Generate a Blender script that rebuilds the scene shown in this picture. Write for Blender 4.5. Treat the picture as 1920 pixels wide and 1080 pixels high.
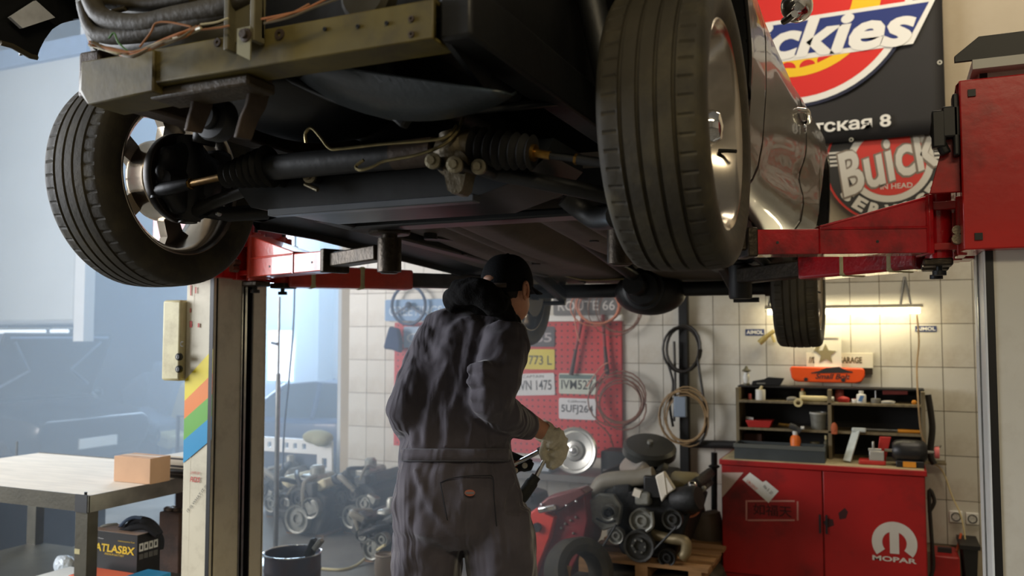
import bpy, bmesh, math, random
from mathutils import Vector, Matrix, Euler
random.seed(11)
for _o in list(bpy.data.objects):
    bpy.data.objects.remove(_o)
S = bpy.context.scene
COL = S.collection
PI = math.pi
rad = math.radians

# ------------------------------------------------------------------ camera
YAW, PITCH = rad(23.8), rad(3.22)
CAM = Vector((0, 0, 1.52))
FZ = -0.15     # floor level
RM = Euler((PI / 2 + PITCH, 0, YAW)).to_matrix()
cd = bpy.data.cameras.new('camera')
cd.sensor_width = 36
cd.lens = 30
cd.clip_start = 0.02
cd.dof.use_dof = True
cd.dof.focus_distance = 2.75
cd.dof.aperture_fstop = 2.8
cam = bpy.data.objects.new('camera', cd)
cam.location = CAM
cam.rotation_euler = (PI / 2 + PITCH, 0, YAW)
COL.objects.link(cam)
S.camera = cam

# ------------------------------------------------------------------ world, daylight, exposure
S.view_settings.view_transform = 'Standard'
S.view_settings.look = 'None'
S.view_settings.exposure = 0.35
S.view_settings.gamma = 1.0
S.view_settings.use_curve_mapping = False
w = bpy.data.worlds.new('world')
S.world = w
w.use_nodes = True
w.node_tree.nodes['Background'].inputs[0].default_value = (0.62, 0.78, 1.0, 1)
w.node_tree.nodes['Background'].inputs[1].default_value = 0.5
S.cycles.use_denoising = True
S.cycles.max_bounces = 6
S.cycles.diffuse_bounces = 4
S.cycles.glossy_bounces = 3
S.cycles.volume_bounces = 1
S.cycles.volume_step_rate = 4.0
S.cycles.sample_clamp_indirect = 6.0
S.cycles.sample_clamp_direct = 12.0


def area(name, loc, target, sx, sy, watts, col):
    l = bpy.data.lights.new(name, 'AREA')
    l.shape = 'RECTANGLE'
    l.size, l.size_y = sx, sy
    l.energy = watts
    l.color = col
    o = bpy.data.objects.new(name, l)
    o.location = loc
    o.rotation_euler = (Vector(target) - Vector(loc)).to_track_quat('-Z', 'Y').to_euler()
    COL.objects.link(o)
    return o


# daylight through the big window in the side wall, and the windows of the far bay
area('daylight_side_window', (-8.75, 0.1, 2.7), (-2.0, 2.9, 1.4), 4.4, 3.0, 640, (0.92, 0.95, 1.0))
area('daylight_bay_window', (-8.2, 10.30, 2.6), (-4.0, 3.0, 1.2), 2.6, 2.8, 640, (0.48, 0.71, 1.0))
area('bay_overhead_light', (-6.9, 8.6, 5.0), (-6.6, 7.4, 0), 3.4, 2.2, 170, (0.50, 0.72, 1.0))  # bluish area light below the closed ceiling, no opening above it
# added warm fill lights under the ceiling; no such lamps are seen
area('fill_light_front', (1.6, -2.2, 4.9), (-1.0, 2.6, 1.2), 2.4, 0.6, 85, (1.0, 0.84, 0.56))
area('fill_light_back', (0.6, 4.9, 4.9), (0.0, 6.2, 0.6), 2.4, 0.4, 46, (1.0, 0.86, 0.66))

# ------------------------------------------------------------------ helpers


def ray(px, py):
    return RM @ Vector(((px - 960) / 1600, -(py - 540) / 1600, -1))


def U(px, py, X=None, Y=None, Z=None, D=None):
    r = ray(px, py)
    if D is not None:
        t = D
    elif X is not None:
        t = (X - CAM.x) / r.x
    elif Y is not None:
        t = (Y - CAM.y) / r.y
    else:
        t = (Z - CAM.z) / r.z
    return CAM + r * t


def C(r, g, b):
    def f(x):
        x /= 255.0
        return x / 12.92 if x <= 0.04045 else ((x + 0.055) / 1.055) ** 2.4
    return (f(r), f(g), f(b), 1)


_mats = {}


def M(name, col=(128, 128, 128), rough=0.6, metal=0.0, var=0.0, scale=6.0, bump=0.0, bscale=60.0,
      coat=0.0, emit=0.0, stretch=None, dirt=None, dirt_amt=0.0, dscale=3.0, spec=0.5, bdist=0.01, trans=0.0):
    if name in _mats:
        return _mats[name]
    m = bpy.data.materials.new(name)
    m.use_nodes = True
    nt = m.node_tree
    N, L = nt.nodes, nt.links
    b = N['Principled BSDF']
    base = C(*col)
    b.inputs['Base Color'].default_value = base
    b.inputs['Roughness'].default_value = rough
    b.inputs['Metallic'].default_value = metal
    b.inputs['Specular IOR Level'].default_value = spec
    b.inputs['Coat Weight'].default_value = coat
    b.inputs['Transmission Weight'].default_value = trans
    if emit:
        b.inputs['Emission Color'].default_value = base
        b.inputs['Emission Strength'].default_value = emit
    tc = N.new('ShaderNodeTexCoord')
    mp = N.new('ShaderNodeMapping')
    L.new(tc.outputs['Object'], mp.inputs[0])
    if stretch:
        mp.inputs['Scale'].default_value = stretch
    colout = None
    if var:
        nz = N.new('ShaderNodeTexNoise')
        nz.inputs['Scale'].default_value = scale
        nz.inputs['Detail'].default_value = 5
        L.new(mp.outputs[0], nz.inputs['Vector'])
        rp = N.new('ShaderNodeValToRGB')
        rp.color_ramp.elements[0].position = 0.3
        rp.color_ramp.elements[1].position = 0.7
        rp.color_ramp.elements[0].color = tuple(max(0, c * (1 - var)) for c in base[:3]) + (1,)
        rp.color_ramp.elements[1].color = tuple(min(1, c * (1 + var * 0.8)) for c in base[:3]) + (1,)
        L.new(nz.outputs[0], rp.inputs[0])
        colout = rp.outputs[0]
    if dirt:
        nz = N.new('ShaderNodeTexNoise')
        nz.inputs['Scale'].default_value = dscale
        nz.inputs['Detail'].default_value = 8
        nz.inputs['Roughness'].default_value = 0.65
        L.new(tc.outputs['Object'], nz.inputs['Vector'])
        rp = N.new('ShaderNodeValToRGB')
        rp.color_ramp.elements[0].position = 0.48
        rp.color_ramp.elements[1].position = 0.72
        rp.color_ramp.elements[1].color = (dirt_amt,) * 3 + (1,)
        L.new(nz.outputs[0], rp.inputs[0])
        mx = N.new('ShaderNodeMix')
        mx.data_type = 'RGBA'
        L.new(rp.outputs[0], mx.inputs[0])
        if colout:
            L.new(colout, mx.inputs[6])
        else:
            mx.inputs[6].default_value = base
        mx.inputs[7].default_value = C(*dirt)
        colout = mx.outputs[2]
    if colout:
        L.new(colout, b.inputs['Base Color'])
    if bump:
        nb = N.new('ShaderNodeTexNoise')
        nb.inputs['Scale'].default_value = bscale
        nb.inputs['Detail'].default_value = 4
        L.new(mp.outputs[0], nb.inputs['Vector'])
        bp = N.new('ShaderNodeBump')
        bp.inputs['Strength'].default_value = bump
        bp.inputs['Distance'].default_value = bdist
        L.new(nb.outputs[0], bp.inputs['Height'])
        L.new(bp.outputs[0], b.inputs['Normal'])
    _mats[name] = m
    return m


class MB:
    def __init__(s):
        s.v, s.f, s.mi = [], [], []
        s.m = 0

    def add(s, vs, fs):
        k = len(s.v)
        s.v += [Vector(p) for p in vs]
        for f in fs:
            s.f.append([i + k for i in f])
            s.mi.append(s.m)
        return s

    def box(s, c, size, R=None):
        c = Vector(c)
        hx, hy, hz = size[0] / 2, size[1] / 2, size[2] / 2
        ps = [Vector((x, y, z)) for z in (-hz, hz) for y in (-hy, hy) for x in (-hx, hx)]
        if R is not None:
            ps = [R @ p for p in ps]
        return s.add([p + c for p in ps], [(0, 2, 3, 1), (4, 5, 7, 6), (0, 1, 5, 4), (2, 6, 7, 3), (0, 4, 6, 2), (1, 3, 7, 5)])

    def mm(s, x0, x1, y0, y1, z0, z1):
        return s.box(((x0 + x1) / 2, (y0 + y1) / 2, (z0 + z1) / 2), (abs(x1 - x0), abs(y1 - y0), abs(z1 - z0)))

    def beam(s, p0, p1, wd, ht, up=(0, 0, 1), w1=None, h1=None):
        """box beam from p0 to p1 (centres of its ends), wd across, ht along up; may taper"""
        p0, p1, up = Vector(p0), Vector(p1), Vector(up)
        d = (p1 - p0).normalized()
        side = d.cross(up).normalized()
        up = side.cross(d).normalized()
        w1 = wd if w1 is None else w1
        h1 = ht if h1 is None else h1
        vs = []
        for p, a, h in ((p0, wd, ht), (p1, w1, h1)):
            for sy, sx in ((-1, -1), (-1, 1), (1, 1), (1, -1)):
                vs.append(p + side * sx * a / 2 + up * sy * h / 2)
        return s.add(vs, [(3, 2, 1, 0), (4, 5, 6, 7), (0, 1, 5, 4), (1, 2, 6, 5), (2, 3, 7, 6), (3, 0, 4, 7)])

    def tube(s, path, r, n=8, cap=True, closed=False):
        path = [Vector(p) for p in path]
        m = len(path)
        rs = r if isinstance(r, (list, tuple)) else [r] * m
        k = len(s.v)
        t0 = (path[1] - path[0]).normalized()
        a = t0.orthogonal().normalized()
        for i, p in enumerate(path):
            if closed:
                t = (path[(i + 1) % m] - path[i - 1]).normalized()
            else:
                t = (path[min(i + 1, m - 1)] - path[max(i - 1, 0)]).normalized()
            a = (a - t * a.dot(t))
            a = a.normalized() if a.length > 1e-6 else t.orthogonal().normalized()
            b = t.cross(a)
            for j in range(n):
                th = 2 * PI * j / n
                s.v.append(p + (a * math.cos(th) + b * math.sin(th)) * rs[i])
        for i in range(m if closed else m - 1):
            i2 = (i + 1) % m
            for j in range(n):
                j2 = (j + 1) % n
                s.f.append([k + i * n + j, k + i * n + j2, k + i2 * n + j2, k + i2 * n + j])
                s.mi.append(s.m)
        if cap and not closed:
            s.f.append([k + j for j in range(n)][::-1]); s.mi.append(s.m)
            s.f.append([k + (m - 1) * n + j for j in range(n)]); s.mi.append(s.m)
        return s

    def cyl(s, p0, p1, r, n=16, r1=None):
        return s.tube([p0, p1], [r, r if r1 is None else r1], n)

    def lathe(s, prof, o, axis, n=32, fn=None, closed=False):
        """prof: list of (radius, height along axis)"""
        o, ax = Vector(o), Vector(axis).normalized()
        a = ax.orthogonal().normalized()
        if abs(ax.z) < 0.9:
            a = (Vector((0, 0, 1)) - ax * ax.z).normalized()
        b = ax.cross(a)
        k = len(s.v)
        m = len(prof)
        for j in range(n):
            th = 2 * PI * j / n
            e = a * math.cos(th) + b * math.sin(th)
            for i, (r, h) in enumerate(prof):
                rr = r + (fn(i, j) if fn else 0)
                s.v.append(o + e * rr + ax * h)
        for j in range(n):
            j2 = (j + 1) % n
            for i in range(m if closed else m - 1):
                i2 = (i + 1) % m
                s.f.append([k + j * m + i, k + j2 * m + i, k + j2 * m + i2, k + j * m + i2])
                s.mi.append(s.m)
        return s

    def prism(s, poly, o, ux, uy, depth):
        """polygon of (a, b) in the plane o + a*ux + b*uy, pushed by depth along ux x uy"""
        o, ux, uy = Vector(o), Vector(ux), Vector(uy)
        nn = ux.cross(uy).normalized() * depth
        n = len(poly)
        A = [o + ux * a + uy * b for a, b in poly]
        vs = A + [p + nn for p in A]
        fs = [list(range(n))[::-1], list(range(n, 2 * n))]
        for i in range(n):
            j = (i + 1) % n
            fs.append([i, j, n + j, n + i])
        return s.add(vs, fs)

    def strip(s, outer, inner, o, ux, uy, depth, closed=False):
        """ring between two polylines"""
        o, ux, uy = Vector(o), Vector(ux), Vector(uy)
        nn = ux.cross(uy).normalized() * depth
        n = len(outer)
        vs = []
        for q in (outer, inner):
            vs += [o + ux * a + uy * b for a, b in q]
        vs += [p + nn for p in vs]
        fs = []
        for i in range(n if closed else n - 1):
            j = (i + 1) % n
            fs += [[i, n + i, n + j, j], [2 * n + i, 2 * n + j, 3 * n + j, 3 * n + i],
                   [i, j, 2 * n + j, 2 * n + i], [n + i, 3 * n + i, 3 * n + j, n + j]]
        return s.add(vs, fs)

    def ball(s, c, r, n=16, m=10, R=None):
        c = Vector(c)
        r = r if isinstance(r, (list, tuple)) else (r, r, r)
        k = len(s.v)
        for i in range(m + 1):
            ph = PI * i / m
            for j in range(n):
                th = 2 * PI * j / n
                p = Vector((r[0] * math.sin(ph) * math.cos(th), r[1] * math.sin(ph) * math.sin(th), r[2] * math.cos(ph)))
                s.v.append(c + (R @ p if R is not None else p))
        for i in range(m):
            for j in range(n):
                j2 = (j + 1) % n
                s.f.append([k + i * n + j, k + (i + 1) * n + j, k + (i + 1) * n + j2, k + i * n + j2])
                s.mi.append(s.m)
        return s

    def loft(s, rings, cap=True):
        n = len(rings[0])
        k = len(s.v)
        for r in rings:
            s.v += [Vector(p) for p in r]
        for i in range(len(rings) - 1):
            for j in range(n):
                j2 = (j + 1) % n
                s.f.append([k + i * n + j, k + i * n + j2, k + (i + 1) * n + j2, k + (i + 1) * n + j])
                s.mi.append(s.m)
        if cap:
            s.f.append([k + j for j in range(n)][::-1]); s.mi.append(s.m)
            s.f.append([k + (len(rings) - 1) * n + j for j in range(n)]); s.mi.append(s.m)
        return s

    def grid(s, rows):
        n = len(rows[0])
        k = len(s.v)
        for r in rows:
            s.v += [Vector(p) for p in r]
        for i in range(len(rows) - 1):
            for j in range(n - 1):
                s.f.append([k + i * n + j, k + i * n + j + 1, k + (i + 1) * n + j + 1, k + (i + 1) * n + j])
                s.mi.append(s.m)
        return s

    def mesh(s, name, mats, ang=38, fix=True):
        me = bpy.data.meshes.new(name)
        me.from_pydata([tuple(p) for p in s.v], [], s.f)
        if not isinstance(mats, (list, tuple)):
            mats = [mats]
        for m in mats:
            me.materials.append(m)
        if len(mats) > 1:
            me.polygons.foreach_set('material_index', s.mi)
        if fix:
            bm = bmesh.new()
            bm.from_mesh(me)
            bmesh.ops.remove_doubles(bm, verts=bm.verts, dist=1e-6)
            bmesh.ops.recalc_face_normals(bm, faces=bm.faces)
            bm.to_mesh(me)
            bm.free()
        me.polygons.foreach_set('use_smooth', [True] * len(me.polygons))
        me.set_sharp_from_angle(angle=rad(ang))
        me.update()
        return me

    def build(s, name, mats, parent=None, bevel=0.0, ang=38, seg=2, label=None, fix=True):
        me = s.mesh(name, mats, ang, fix)
        o = bpy.data.objects.new(name, me)
        COL.objects.link(o)
        if parent is not None:
            adopt(o, parent)
        else:
            center_origin(o)
        if bevel:
            bv = o.modifiers.new('bevel', 'BEVEL')
            bv.width = bevel
            bv.segments = seg
            bv.limit_method = 'ANGLE'
            bv.angle_limit = rad(40)
            bv.harden_normals = False
        if label:
            o['label'] = label
        return o


_world = {}


def adopt(o, parent):
    o.parent = parent
    mw = _world.get(parent.name)
    if mw is not None:
        o.matrix_parent_inverse = mw.inverted()
    _world[o.name] = Matrix.Identity(4)


def center_origin(o):
    """object origin to the base centre of its own mesh"""
    me = o.data
    xs = [v.co for v in me.vertices]
    lo = Vector((min(p.x for p in xs), min(p.y for p in xs), min(p.z for p in xs)))
    hi = Vector((max(p.x for p in xs), max(p.y for p in xs), max(p.z for p in xs)))
    c = Vector(((lo.x + hi.x) / 2, (lo.y + hi.y) / 2, lo.z))
    me.transform(Matrix.Translation(-c))
    o.location = c
    _world[o.name] = Matrix.Translation(c)


def tag(o, label, cat, group=None, kind=None):
    o['label'] = label
    o['category'] = cat
    if group:
        o['group'] = group
    if kind:
        o['kind'] = kind
    return o


def thing(name, label, cat, loc=(0, 0, 0), group=None):
    o = bpy.data.objects.new(name, None)
    COL.objects.link(o)
    o.location = loc
    o.empty_display_size = 0.1
    _world[o.name] = Matrix.Translation(Vector(loc))
    return tag(o, label, cat, group)


def struct(o, label=None):
    o['kind'] = 'structure'
    if label:
        o['label'] = label
    return o


def lettering(txt, w_, h_, o, ux, uy, mat, parent, bold=0.0, shear=0.0, name='lettering', thick=0.0012):
    """flat print: text fitted to a box w_ x h_ centred on o in the plane ux, uy"""
    cu = bpy.data.curves.new('txt', 'FONT')
    cu.body = txt
    cu.offset = bold
    cu.shear = shear
    cu.extrude = 0.0
    cu.resolution_u = 3
    to = bpy.data.objects.new('txt', cu)
    COL.objects.link(to)
    dg = bpy.context.evaluated_depsgraph_get()
    me = bpy.data.meshes.new_from_object(to.evaluated_get(dg))
    bpy.data.objects.remove(to)
    xs = [v.co.x for v in me.vertices]
    ys = [v.co.y for v in me.vertices]
    if not xs:
        return None
    x0, x1, y0, y1 = min(xs), max(xs), min(ys), max(ys)
    sx, sy = w_ / (x1 - x0), h_ / (y1 - y0)
    o, ux, uy = Vector(o), Vector(ux).normalized(), Vector(uy).normalized()
    nn = ux.cross(uy).normalized() * thick
    for v in me.vertices:
        v.co = o + ux * ((v.co.x - (x0 + x1) / 2) * sx) + uy * ((v.co.y - (y0 + y1) / 2) * sy) + nn
    me.name = name
    me.materials.clear()
    me.materials.append(mat)
    ob = bpy.data.objects.new(name, me)
    COL.objects.link(ob)
    adopt(ob, parent)
    return ob


def copy_tree(o, parent=None, delta=None):
    c = o.copy()
    COL.objects.link(c)
    if parent is not None:
        c.parent = parent
    _world[c.name] = _world.get(o.name, Matrix.Identity(4)).copy()
    for ch in [x for x in bpy.data.objects if x.parent == o]:
        copy_tree(ch, c)
    return c


def mod_remesh(o, vox, smooth=4, fac=0.5):
    r = o.modifiers.new('remesh', 'REMESH')
    r.mode = 'VOXEL'
    r.voxel_size = vox
    r.use_smooth_shade = True
    s = o.modifiers.new('smooth', 'SMOOTH')
    s.factor = fac
    s.iterations = smooth
    return o


def arc(cx, cy, r, a0, a1, n, ry=None):
    ry = r if ry is None else ry
    return [(cx + r * math.cos(rad(a0 + (a1 - a0) * i / n)), cy + ry * math.sin(rad(a0 + (a1 - a0) * i / n))) for i in range(n + 1)]


def spline(pts, k=6):
    """Catmull-Rom through points"""
    pts = [Vector(p) for p in pts]
    out = []
    for i in range(len(pts) - 1):
        p0 = pts[max(i - 1, 0)]; p1 = pts[i]; p2 = pts[i + 1]; p3 = pts[min(i + 2, len(pts) - 1)]
        for j in range(k):
            t = j / k
            out.append(0.5 * ((2 * p1) + (p2 - p0) * t + (2 * p0 - 5 * p1 + 4 * p2 - p3) * t * t + (-p0 + 3 * p1 - 3 * p2 + p3) * t ** 3))
    out.append(pts[-1])
    return out


EX, EY, EZ = Vector((1, 0, 0)), Vector((0, 1, 0)), Vector((0, 0, 1))
# ------------------------------------------------------------------ setting
concrete = M('concrete', (120, 116, 108), 0.75, var=0.25, scale=2.2, bump=0.15, bscale=30, dirt=(58, 54, 48), dirt_amt=0.8, dscale=1.3)
plaster = M('plaster_warm', (170, 158, 136), 0.85, var=0.08, scale=1.6, bump=0.1, bscale=40, dirt=(150, 134, 108), dirt_amt=0.5, dscale=0.9)
plaster_cool = M('plaster_white', (200, 205, 208), 0.85, var=0.06, scale=1.5, bump=0.08, bscale=40)
grout = M('grout', (120, 108, 90), 0.9)
tile_m = M('tile_glaze', (208, 205, 194), 0.32, var=0.05, scale=2.0, dirt=(150, 132, 104), dirt_amt=0.55, dscale=1.7)
bluepaint = M('blue_paint', (110, 136, 172), 0.6, var=0.1)
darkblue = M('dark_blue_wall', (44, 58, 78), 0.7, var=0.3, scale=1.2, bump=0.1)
YW = 6.62

struct(MB().mm(-12.2, 4.8, -6.2, 10.8, FZ - 0.12, FZ).build('floor', concrete), 'stained grey concrete workshop floor')
struct(MB().mm(-12.2, 4.8, -6.2, 10.8, 5.2, 5.3).build('ceiling', M('ceiling_paint', (150, 148, 142), 0.9)), 'pale painted ceiling')
wb = struct(MB().mm(-4.66, 4.8, YW + 0.012, YW + 0.3, FZ, 5.2).build('wall_back', plaster), 'pale wall clad in cream tiles')
struct(MB().mm(4.6, 4.8, -6.2, YW, FZ, 5.2).build('wall_right', plaster))
struct(MB().mm(-12.2, 4.6, -6.2, -6.0, FZ, 5.2).build('wall_front', plaster))
struct(MB().mm(-4.90, -4.66, YW + 0.3, 10.5, FZ, 5.2).build('wall_return', plaster_cool))
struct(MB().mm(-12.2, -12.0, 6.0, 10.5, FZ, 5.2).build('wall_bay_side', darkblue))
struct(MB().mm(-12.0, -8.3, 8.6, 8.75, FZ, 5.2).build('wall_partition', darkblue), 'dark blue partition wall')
# side wall with the big window opening
wl = MB()
wl.mm(-9.1, -8.9, -6.0, -2.4, FZ, 5.2)
wl.mm(-9.1, -8.9, 2.6, 6.0, FZ, 5.2)
wl.mm(-9.1, -8.9, -2.4, 2.6, FZ, 1.1)
wl.mm(-9.1, -8.9, -2.4, 2.6, 4.3, 5.2)
struct(wl.build('wall_left', plaster_cool))
w2 = struct(MB().mm(-9.06, -8.94, -2.4, 2.6, 1.1, 1.16).mm(-9.06, -8.94, -2.4, 2.6, 4.24, 4.3).mm(-9.06, -8.94, -2.4, -2.34, 1.16, 4.24)
            .mm(-9.06, -8.94, 2.54, 2.6, 1.16, 4.24).build('window_2', plaster_cool))
for yy in (-0.7, 0.9):
    MB().mm(-9.05, -8.96, yy - 0.03, yy + 0.03, 1.16, 4.24).build('mullion', plaster_cool, w2)
# far bay wall with two windows
YB = 10.5
a0, a1 = U(497, 700, Y=YB), U(553, 700, Y=YB)
zlo, zhi = U(525, 720, Y=YB).z, U(525, 614, Y=YB).z
zlo2, zhi2 = U(525, 520, Y=YB).z, U(525, 398, Y=YB).z
wx0, wx1 = a0.x - 0.02, a1.x
wr = MB()
wr.mm(-12, wx0, YB, YB + 0.2, FZ, 5.2)
wr.mm(wx1, -4.66, YB, YB + 0.2, FZ, 5.2)
wr.mm(wx0, wx1, YB, YB + 0.2, FZ, zlo)
wr.mm(wx0, wx1, YB, YB + 0.2, zhi, zlo2)
wr.mm(wx0, wx1, YB, YB + 0.2, zhi2, 5.2)
struct(wr.build('wall_bay', plaster_cool), 'white wall of the far bay')
pane_m = M('lit_pane', (225, 238, 255), 0.3, emit=2.6)
frame_m = M('window_frame', (215, 222, 228), 0.5)
for k, (z0, z1) in enumerate(((zlo, zhi), (zlo2, zhi2))):
    fr = MB()
    t = 0.05
    fr.mm(wx0, wx1, YB + 0.02, YB + 0.1, z0, z0 + t).mm(wx0, wx1, YB + 0.02, YB + 0.1, z1 - t, z1)
    fr.mm(wx0, wx0 + t, YB + 0.02, YB + 0.1, z0 + t, z1 - t).mm(wx1 - t, wx1, YB + 0.02, YB + 0.1, z0 + t, z1 - t)
    wo = struct(fr.build('window_%d' % (3 + k), frame_m), 'bright daylit window in the far bay')
    MB().mm(wx0 + t, wx1 - t, YB + 0.05, YB + 0.06, z0 + t, z1 - t).build('pane', pane_m, wo)
# a pilaster that splits the bay wall
p = U(583, 600, Y=YB)
struct(MB().mm(p.x, p.x + 0.4, YB - 0.35, YB, FZ, 5.2).build('trim_1', plaster_cool))

# tiles of the back wall: each its own piece
tw, th_ = 0.196, 0.302
xj = U(1709, 690, Y=YW).x
zj = U(1709, 688, Y=YW).z
tm = MB().box((0, 0, 0), (tw - 0.005, 0.012, th_ - 0.005)).mesh('tile', tile_m)
xa = xj
while xa - tw > -4.64:
    xa -= tw
zb = zj
while zb - th_ > 0.02:
    zb -= th_
nc = int((1.75 - xa) / tw)
nr = 7
first = True
for i in range(nc):
    for j in range(nr):
        o = bpy.data.objects.new('tile', tm)
        COL.objects.link(o)
        adopt(o, wb)
        o.location = (xa + (i + .5) * tw, YW + 0.006 + random.uniform(-0.0012, 0.0012), zb + (j + .5) * th_)
        o.rotation_euler = (random.uniform(-.004, .004), 0, random.uniform(-.006, .006))
        _world.pop(o.name, None)
# joints behind the tiles
MB().mm(xa, xa + nc * tw, YW + 0.0085, YW + 0.0125, zb, zb + nr * th_).build('grout_bed', grout, wb)

# half raised white roller door on the far side of the shop
YD = 6.0
dx1 = U(141, 500, Y=YD).x
zdb = U(100, 602, Y=YD).z
door = MB().mm(-8.9, dx1, YD, YD + 0.08, zdb, 4.8).build('door_1', M('door_paint', (176, 184, 188), .6, var=.05, scale=1.5), bevel=0.02)
struct(door, 'white roller door raised halfway, with blue painted frame')
MB().tube([(-8.9, YD + 0.03, zdb - 0.01), (dx1, YD + 0.03, zdb - 0.01)], 0.025, 8).build('door_seal', M('seal', (150, 160, 170), 0.6), door)
zb0, zb1 = U(100, 112, Y=YD - 0.03).z, U(100, 78, Y=YD - 0.03).z
MB().mm(-8.9, dx1 + 0.14, YD - 0.06, YD, zb0, zb1).build('door_header', bluepaint, door)
zsp = U(158, 205, Y=YD).z
struct(MB().mm(dx1, dx1 + 0.14, YD, YD + 0.12, zsp, zb0).build('trim_2', bluepaint))
struct(MB().mm(dx1, dx1 + 0.14, YD, YD + 0.12, U(150, 640, Y=YD).z, zsp).build('trim_3', plaster_cool))
struct(MB().mm(-8.9, dx1 + 0.14, YD + 0.0, YD + 0.12, zb1, 5.2).build('wall_lintel', plaster_cool))

# ------------------------------------------------------------------ two post lift
X0 = -1.29
cream = M('cream_paint', (214, 205, 180), 0.5, var=0.06, scale=4, dirt=(150, 136, 108), dirt_amt=0.35, dscale=9, bump=0.04)
cream2 = M('white_paint_worn', (206, 204, 196), 0.5, var=0.05, scale=3, dirt=(150, 140, 124), dirt_amt=0.25, dscale=7, bump=0.04)
black = M('black_metal', (16, 16, 16), 0.5, var=0.3)
rubber = M('rubber_black', (14, 14, 14), 0.75, bump=0.1, bscale=80)
liftred = M('lift_red', (178, 22, 18), 0.3, var=0.12, scale=5, bump=0.08, bscale=22, coat=0.4, dirt=(40, 14, 12), dirt_amt=0.75, dscale=4)
armred = M('arm_red_wet', (172, 18, 28), 0.22, var=0.15, scale=6, bump=0.18, bscale=45, coat=0.6, dirt=(30, 12, 12), dirt_amt=0.8, dscale=7)
armred_lit = M('arm_red_lit', (196, 62, 42), 0.33, var=0.15, scale=6, bump=0.1, bscale=45, coat=0.4, dirt=(90, 30, 22), dirt_amt=0.6, dscale=6)  # left arms: paler copy of arm red, window light put into the colour
greasy = M('greasy_steel', (62, 54, 44), 0.45, metal=0.7, var=0.35, scale=20, bump=0.3, bscale=60)
steel = M('steel', (150, 150, 148), 0.3, metal=1.0, var=0.2, scale=20)
zinc = M('zinc_bolt', (150, 142, 120), 0.4, metal=0.9, var=0.25, scale=60, bump=0.2, bscale=150)
tape = M('masking_tape', (176, 166, 120), 0.7, var=0.15, scale=30)
Zc0, Zc1 = U(1850, 467, Y=3.0).z, U(1850, 145, Y=3.0).z
PH = U(1860, 118, Y=3.06).z


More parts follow.
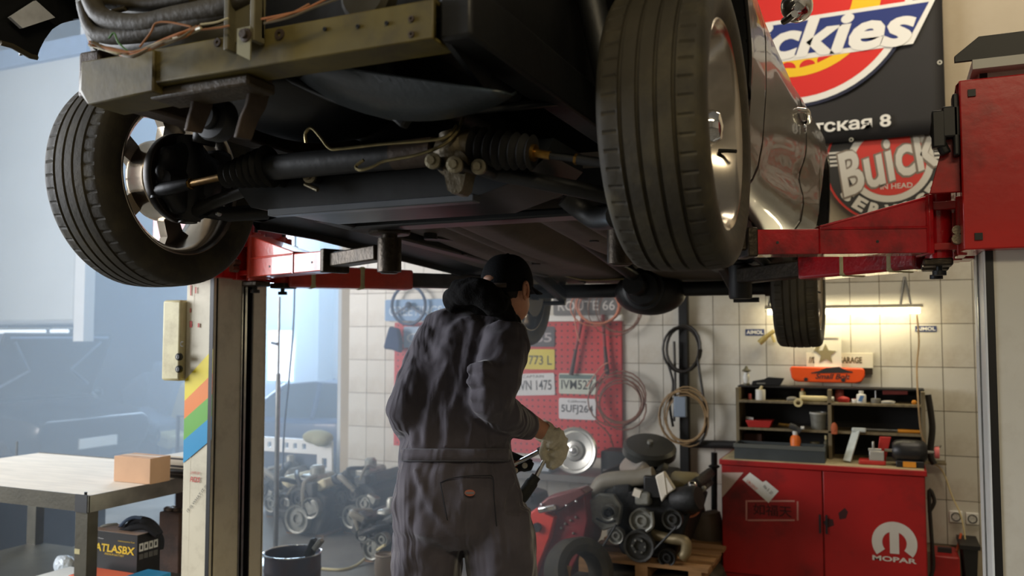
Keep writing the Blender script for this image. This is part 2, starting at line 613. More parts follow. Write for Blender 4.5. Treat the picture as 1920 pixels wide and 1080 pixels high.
def lift_column(sg, name, label, pm, rm, am):
    def q(dx, y, z):
        return Vector((X0 + sg * dx, y, z))

    def mm(mb, d0, d1, y0, y1, z0, z1):
        xs = sorted((X0 + sg * d0, X0 + sg * d1))
        mb.mm(xs[0], xs[1], y0, y1, z0, z1)
        return mb
    t = thing(name, label, 'car lift', q(1.66, 3.25, FZ))
    pb = MB()
    mm(pb, 1.70, 1.74, 3.064, 3.428, FZ + 0.02, PH)
    mm(pb, 1.57, 1.70, 3.064, 3.078, FZ + 0.02, PH)
    mm(pb, 1.57, 1.70, 3.414, 3.428, FZ + 0.02, PH)
    mm(pb, 1.57, 1.584, 3.094, 3.254, FZ + 0.02, PH)
    mm(pb, 1.57, 1.584, 3.333, 3.414, FZ + 0.02, PH)
    post = pb.build('post', pm, t, bevel=0.004)
    sb = MB()
    mm(sb, 1.578, 1.62, 3.078, 3.094, FZ + 0.02, PH)
    mm(sb, 1.60, 1.69, 3.24, 3.35, FZ + 0.02, PH - 0.03)
    mm(sb, 1.574, 1.596, 3.0615, 3.064, FZ + 0.02, PH)  # black strip on the front face stands in for the shaded corner groove
    mm(sb, 1.572, 1.60, 3.256, 3.262, FZ + 0.02, PH)
    mm(sb, 1.572, 1.60, 3.322, 3.33, FZ + 0.02, PH)
    sb.build('rail_and_seam_shade', black, t)
    rl = MB()
    mm(rl, 1.568, 1.59, 3.27, 3.284, FZ + 0.02, PH)
    mm(rl, 1.565, 1.572, 3.245, 3.252, FZ + 0.02, PH)
    rl.build('rail_edge', steel, t)
    mm(MB(), 1.45, 1.92, 2.95, 3.55, FZ, FZ + 0.02).build('base_plate', pm, t)
    tp = mm(MB(), 1.55, 1.86, 3.0, 3.5, PH - 0.03, PH).build('top_cover', M('worn_white', (190, 188, 180), 0.5), t)
    br = MB().prism([(0, 0), (0.4, 0), (0.4, 0.075), (0.07, 0.075), (0, 0.02)], q(1.5, 3.02, PH), EX * sg, EZ, 0.012)
    br.build('top_bracket', black, t, bevel=0.002)
    # carriage
    cb = MB()
    mm(cb, 1.51, 1.90, 3.0, 3.06, Zc0, Zc1)
    mm(cb, 1.51, 1.568, 3.06, 3.24, Zc0, Zc1)
    mm(cb, 1.51, 1.568, 3.34, 3.50, Zc0, Zc1)
    mm(cb, 1.51, 1.55, 3.24, 3.34, Zc0 + 0.05, Zc1)
    mm(cb, 1.745, 1.90, 3.06, 3.5, Zc0, Zc1)
    car_ = cb.build('carriage', rm, t, bevel=0.005)
    for (dx, z) in ((1.545, Zc1 - 0.045), (1.552, Zc0 + 0.04), (1.84, Zc0 + 0.04), (1.84, Zc1 - 0.045)):
        mm(MB(), dx - .011, dx + .011, 2.994, 3.0, z - .011, z + .011).build('square_plug', black, car_)
    # gusset and hinge brackets
    gb = MB()
    gb.prism([(0, 0), (0.09, 0.0), (0.09, 0.22), (0.06, 0.22)], q(1.42, 3.06, Zc0 + 0.19), EX * sg, EZ, 0.02)
    gb.build('gusset', rm, car_, bevel=0.002)
    za, zt = Zc0 - 0.005, Zc0 + 0.19
    for hy, nm in ((3.20, 'f'), (3.40, 'r')):
        hb = MB()
        mm(hb, 1.40, 1.53, hy - 0.055, hy + 0.055, za + 0.02, za + 0.045)
        mm(hb, 1.40, 1.53, hy - 0.055, hy + 0.055, zt - 0.04, zt - 0.012)
        mm(hb, 1.50, 1.53, hy - 0.07, hy + 0.07, za, zt)
        hb.build('hinge_bracket', rm, t, bevel=0.004)
        pn = MB()
        pn.cyl(q(1.45, hy, za - 0.02), q(1.45, hy, zt + 0.02), 0.042, 20)
        pn.cyl(q(1.45, hy, zt + 0.02), q(1.45, hy, zt + 0.03), 0.02, 12)
        pin = pn.build('hinge_pin', am, t)
        MB().cyl(q(1.45, hy, zt + 0.03), q(1.45, hy, zt + 0.06), 0.008, 8).build('lock_stem', black, pin)
        MB().lathe([(0, -.06), (.022, -.06), (.022, -.045), (.01, -.045), (.01, -.02), (0, -.02)], q(1.45, hy, za), EZ, 10).build('lock_knob', black, pin)
        mm(MB(), 1.40, 1.49, hy - 0.05, hy + 0.05, za - 0.03, za - 0.005).build('lock_gear', greasy, pin, bevel=0.006)
    bo = MB().cyl(q(1.50, 3.13, Zc0 + 0.045), q(1.50, 3.09, Zc0 + 0.045), 0.017, 12).cyl(q(1.50, 3.14, Zc0 + 0.075), q(1.50, 3.1, Zc0 + 0.075), 0.015, 12)
    bo.build('hinge_bolt', zinc, car_)
    # front arm: tall web by the hinge tapering to the tube
    A, B = q(1.41, 3.18, 0), q(0.86, 3.0, 0)
    E = q(0.46, 2.80, 0)
    zl = Zc0 + 0.005
    hz = 0.085
    fm = MB()
    fm.beam(A + EZ * (zl + hz / 2), B + EZ * (zl + hz / 2), 0.11, hz)
    M2 = A.lerp(B, 0.62)
    d = (B - A).normalized()
    sd = d.cross(EZ).normalized()
    for s_ in (-1, 1):
        off = sd * s_ * 0.048 - sd * 0.005
        fm.prism([(0, hz), ((M2 - A).length, hz), ((M2 - A).length, hz + 0.008), (0, 0.19)], A + EZ * zl + off, d, EZ, 0.012)
    fm.beam(A + EZ * (zl + 0.188), M2 + EZ * (zl + hz + 0.006), 0.11, 0.01)
    fm.beam(A + EZ * (zl + 0.095) - d * 0.006, A + EZ * (zl + 0.095) + d * 0.012, 0.125, 0.20)
    arm = fm.build('front_arm', am, t, bevel=0.005)
    wl_ = MB()
    for s_ in (-1, 1):
        o_ = sd * s_ * 0.055
        wl_.tube([A + EZ * (zl + hz) + o_, M2 + EZ * (zl + hz) + o_], 0.005, 6)
        wl_.tube([M2 + EZ * zl + o_, M2 + EZ * (zl + hz) + o_], 0.005, 6)
        wl_.tube([A + EZ * zl + o_ + d * .01, A + EZ * (zl + 0.19) + o_ + d * .01], 0.007, 6)
    wl_.build('weld_seam', am, arm)
    for k_ in (.3, .86):
        for s_ in (-1, 1):
            MB().cyl(A.lerp(B, k_) + sd * s_ * .054 + EZ * (zl + .04), A.lerp(B, k_) + sd * s_ * .057 + EZ * (zl + .04), 0.005, 8).build('drain_hole', black, arm)
    inn = MB()
    inn.beam(B.lerp(E, -.1) + EZ * (zl + 0.045), B.lerp(E, 0.88) + EZ * (zl + 0.05), 0.075, 0.06)
    inn.beam(B.lerp(E, -.02) + EZ * (zl + 0.043), B.lerp(E, 0.06) + EZ * (zl + 0.043), 0.125, 0.1)
    inn.build('arm_extension', greasy, t, bevel=0.006)
    pd = MB()
    pd.lathe([(0, -0.035), (0.03, -0.035), (0.036, -0.03), (0.046, -0.028), (0.046, 0.10), (0.03, 0.10), (0.03, 0.135), (0, 0.135)], E + EZ * zl, EZ, 24)
    pd.lathe([(0, 0.115), (0.075, 0.115), (0.08, 0.12), (0.08, 0.138), (0, 0.138)], E + EZ * zl, EZ, 24)
    pd.build('lift_pad', greasy, t)
    # rear arm
    A, B, E = q(1.42, 3.40, 0), q(0.98, 3.84, 0), q(0.64, 4.2, 0)
    zl2 = Zc0 - 0.03
    d = (B - A).normalized()
    ra = MB()
    ra.beam(A + EZ * (zl2 + 0.055), B + EZ * (zl2 + 0.05), 0.12, 0.11, h1=0.10)
    rear = ra.build('rear_arm', am, t, bevel=0.012)
    ri = MB()
    ri.beam(B.lerp(E, -.2) + EZ * (zl2 + 0.05), E + EZ * (zl2 + 0.05), 0.085, 0.075)
    ri.build('arm_extension', greasy, t, bevel=0.01)
    for k in (0.16, 0.55):
        tb = MB()
        c0 = A.lerp(B, k)
        tb.beam(c0 + EZ * (zl2 + 0.0535), c0 + d * 0.035 + EZ * (zl2 + 0.0535), 0.124, 0.113)
        tb.build('tape_band', tape, rear, bevel=0.012)
    pd = MB()
    pd.lathe([(0, -0.06), (0.05, -0.06), (0.055, -0.05), (0.055, 0.10), (0.035, 0.11), (0.035, 0.15), (0.07, 0.15), (0.07, 0.17), (0, 0.17)], E + EZ * zl2, EZ, 24)
    pd.build('lift_pad', black, t)
    # lock release
    lk = MB()
    mm(lk, 1.46, 1.51, 3.0, 3.08, Zc0 + 0.36, Zc0 + 0.46)
    mm(lk, 1.43, 1.47, 3.0, 3.05, Zc0 + 0.33, Zc0 + 0.45)
    lk.tube([q(1.45, 3.02, Zc0 + .45), q(1.44, 3.02, Zc0 + .38), q(1.47, 3.02, Zc0 + .31)], 0.018, 8)
    mm(lk, 1.49, 1.508, 3.0, 3.06, Zc0 + .3, Zc1 - 0.04)
    lk.build('lock_release', black, t, bevel=0.006)
    return t, post


lc, lpost = lift_column(-1, 'lift_column', 'cream lift post with rainbow stripes, control box and orange red arms', cream, liftred, armred_lit)
rc, rpost = lift_column(1, 'lift_column', 'white lift post with bright red carriage beside the round service sign', cream2, liftred, armred)

# stripes on the near face of the cream post
stripe_cols = [(236, 214, 20), (240, 132, 44), (104, 176, 62), (20, 148, 200)]
yF = 3.062
x_l, x_r = X0 - 1.74, X0 - 1.572


def zf(px, py):
    return U(px, py, Y=yF).z


edges_l = [zf(350, v) for v in (743, 787, 826, 867 - 38, 869)]
zl_ = [zf(352, v) for v in (738, 783, 826, 826 + 0, 868)]
L_ = [zf(352, v) for v in (737, 785, 829, 829, 870)]
ls = [zf(351, v) for v in (706, 750, 784, 829, 868)]
ls = [zf(351, 713), zf(351, 752), zf(351, 786), zf(351, 826), zf(351, 869)]
rs_ = [zf(396, 654), zf(396, 700), zf(396, 739), zf(396, 780), zf(396, 824)]
for k in range(4):
    MB().add([(x_l + .001, yF, ls[k + 1]), (x_r, yF, rs_[k + 1]), (x_r, yF, rs_[k]), (x_l + .001, yF, ls[k])], [(0, 1, 2, 3)]).build(
        'stripe', M('stripe%d' % k, stripe_cols[k], 0.45, var=0.05), lpost)
pr = U(366, 899, Y=yF)
lettering('RDS', 0.062, 0.024, pr, EX, EZ, M('red_print', (190, 70, 60), 0.6), lpost, bold=0.02, shear=0.25)
lettering('LIMITS BY', 0.06, 0.012, pr + EZ * 0.03, EX, EZ, M('red_print', (190, 70, 60), 0.6), lpost)
pr = U(372, 935, Y=yF)
lettering('IT IS WHAT IT IS', 0.17, 0.014, pr + EX * -0.008, Vector((0.66, 0, 0.75)), Vector((-0.75, 0, 0.66)), M('black_print', (50, 46, 40), 0.6), lpost)
pr = U(362, 590, Y=yF)
for k, (ox, oz, ww, hh) in enumerate(((0, .09, .012, .05), (.03, .1, .014, .03), (.0, .01, .012, .02), (.0, -.06, .03, .03), (.05, -.06, .02, .02))):
    MB().mm(pr.x + ox - .02, pr.x + ox - .02 + ww * .5, yF - .0006, yF, pr.z + oz, pr.z + oz + hh).build('paint_scrape', M('red_print', (190, 70, 60), 0.6), lpost)
# control box
a, b = U(305, 563, Y=3.03), U(352, 715, Y=3.03)
cbx = MB().mm(a.x, X0 - 1.742, 3.03, 3.16, b.z, a.z).build('control_box', M('beige_plastic', (204, 194, 150), 0.5, var=0.1, scale=8, dirt=(140, 120, 80), dirt_amt=.5, dscale=9), lc, bevel=0.012)
for py in (669, 692):
    c_ = U(338, py, Y=3.03)
    kb = MB().lathe([(0, 0.02), (0.012, 0.02), (0.017, 0.014), (0.017, 0.0)], c_, -EY, 16)
    kb.build('push_button', black, cbx)
    MB().box(c_ - EY * .021, (0.003, .002, 0.012)).build('arrow_mark', M('whiteprint', (220, 220, 215), 0.6), cbx)
c_ = U(342, 645, Y=3.03)
MB().strip(arc(0, 0, .012, 60, 300, 10), arc(0, 0, .0095, 60, 300, 10), c_, EX, EZ, 0.001).build('print_mark', black, cbx)
for _o in (lc, rc):
    _o['kind'] = 'thing'
# ------------------------------------------------------------------ lifted car
YF, ZW = 1.98, 2.005
YR, ZR = 4.88, 1.79
gloss = M('black_gloss_paint', (20, 17, 13), 0.3, coat=0.25, spec=0.5, bump=0.03, bscale=6)
under = M('underbody_black', (15, 16, 17), 0.5, var=0.35, scale=9, bump=0.12, bscale=40)
under_b = M('underbody_satin', (22, 25, 28), 0.42, var=0.3, scale=9, bump=0.06, bscale=30)
under_t = M('underbody_dusty', (78, 68, 56), 0.6, var=0.3, scale=5, bump=0.2, bscale=30)
olive = M('olive_beam', (96, 85, 36), 0.5, var=0.25, scale=9, bump=0.05, bscale=40, dirt=(52, 44, 30), dirt_amt=0.8, dscale=7)
brownsteel = M('brown_bracket', (66, 54, 44), 0.5, metal=0.3, var=0.3, scale=12, bump=0.25, bscale=40)
alu = M('polished_alu', (196, 186, 172), 0.2, metal=1.0, var=0.12, scale=14)
chrome = M('chrome', (225, 225, 225), 0.05, metal=1.0)
brass = M('brass_rod', (140, 106, 50), 0.35, metal=0.9, var=0.3, scale=40)
line_m = M('brake_line', (140, 128, 92), 0.3, metal=0.9, var=0.3, scale=30)
tyre_m = M('tyre_rubber', (50, 45, 33), 0.72, var=0.28, scale=7, bump=0.12, bscale=70, dirt=(86, 78, 54), dirt_amt=0.55, dscale=9)
glass_d = M('dark_glass', (8, 10, 12), 0.05, spec=0.8)
car = thing('car', 'black car raised on the lift with its front bumper off, seen from below', 'car', (X0, 3.3, 1.6))
CX = Vector((X0, 0, 0))

# wheel meshes, axis along +X = outward
R, Wd = 0.333, 0.27
WS = 0.84   # wheel width factor
prof = [(0.232, -0.112), (0.245, -0.122), (0.268, -0.134), (0.296, -0.1365), (0.314, -0.131), (0.3235, -0.122), (0.3265, -0.114)]
grooves = [-0.066, -0.022, 0.022, 0.066]
sip = set()
pts = [-0.110, -0.100, -0.088, -0.076]


def crown(h):
    return R - 0.0055 * (abs(h) / 0.114) ** 2.2


for h in pts:
    prof.append((crown(h), h)); sip.add(len(prof) - 1)
for g in grooves:
    prof += [(crown(g), g - 0.0058), (crown(g) - 0.008, g - 0.0042), (crown(g) - 0.008, g + 0.0042), (crown(g), g + 0.0058)]
    if g < 0.06:
        prof += [(crown(g + .022), g + 0.022)]
for h in reversed(pts):
    prof.append((crown(h), -h)); sip.add(len(prof) - 1)
prof += [(0.3265, 0.114), (0.3235, 0.122), (0.314, 0.131), (0.296, 0.1365), (0.268, 0.134), (0.245, 0.122), (0.232, 0.112)]
NS = 432


def sipe(i, j):
    return -0.003 if (i in sip and j % 8 == (0 if prof[i][1] < 0 else 4)) else 0.0


prof = [(r_, h_ * WS) for r_, h_ in prof]
tyre_me = MB().lathe(prof, (0, 0, 0), EX, NS, sipe).mesh('tyre', tyre_m, ang=28)
rim = MB()
rim.lathe([(r_, h_ * WS) for r_, h_ in [(0.236, -0.118), (0.240, -0.114), (0.234, -0.108), (0.222, -0.100), (0.216, -0.06), (0.204, -0.02), (0.205, 0.03), (0.214, 0.07), (0.224, 0.10),
           (0.232, 0.108), (0.241, 0.114), (0.243, 0.119), (0.238, 0.122), (0.231, 0.118), (0.222, 0.104), (0.216, 0.08), (0.199, 0.045), (0.197, 0.02), (0.199, -0.02),
           (0.211, -0.06), (0.217, -0.098), (0.228, -0.112), (0.233, -0.118)]], (0, 0, 0), EX, 72, closed=True)
rim_me = rim.mesh('rim', alu)
spk = MB().prism([(0.05, -0.045), (0.12, -0.030), (0.172, -0.034), (0.2005, -0.062), (0.2005, 0.062), (0.172, 0.034), (0.12, 0.030), (0.05, 0.045)],
                 (0.0, 0, 0), EZ, -EY, 0.03)
spk_me = spk.mesh('spoke', alu)
hub_me = MB().lathe([(0, -0.055), (0.118, -0.055), (0.122, -0.05), (0.122, -0.01), (0.126, 0.0), (0.126, 0.012), (0.10, 0.03), (0.078, 0.03), (0.06, 0.036), (0.04, 0.038), (0.038, 0.06), (0.03, 0.075), (0.015, 0.083), (0, 0.085)], (0, 0, 0), EX, 36).mesh('hub', alu)
cap_me = MB().lathe([(0.042, 0.036), (0.04, 0.075), (0.03, 0.09), (0, 0.096)], (0, 0, 0), EX, 28).mesh('centre_cap', chrome)
lug_me = MB().cyl((0.03, 0, 0), (0.055, 0, 0), 0.011, 6).mesh('lug_nut', chrome)
stem_me = MB().tube([(0.05, 0, 0), (0.07, -0.004, 0), (0.095, -0.016, 0)], [0.006, 0.005, 0.005], 8).mesh('valve_stem', rubber)


def wheel(sg, y, z, dx, spin=0.3, toe=0.0):
    root = bpy.data.objects.new('wheel', None)
    COL.objects.link(root)
    adopt(root, car)
    root.empty_display_size = 0.1
    root.location = (X0 + sg * dx, y, z)
    root.rotation_euler = (spin, 0, (0 if sg > 0 else PI) + toe)
    _world.pop(root.name, None)

    def put(name, me, rx=0, off=(0, 0, 0)):
        o = bpy.data.objects.new(name, me)
        COL.objects.link(o)
        o.parent = root
        o.rotation_euler = (rx, 0, 0)
        o.location = off
        return o
    put('tyre', tyre_me)
    put('rim', rim_me)
    put('hub', hub_me)
    put('centre_cap', cap_me)
    for k in range(5):
        put('spoke', spk_me, k * 2 * PI / 5)
        a_ = (k + .5) * 2 * PI / 5
        put('lug_nut', lug_me, 0, (0, 0.055 * math.sin(a_), 0.055 * math.cos(a_)))
    a_ = 1.65 + spin
    put('valve_stem', stem_me, 0, (0.0, 0.196 * math.sin(a_), 0.196 * math.cos(a_)))
    return root


wheel(-1, YF, ZW, 0.785, 0.25)
wheel(1, YF, ZW, 0.855, 0.5)
wheel(-1, YR, ZR, 0.83, 0.1)
wheel(1, YR, ZR, 0.85, 0.9)


# ---- body panels
def interp(tab, x):
    if x <= tab[0][0]:
        return tab[0][1]
    for (a_, b_), (c_, d_) in zip(tab, tab[1:]):
        if x <= c_:
            t = (x - a_) / (c_ - a_)
            t = t * t * (3 - 2 * t) * 0.5 + t * 0.5
            return b_ + (d_ - b_) * t
    return tab[-1][1]


WB = [(1.0, .86), (1.35, .925), (1.7, .958), (2.0, .966), (3.0, .945), (3.8, .955), (4.4, .99), (4.88, 1.012), (5.4, .98), (6.0, .88)]
WZ = [(1.84, -.15), (1.92, -.13), (1.97, -.075), (2.04, -.03), (2.14, -.012), (2.3, 0), (2.46, 0.0), (2.58, -.022), (2.66, -.06), (2.72, -.13)]


def half(y, z):
    s_ = 0.0
    if 2.8 < y < 4.5:   # sculpted scoop along door and quarter
        u = (y - 2.8) / 1.7
        zc = 2.08 + 0.22 * u
        s_ = -0.035 * math.exp(-((z - zc) / (0.04 + 0.05 * u)) ** 2) * math.sin(PI * u) ** 0.6
    return interp(WB, y) + interp(WZ, z) + s_


def zlow(y):
    for yc, zc, r in ((YF, 2.11, 0.415), (YR, 2.07, 0.42)):
        if abs(y - yc) < r:
            return max(1.945 - max(0, .05 * (y - 2.75)), zc + math.sqrt(r * r - (y - yc) ** 2))
    if y > 2.75:
        return 1.945 - .05 * (y - 2.75)
    return 1.945 if y > 1.3 else 1.945 + (1.3 - y) * 0.5 + 0.1


def panel(name, sg, y0, y1, ny=40, ztop=2.72, nz=22):
    mb = MB()
    ys = [y0 + (y1 - y0) * i / ny for i in range(ny + 1)]
    for yc, r in ((YF, .415), (YR, .42)):
        for e in (yc - r, yc + r):
            if y0 < e < y1:
                ys += [e - 0.0005, e + .0005, e + 0.004, e - 0.004, e + .012, e - .012]
    ys = sorted(set(ys))
    rows = []
    for y in ys:
        zl_0 = zlow(y)
        row = []
        for j in range(nz + 1):
            z = zl_0 + (ztop - zl_0) * j / nz
            row.append((X0 + sg * half(y, z), y, z))
        rows.append(row)
    mb.grid(rows)
    o = mb.build(name, gloss, car, ang=50)
    so = o.modifiers.new('thick', 'SOLIDIFY')
    so.thickness = 0.014
    so.offset = -1 if sg > 0 else 1
    so.offset = 0
    return o


for sg in (-1, 1):
    panel('fender', sg, 1.62 if sg < 0 else 1.96, 2.71, 50)
    panel('door', sg, 2.718, 3.98, 40, 2.70)
    panel('quarter_panel', sg, 3.988, 5.95, 60, 2.74)
# arch lips and inner liners
for sg in (-1, 1):
    for yc, zc, r in ((YF, 2.11, .415), (YR, 2.07, .42)):
        rows = []
        for i in range(25):
            a_ = rad(-12 + 204 * i / 24)
            if yc == YF and a_ > rad(95 if sg < 0 else 92):
                continue
            y, z = yc + r * math.cos(a_), zc + r * math.sin(a_)
            y2, z2 = yc + (r + .05) * math.cos(a_), zc + (r + .05) * math.sin(a_)
            rows.append([(X0 + sg * (half(y, max(z, 1.95)) - .004), y, z), (X0 + sg * .88, y, z), (X0 + sg * .86, y2, z2), (X0 + sg * .60, y2, z2), (X0 + sg * .52, y2 * .5 + yc * .5, z2 * .5 + zc * .5 + .1)])
        MB().grid(rows).build('wheel_arch_liner', under, car, ang=60)
# far fender: pale plate paints the light seen through the side marker hole
mk = [U(14, 33, X=-2.20), U(62, 2, X=-2.20), U(98, 34, X=-2.20), U(37, 54, X=-2.20)]
mb = MB()
mb.add(mk + [p_ + EX * 0.012 for p_ in mk], [(0, 1, 2, 3), (7, 6, 5, 4), (0, 4, 5, 1), (1, 5, 6, 2), (2, 6, 7, 3), (3, 7, 4, 0)])
mb.build('marker_hole_light', M('marker_light_paint', (205, 208, 214), 0.35, var=0.15, scale=30), car, label='pale plate for light through the marker hole')
# front piece of the far fender
pf = [(-60, -40), (140, -40), (152, -5), (158, 34), (140, 36), (118, 42), (98, 55), (84, 74), (75, 92), (69, 110), (60, 109), (20, 86), (0, 82), (-60, 60)]
pv = [U(a_, b_, X=-2.215) for a_, b_ in pf]
mb = MB()
n_ = len(pv)
mb.add(pv + [p_ - EX * .012 for p_ in pv], [list(range(n_)), list(range(2 * n_ - 1, n_ - 1, -1))] + [[i, n_ + i, n_ + (i + 1) % n_, (i + 1) % n_] for i in range(n_)])
mb.build('fender_front', under, car)
fl = [U(a_, b_, X=-2.20) for a_, b_ in ((69, 108), (58, 106), (22, 86), (0, 80))]
MB().tube(fl, 0.008, 6).build('fender_flange', M('flange_edge', (96, 88, 70), .4, metal=.6), car)
# upper body: bonnet, glasshouse, roof, tail
mb = MB()
mb.grid([[(X0 + x, y, 2.70 + .05 * (1 - (x / .85) ** 2) - (0.06 if y < 1.2 else 0)) for x in [-.85 + 1.7 * i / 8 for i in range(9)]] for y in (1.5, 1.7, 2.1, 2.66)])
o = mb.build('bonnet', gloss, car)
so = o.modifiers.new('thick', 'SOLIDIFY'); so.thickness = .02
ring = lambda y, hb, hr, zb_, zt: [(X0 - hb, y, zb_), (X0 - hr, y, zt), (X0 - hr * .5, y, zt + .03), (X0 + hr * .5, y, zt + .03), (X0 + hr, y, zt), (X0 + hb, y, zb_)]
MB().loft([ring(2.66, .80, .79, 2.70, 2.705), ring(3.35, .80, .60, 2.70, 3.04), ring(4.3, .80, .60, 2.70, 3.06), ring(5.3, .78, .70, 2.72, 2.76)]).build('glasshouse', glass_d, car, ang=20)
MB().loft([ring(3.3, .61, .605, 3.03, 3.045), ring(4.45, .62, .605, 3.03, 3.06)]).build('roof', gloss, car)
MB().mm(X0 - .86, X0 + .86, 5.85, 5.96, 2.2, 2.7).mm(X0 - .8, X0 + .8, 5.2, 5.9, 2.68, 2.74).build('tail', gloss, car, bevel=.03)
# rocker sills and floor
for sg in (-1, 1):
    mb = MB()
    rows = []
    for i in range(31):
        y = 2.42 + (4.46 - 2.42) * i / 30
        jag = 0.006 * math.sin(i * 2.1) + .004 * math.sin(i * 5.3)
        dz = -.05 * max(0, y - 2.75)
        rows.append([(X0 + sg * (.845 + jag), y, 1.942 + dz), (X0 + sg * .80, y, 1.925 + dz), (X0 + sg * .78, y, 1.90 + dz), (X0 + sg * .765, y, 1.90 + dz), (X0 + sg * .765, y, 1.925 + dz), (X0 + sg * .62, y, 1.955 + dz)])
    mb.grid(rows).build('sill', under_b, car, ang=25)
rows = []
nx = 56
for i in range(61):
    y = 2.55 + (5.0 - 2.55) * i / 60
    row = []
    for j in range(nx + 1):
        x = -.64 + 1.28 * j / nx
        z = 1.945
        if abs(x) < .13:
            z += .11 * (math.cos(x / .13 * PI) + 1) / 2
        for rc_ in (.25, .31, .37, .5):
            if abs(abs(x) - rc_) < .012 and 2.9 < y < 3.9:
                z += .010
        if y < 2.85:
            z += (2.85 - y) * .5
        z += .012 * math.sin(y * 3.1 + x * 2) - .05 * max(0, y - 2.75)
        row.append((X0 + x, y, z))
    rows.append(row)
MB().grid(rows).build('floor_pan', under_t, car, ang=30)
for (x, y, r) in ((-.42, 3.05, .028), (.2, 3.3, .02), (-.3, 3.9, .022), (.45, 2.95, .022), (-.5, 3.5, .02)):
    MB().cyl((X0 + x, y, 1.93 - .05 * (y - 2.75)), (X0 + x, y, 1.96), r, 16).build('floor_plug', black, car)
for sg in (-1, 1):
    mb = MB()
    mb.prism([(0, 0), (.16, .16), (.12, -.05)], U(786, 452, Z=1.925) if sg < 0 else Vector((X0 + .35, 2.85, 1.925)), EX, EY, .01)
    mb.build('floor_hole_dark', black, car)  # flat black triangle painted as the dark of a hole in the floor
    MB().beam((X0 + sg * .56, 2.5, 1.955), (X0 + sg * .50, 4.5, 1.875), .07, .05).build('frame_connector', under_b, car, bevel=.008)
# transmission, tunnel brace and engine sump
MB().loft([[(X0 + a_ * s_, y, z_ + zo) for a_, z_ in ((-.2, 2.2), (-.2, 1.99), (-.14, 1.95), (.14, 1.95), (.2, 1.99), (.2, 2.2))] for y, s_, zo in
           ((2.2, 1.0, .02), (2.5, 1.0, 0), (2.62, .75, .0), (3.1, .6, .03), (3.5, .4, .06))]).build('transmission', under, car, bevel=.01)
MB().beam((X0 - .55, 2.72, 1.935), (X0 + .55, 2.72, 1.935), .12, .03).build('transmission_crossmember', under_b, car, bevel=.008)
MB().cyl((X0, 3.4, 2.02), (X0, YR - .15, 1.84), .035, 16).build('driveshaft', under, car)
MB().mm(X0 - .3, X0 + .3, 1.62, 2.35, 2.22, 2.66).mm(X0 - .22, X0 + .22, 1.7, 2.3, 2.12, 2.25).build('engine_block', under, car, bevel=.03)
MB().ball((X0 - .12, 1.85, 2.15), (.22, .25, .1), 24, 12).build('oil_sump', under_b, car)
MB().mm(X0 - .86, X0 + .86, 2.62, 2.66, 1.98, 2.72).build('firewall', under, car)
MB().mm(X0 - .5, X0 + .5, 1.52, 1.6, 2.2, 2.66).build('radiator', under, car)
MB().mm(X0 - .84, X0 + .84, 1.5, 2.66, 2.64, 2.67).build('engine_bay_top', under, car)

# ---- front structure
bx0, bx1 = U(186, 120, Y=1.40).x, U(822, 50, Y=1.40).x
zb_, zt_ = 2.078, 2.155
mb = MB()
mb.mm(bx0, bx1, 1.38, 1.386, zb_, zt_)
mb.mm(bx0, bx1, 1.386, 1.47, zb_, zb_ + .006)
mb.mm(bx0, bx1, 1.386, 1.46, zt_ - .006, zt_)
mb.mm(bx0, bx0 + .006, 1.386, 1.46, zb_, zt_)
beam_o = mb.build('front_crossbeam', olive, car, bevel=.003)
mb = MB()
mb.loft([[(bx0 - .004, 1.375, zb_ - .028), (bx0 - .004, 1.48, zb_ - .028), (bx0 - .03, 1.48, zb_ + .01), (bx0 - .03, 1.48, zt_), (bx0 - .03, 1.375, zt_), (bx0 - .03, 1.375, zb_ + .01)],
         [(bx0 + .20, 1.372, zb_ - .022), (bx0 + .20, 1.48, zb_ - .022), (bx0 + .20, 1.48, zb_ + .01), (bx0 + .20, 1.48, zt_ - .004), (bx0 + .20, 1.372, zt_ - .004), (bx0 + .20, 1.372, zb_ + .01)]])
mb.build('beam_end_plate', olive, car, bevel=.004)
MB().mm(bx0 + .16, bx0 + .44, 1.40, 1.49, zb_ - .028, zb_ - .002).build('lower_lip', M('lip_brown', (62, 52, 36), .5, var=.3, scale=12, bump=.3), car, bevel=.006)
for px, py, r in ((525, 65, .011), (409, 80, .009), (610, 55, .004), (672, 50, .004), (726, 44, .004), (772, 36, .006), (772, 65, .006), (500, 40, .004)):
    c_ = U(px, py, Y=1.38)
    MB().lathe([(r * .4, .0), (r * .45, .004), (r, .004), (r * 1.1, 0), ], c_, -EY, 14).build('beam_bolt', brownsteel if r > .005 else black, beam_o)
# flat upright bracket with tab
a_, b_ = U(428, 98, Y=1.36), U(488, -60, Y=1.36)
mb = MB().mm(a_.x, a_.x + .012, 1.345, 1.378, a_.z, b_.z).mm(b_.x - .012, b_.x, 1.345, 1.378, a_.z + .01, b_.z).mm(a_.x, b_.x, 1.366, 1.378, a_.z + .02, b_.z)
upb = mb.build('upright_bracket', M('grey_primer', (96, 90, 66), .5, var=.25, scale=14), car, bevel=.002)
a_, b_ = U(446, 118, Y=1.342), U(472, 50, Y=1.342)
MB().prism([(0, .018), (b_.x - a_.x, 0), (b_.x - a_.x, b_.z - a_.z), (0, b_.z - a_.z)], a_, EX, EZ, .004).build('tab', M('pale_steel', (140, 136, 110), .45, metal=.4, var=.2), upb)
MB().lathe([(0, .012), (.009, .012), (.009, .004), (.014, .003), (.015, 0)], U(461, 66, Y=1.338), -EY, 14).build('tab_bolt', brownsteel, upb)
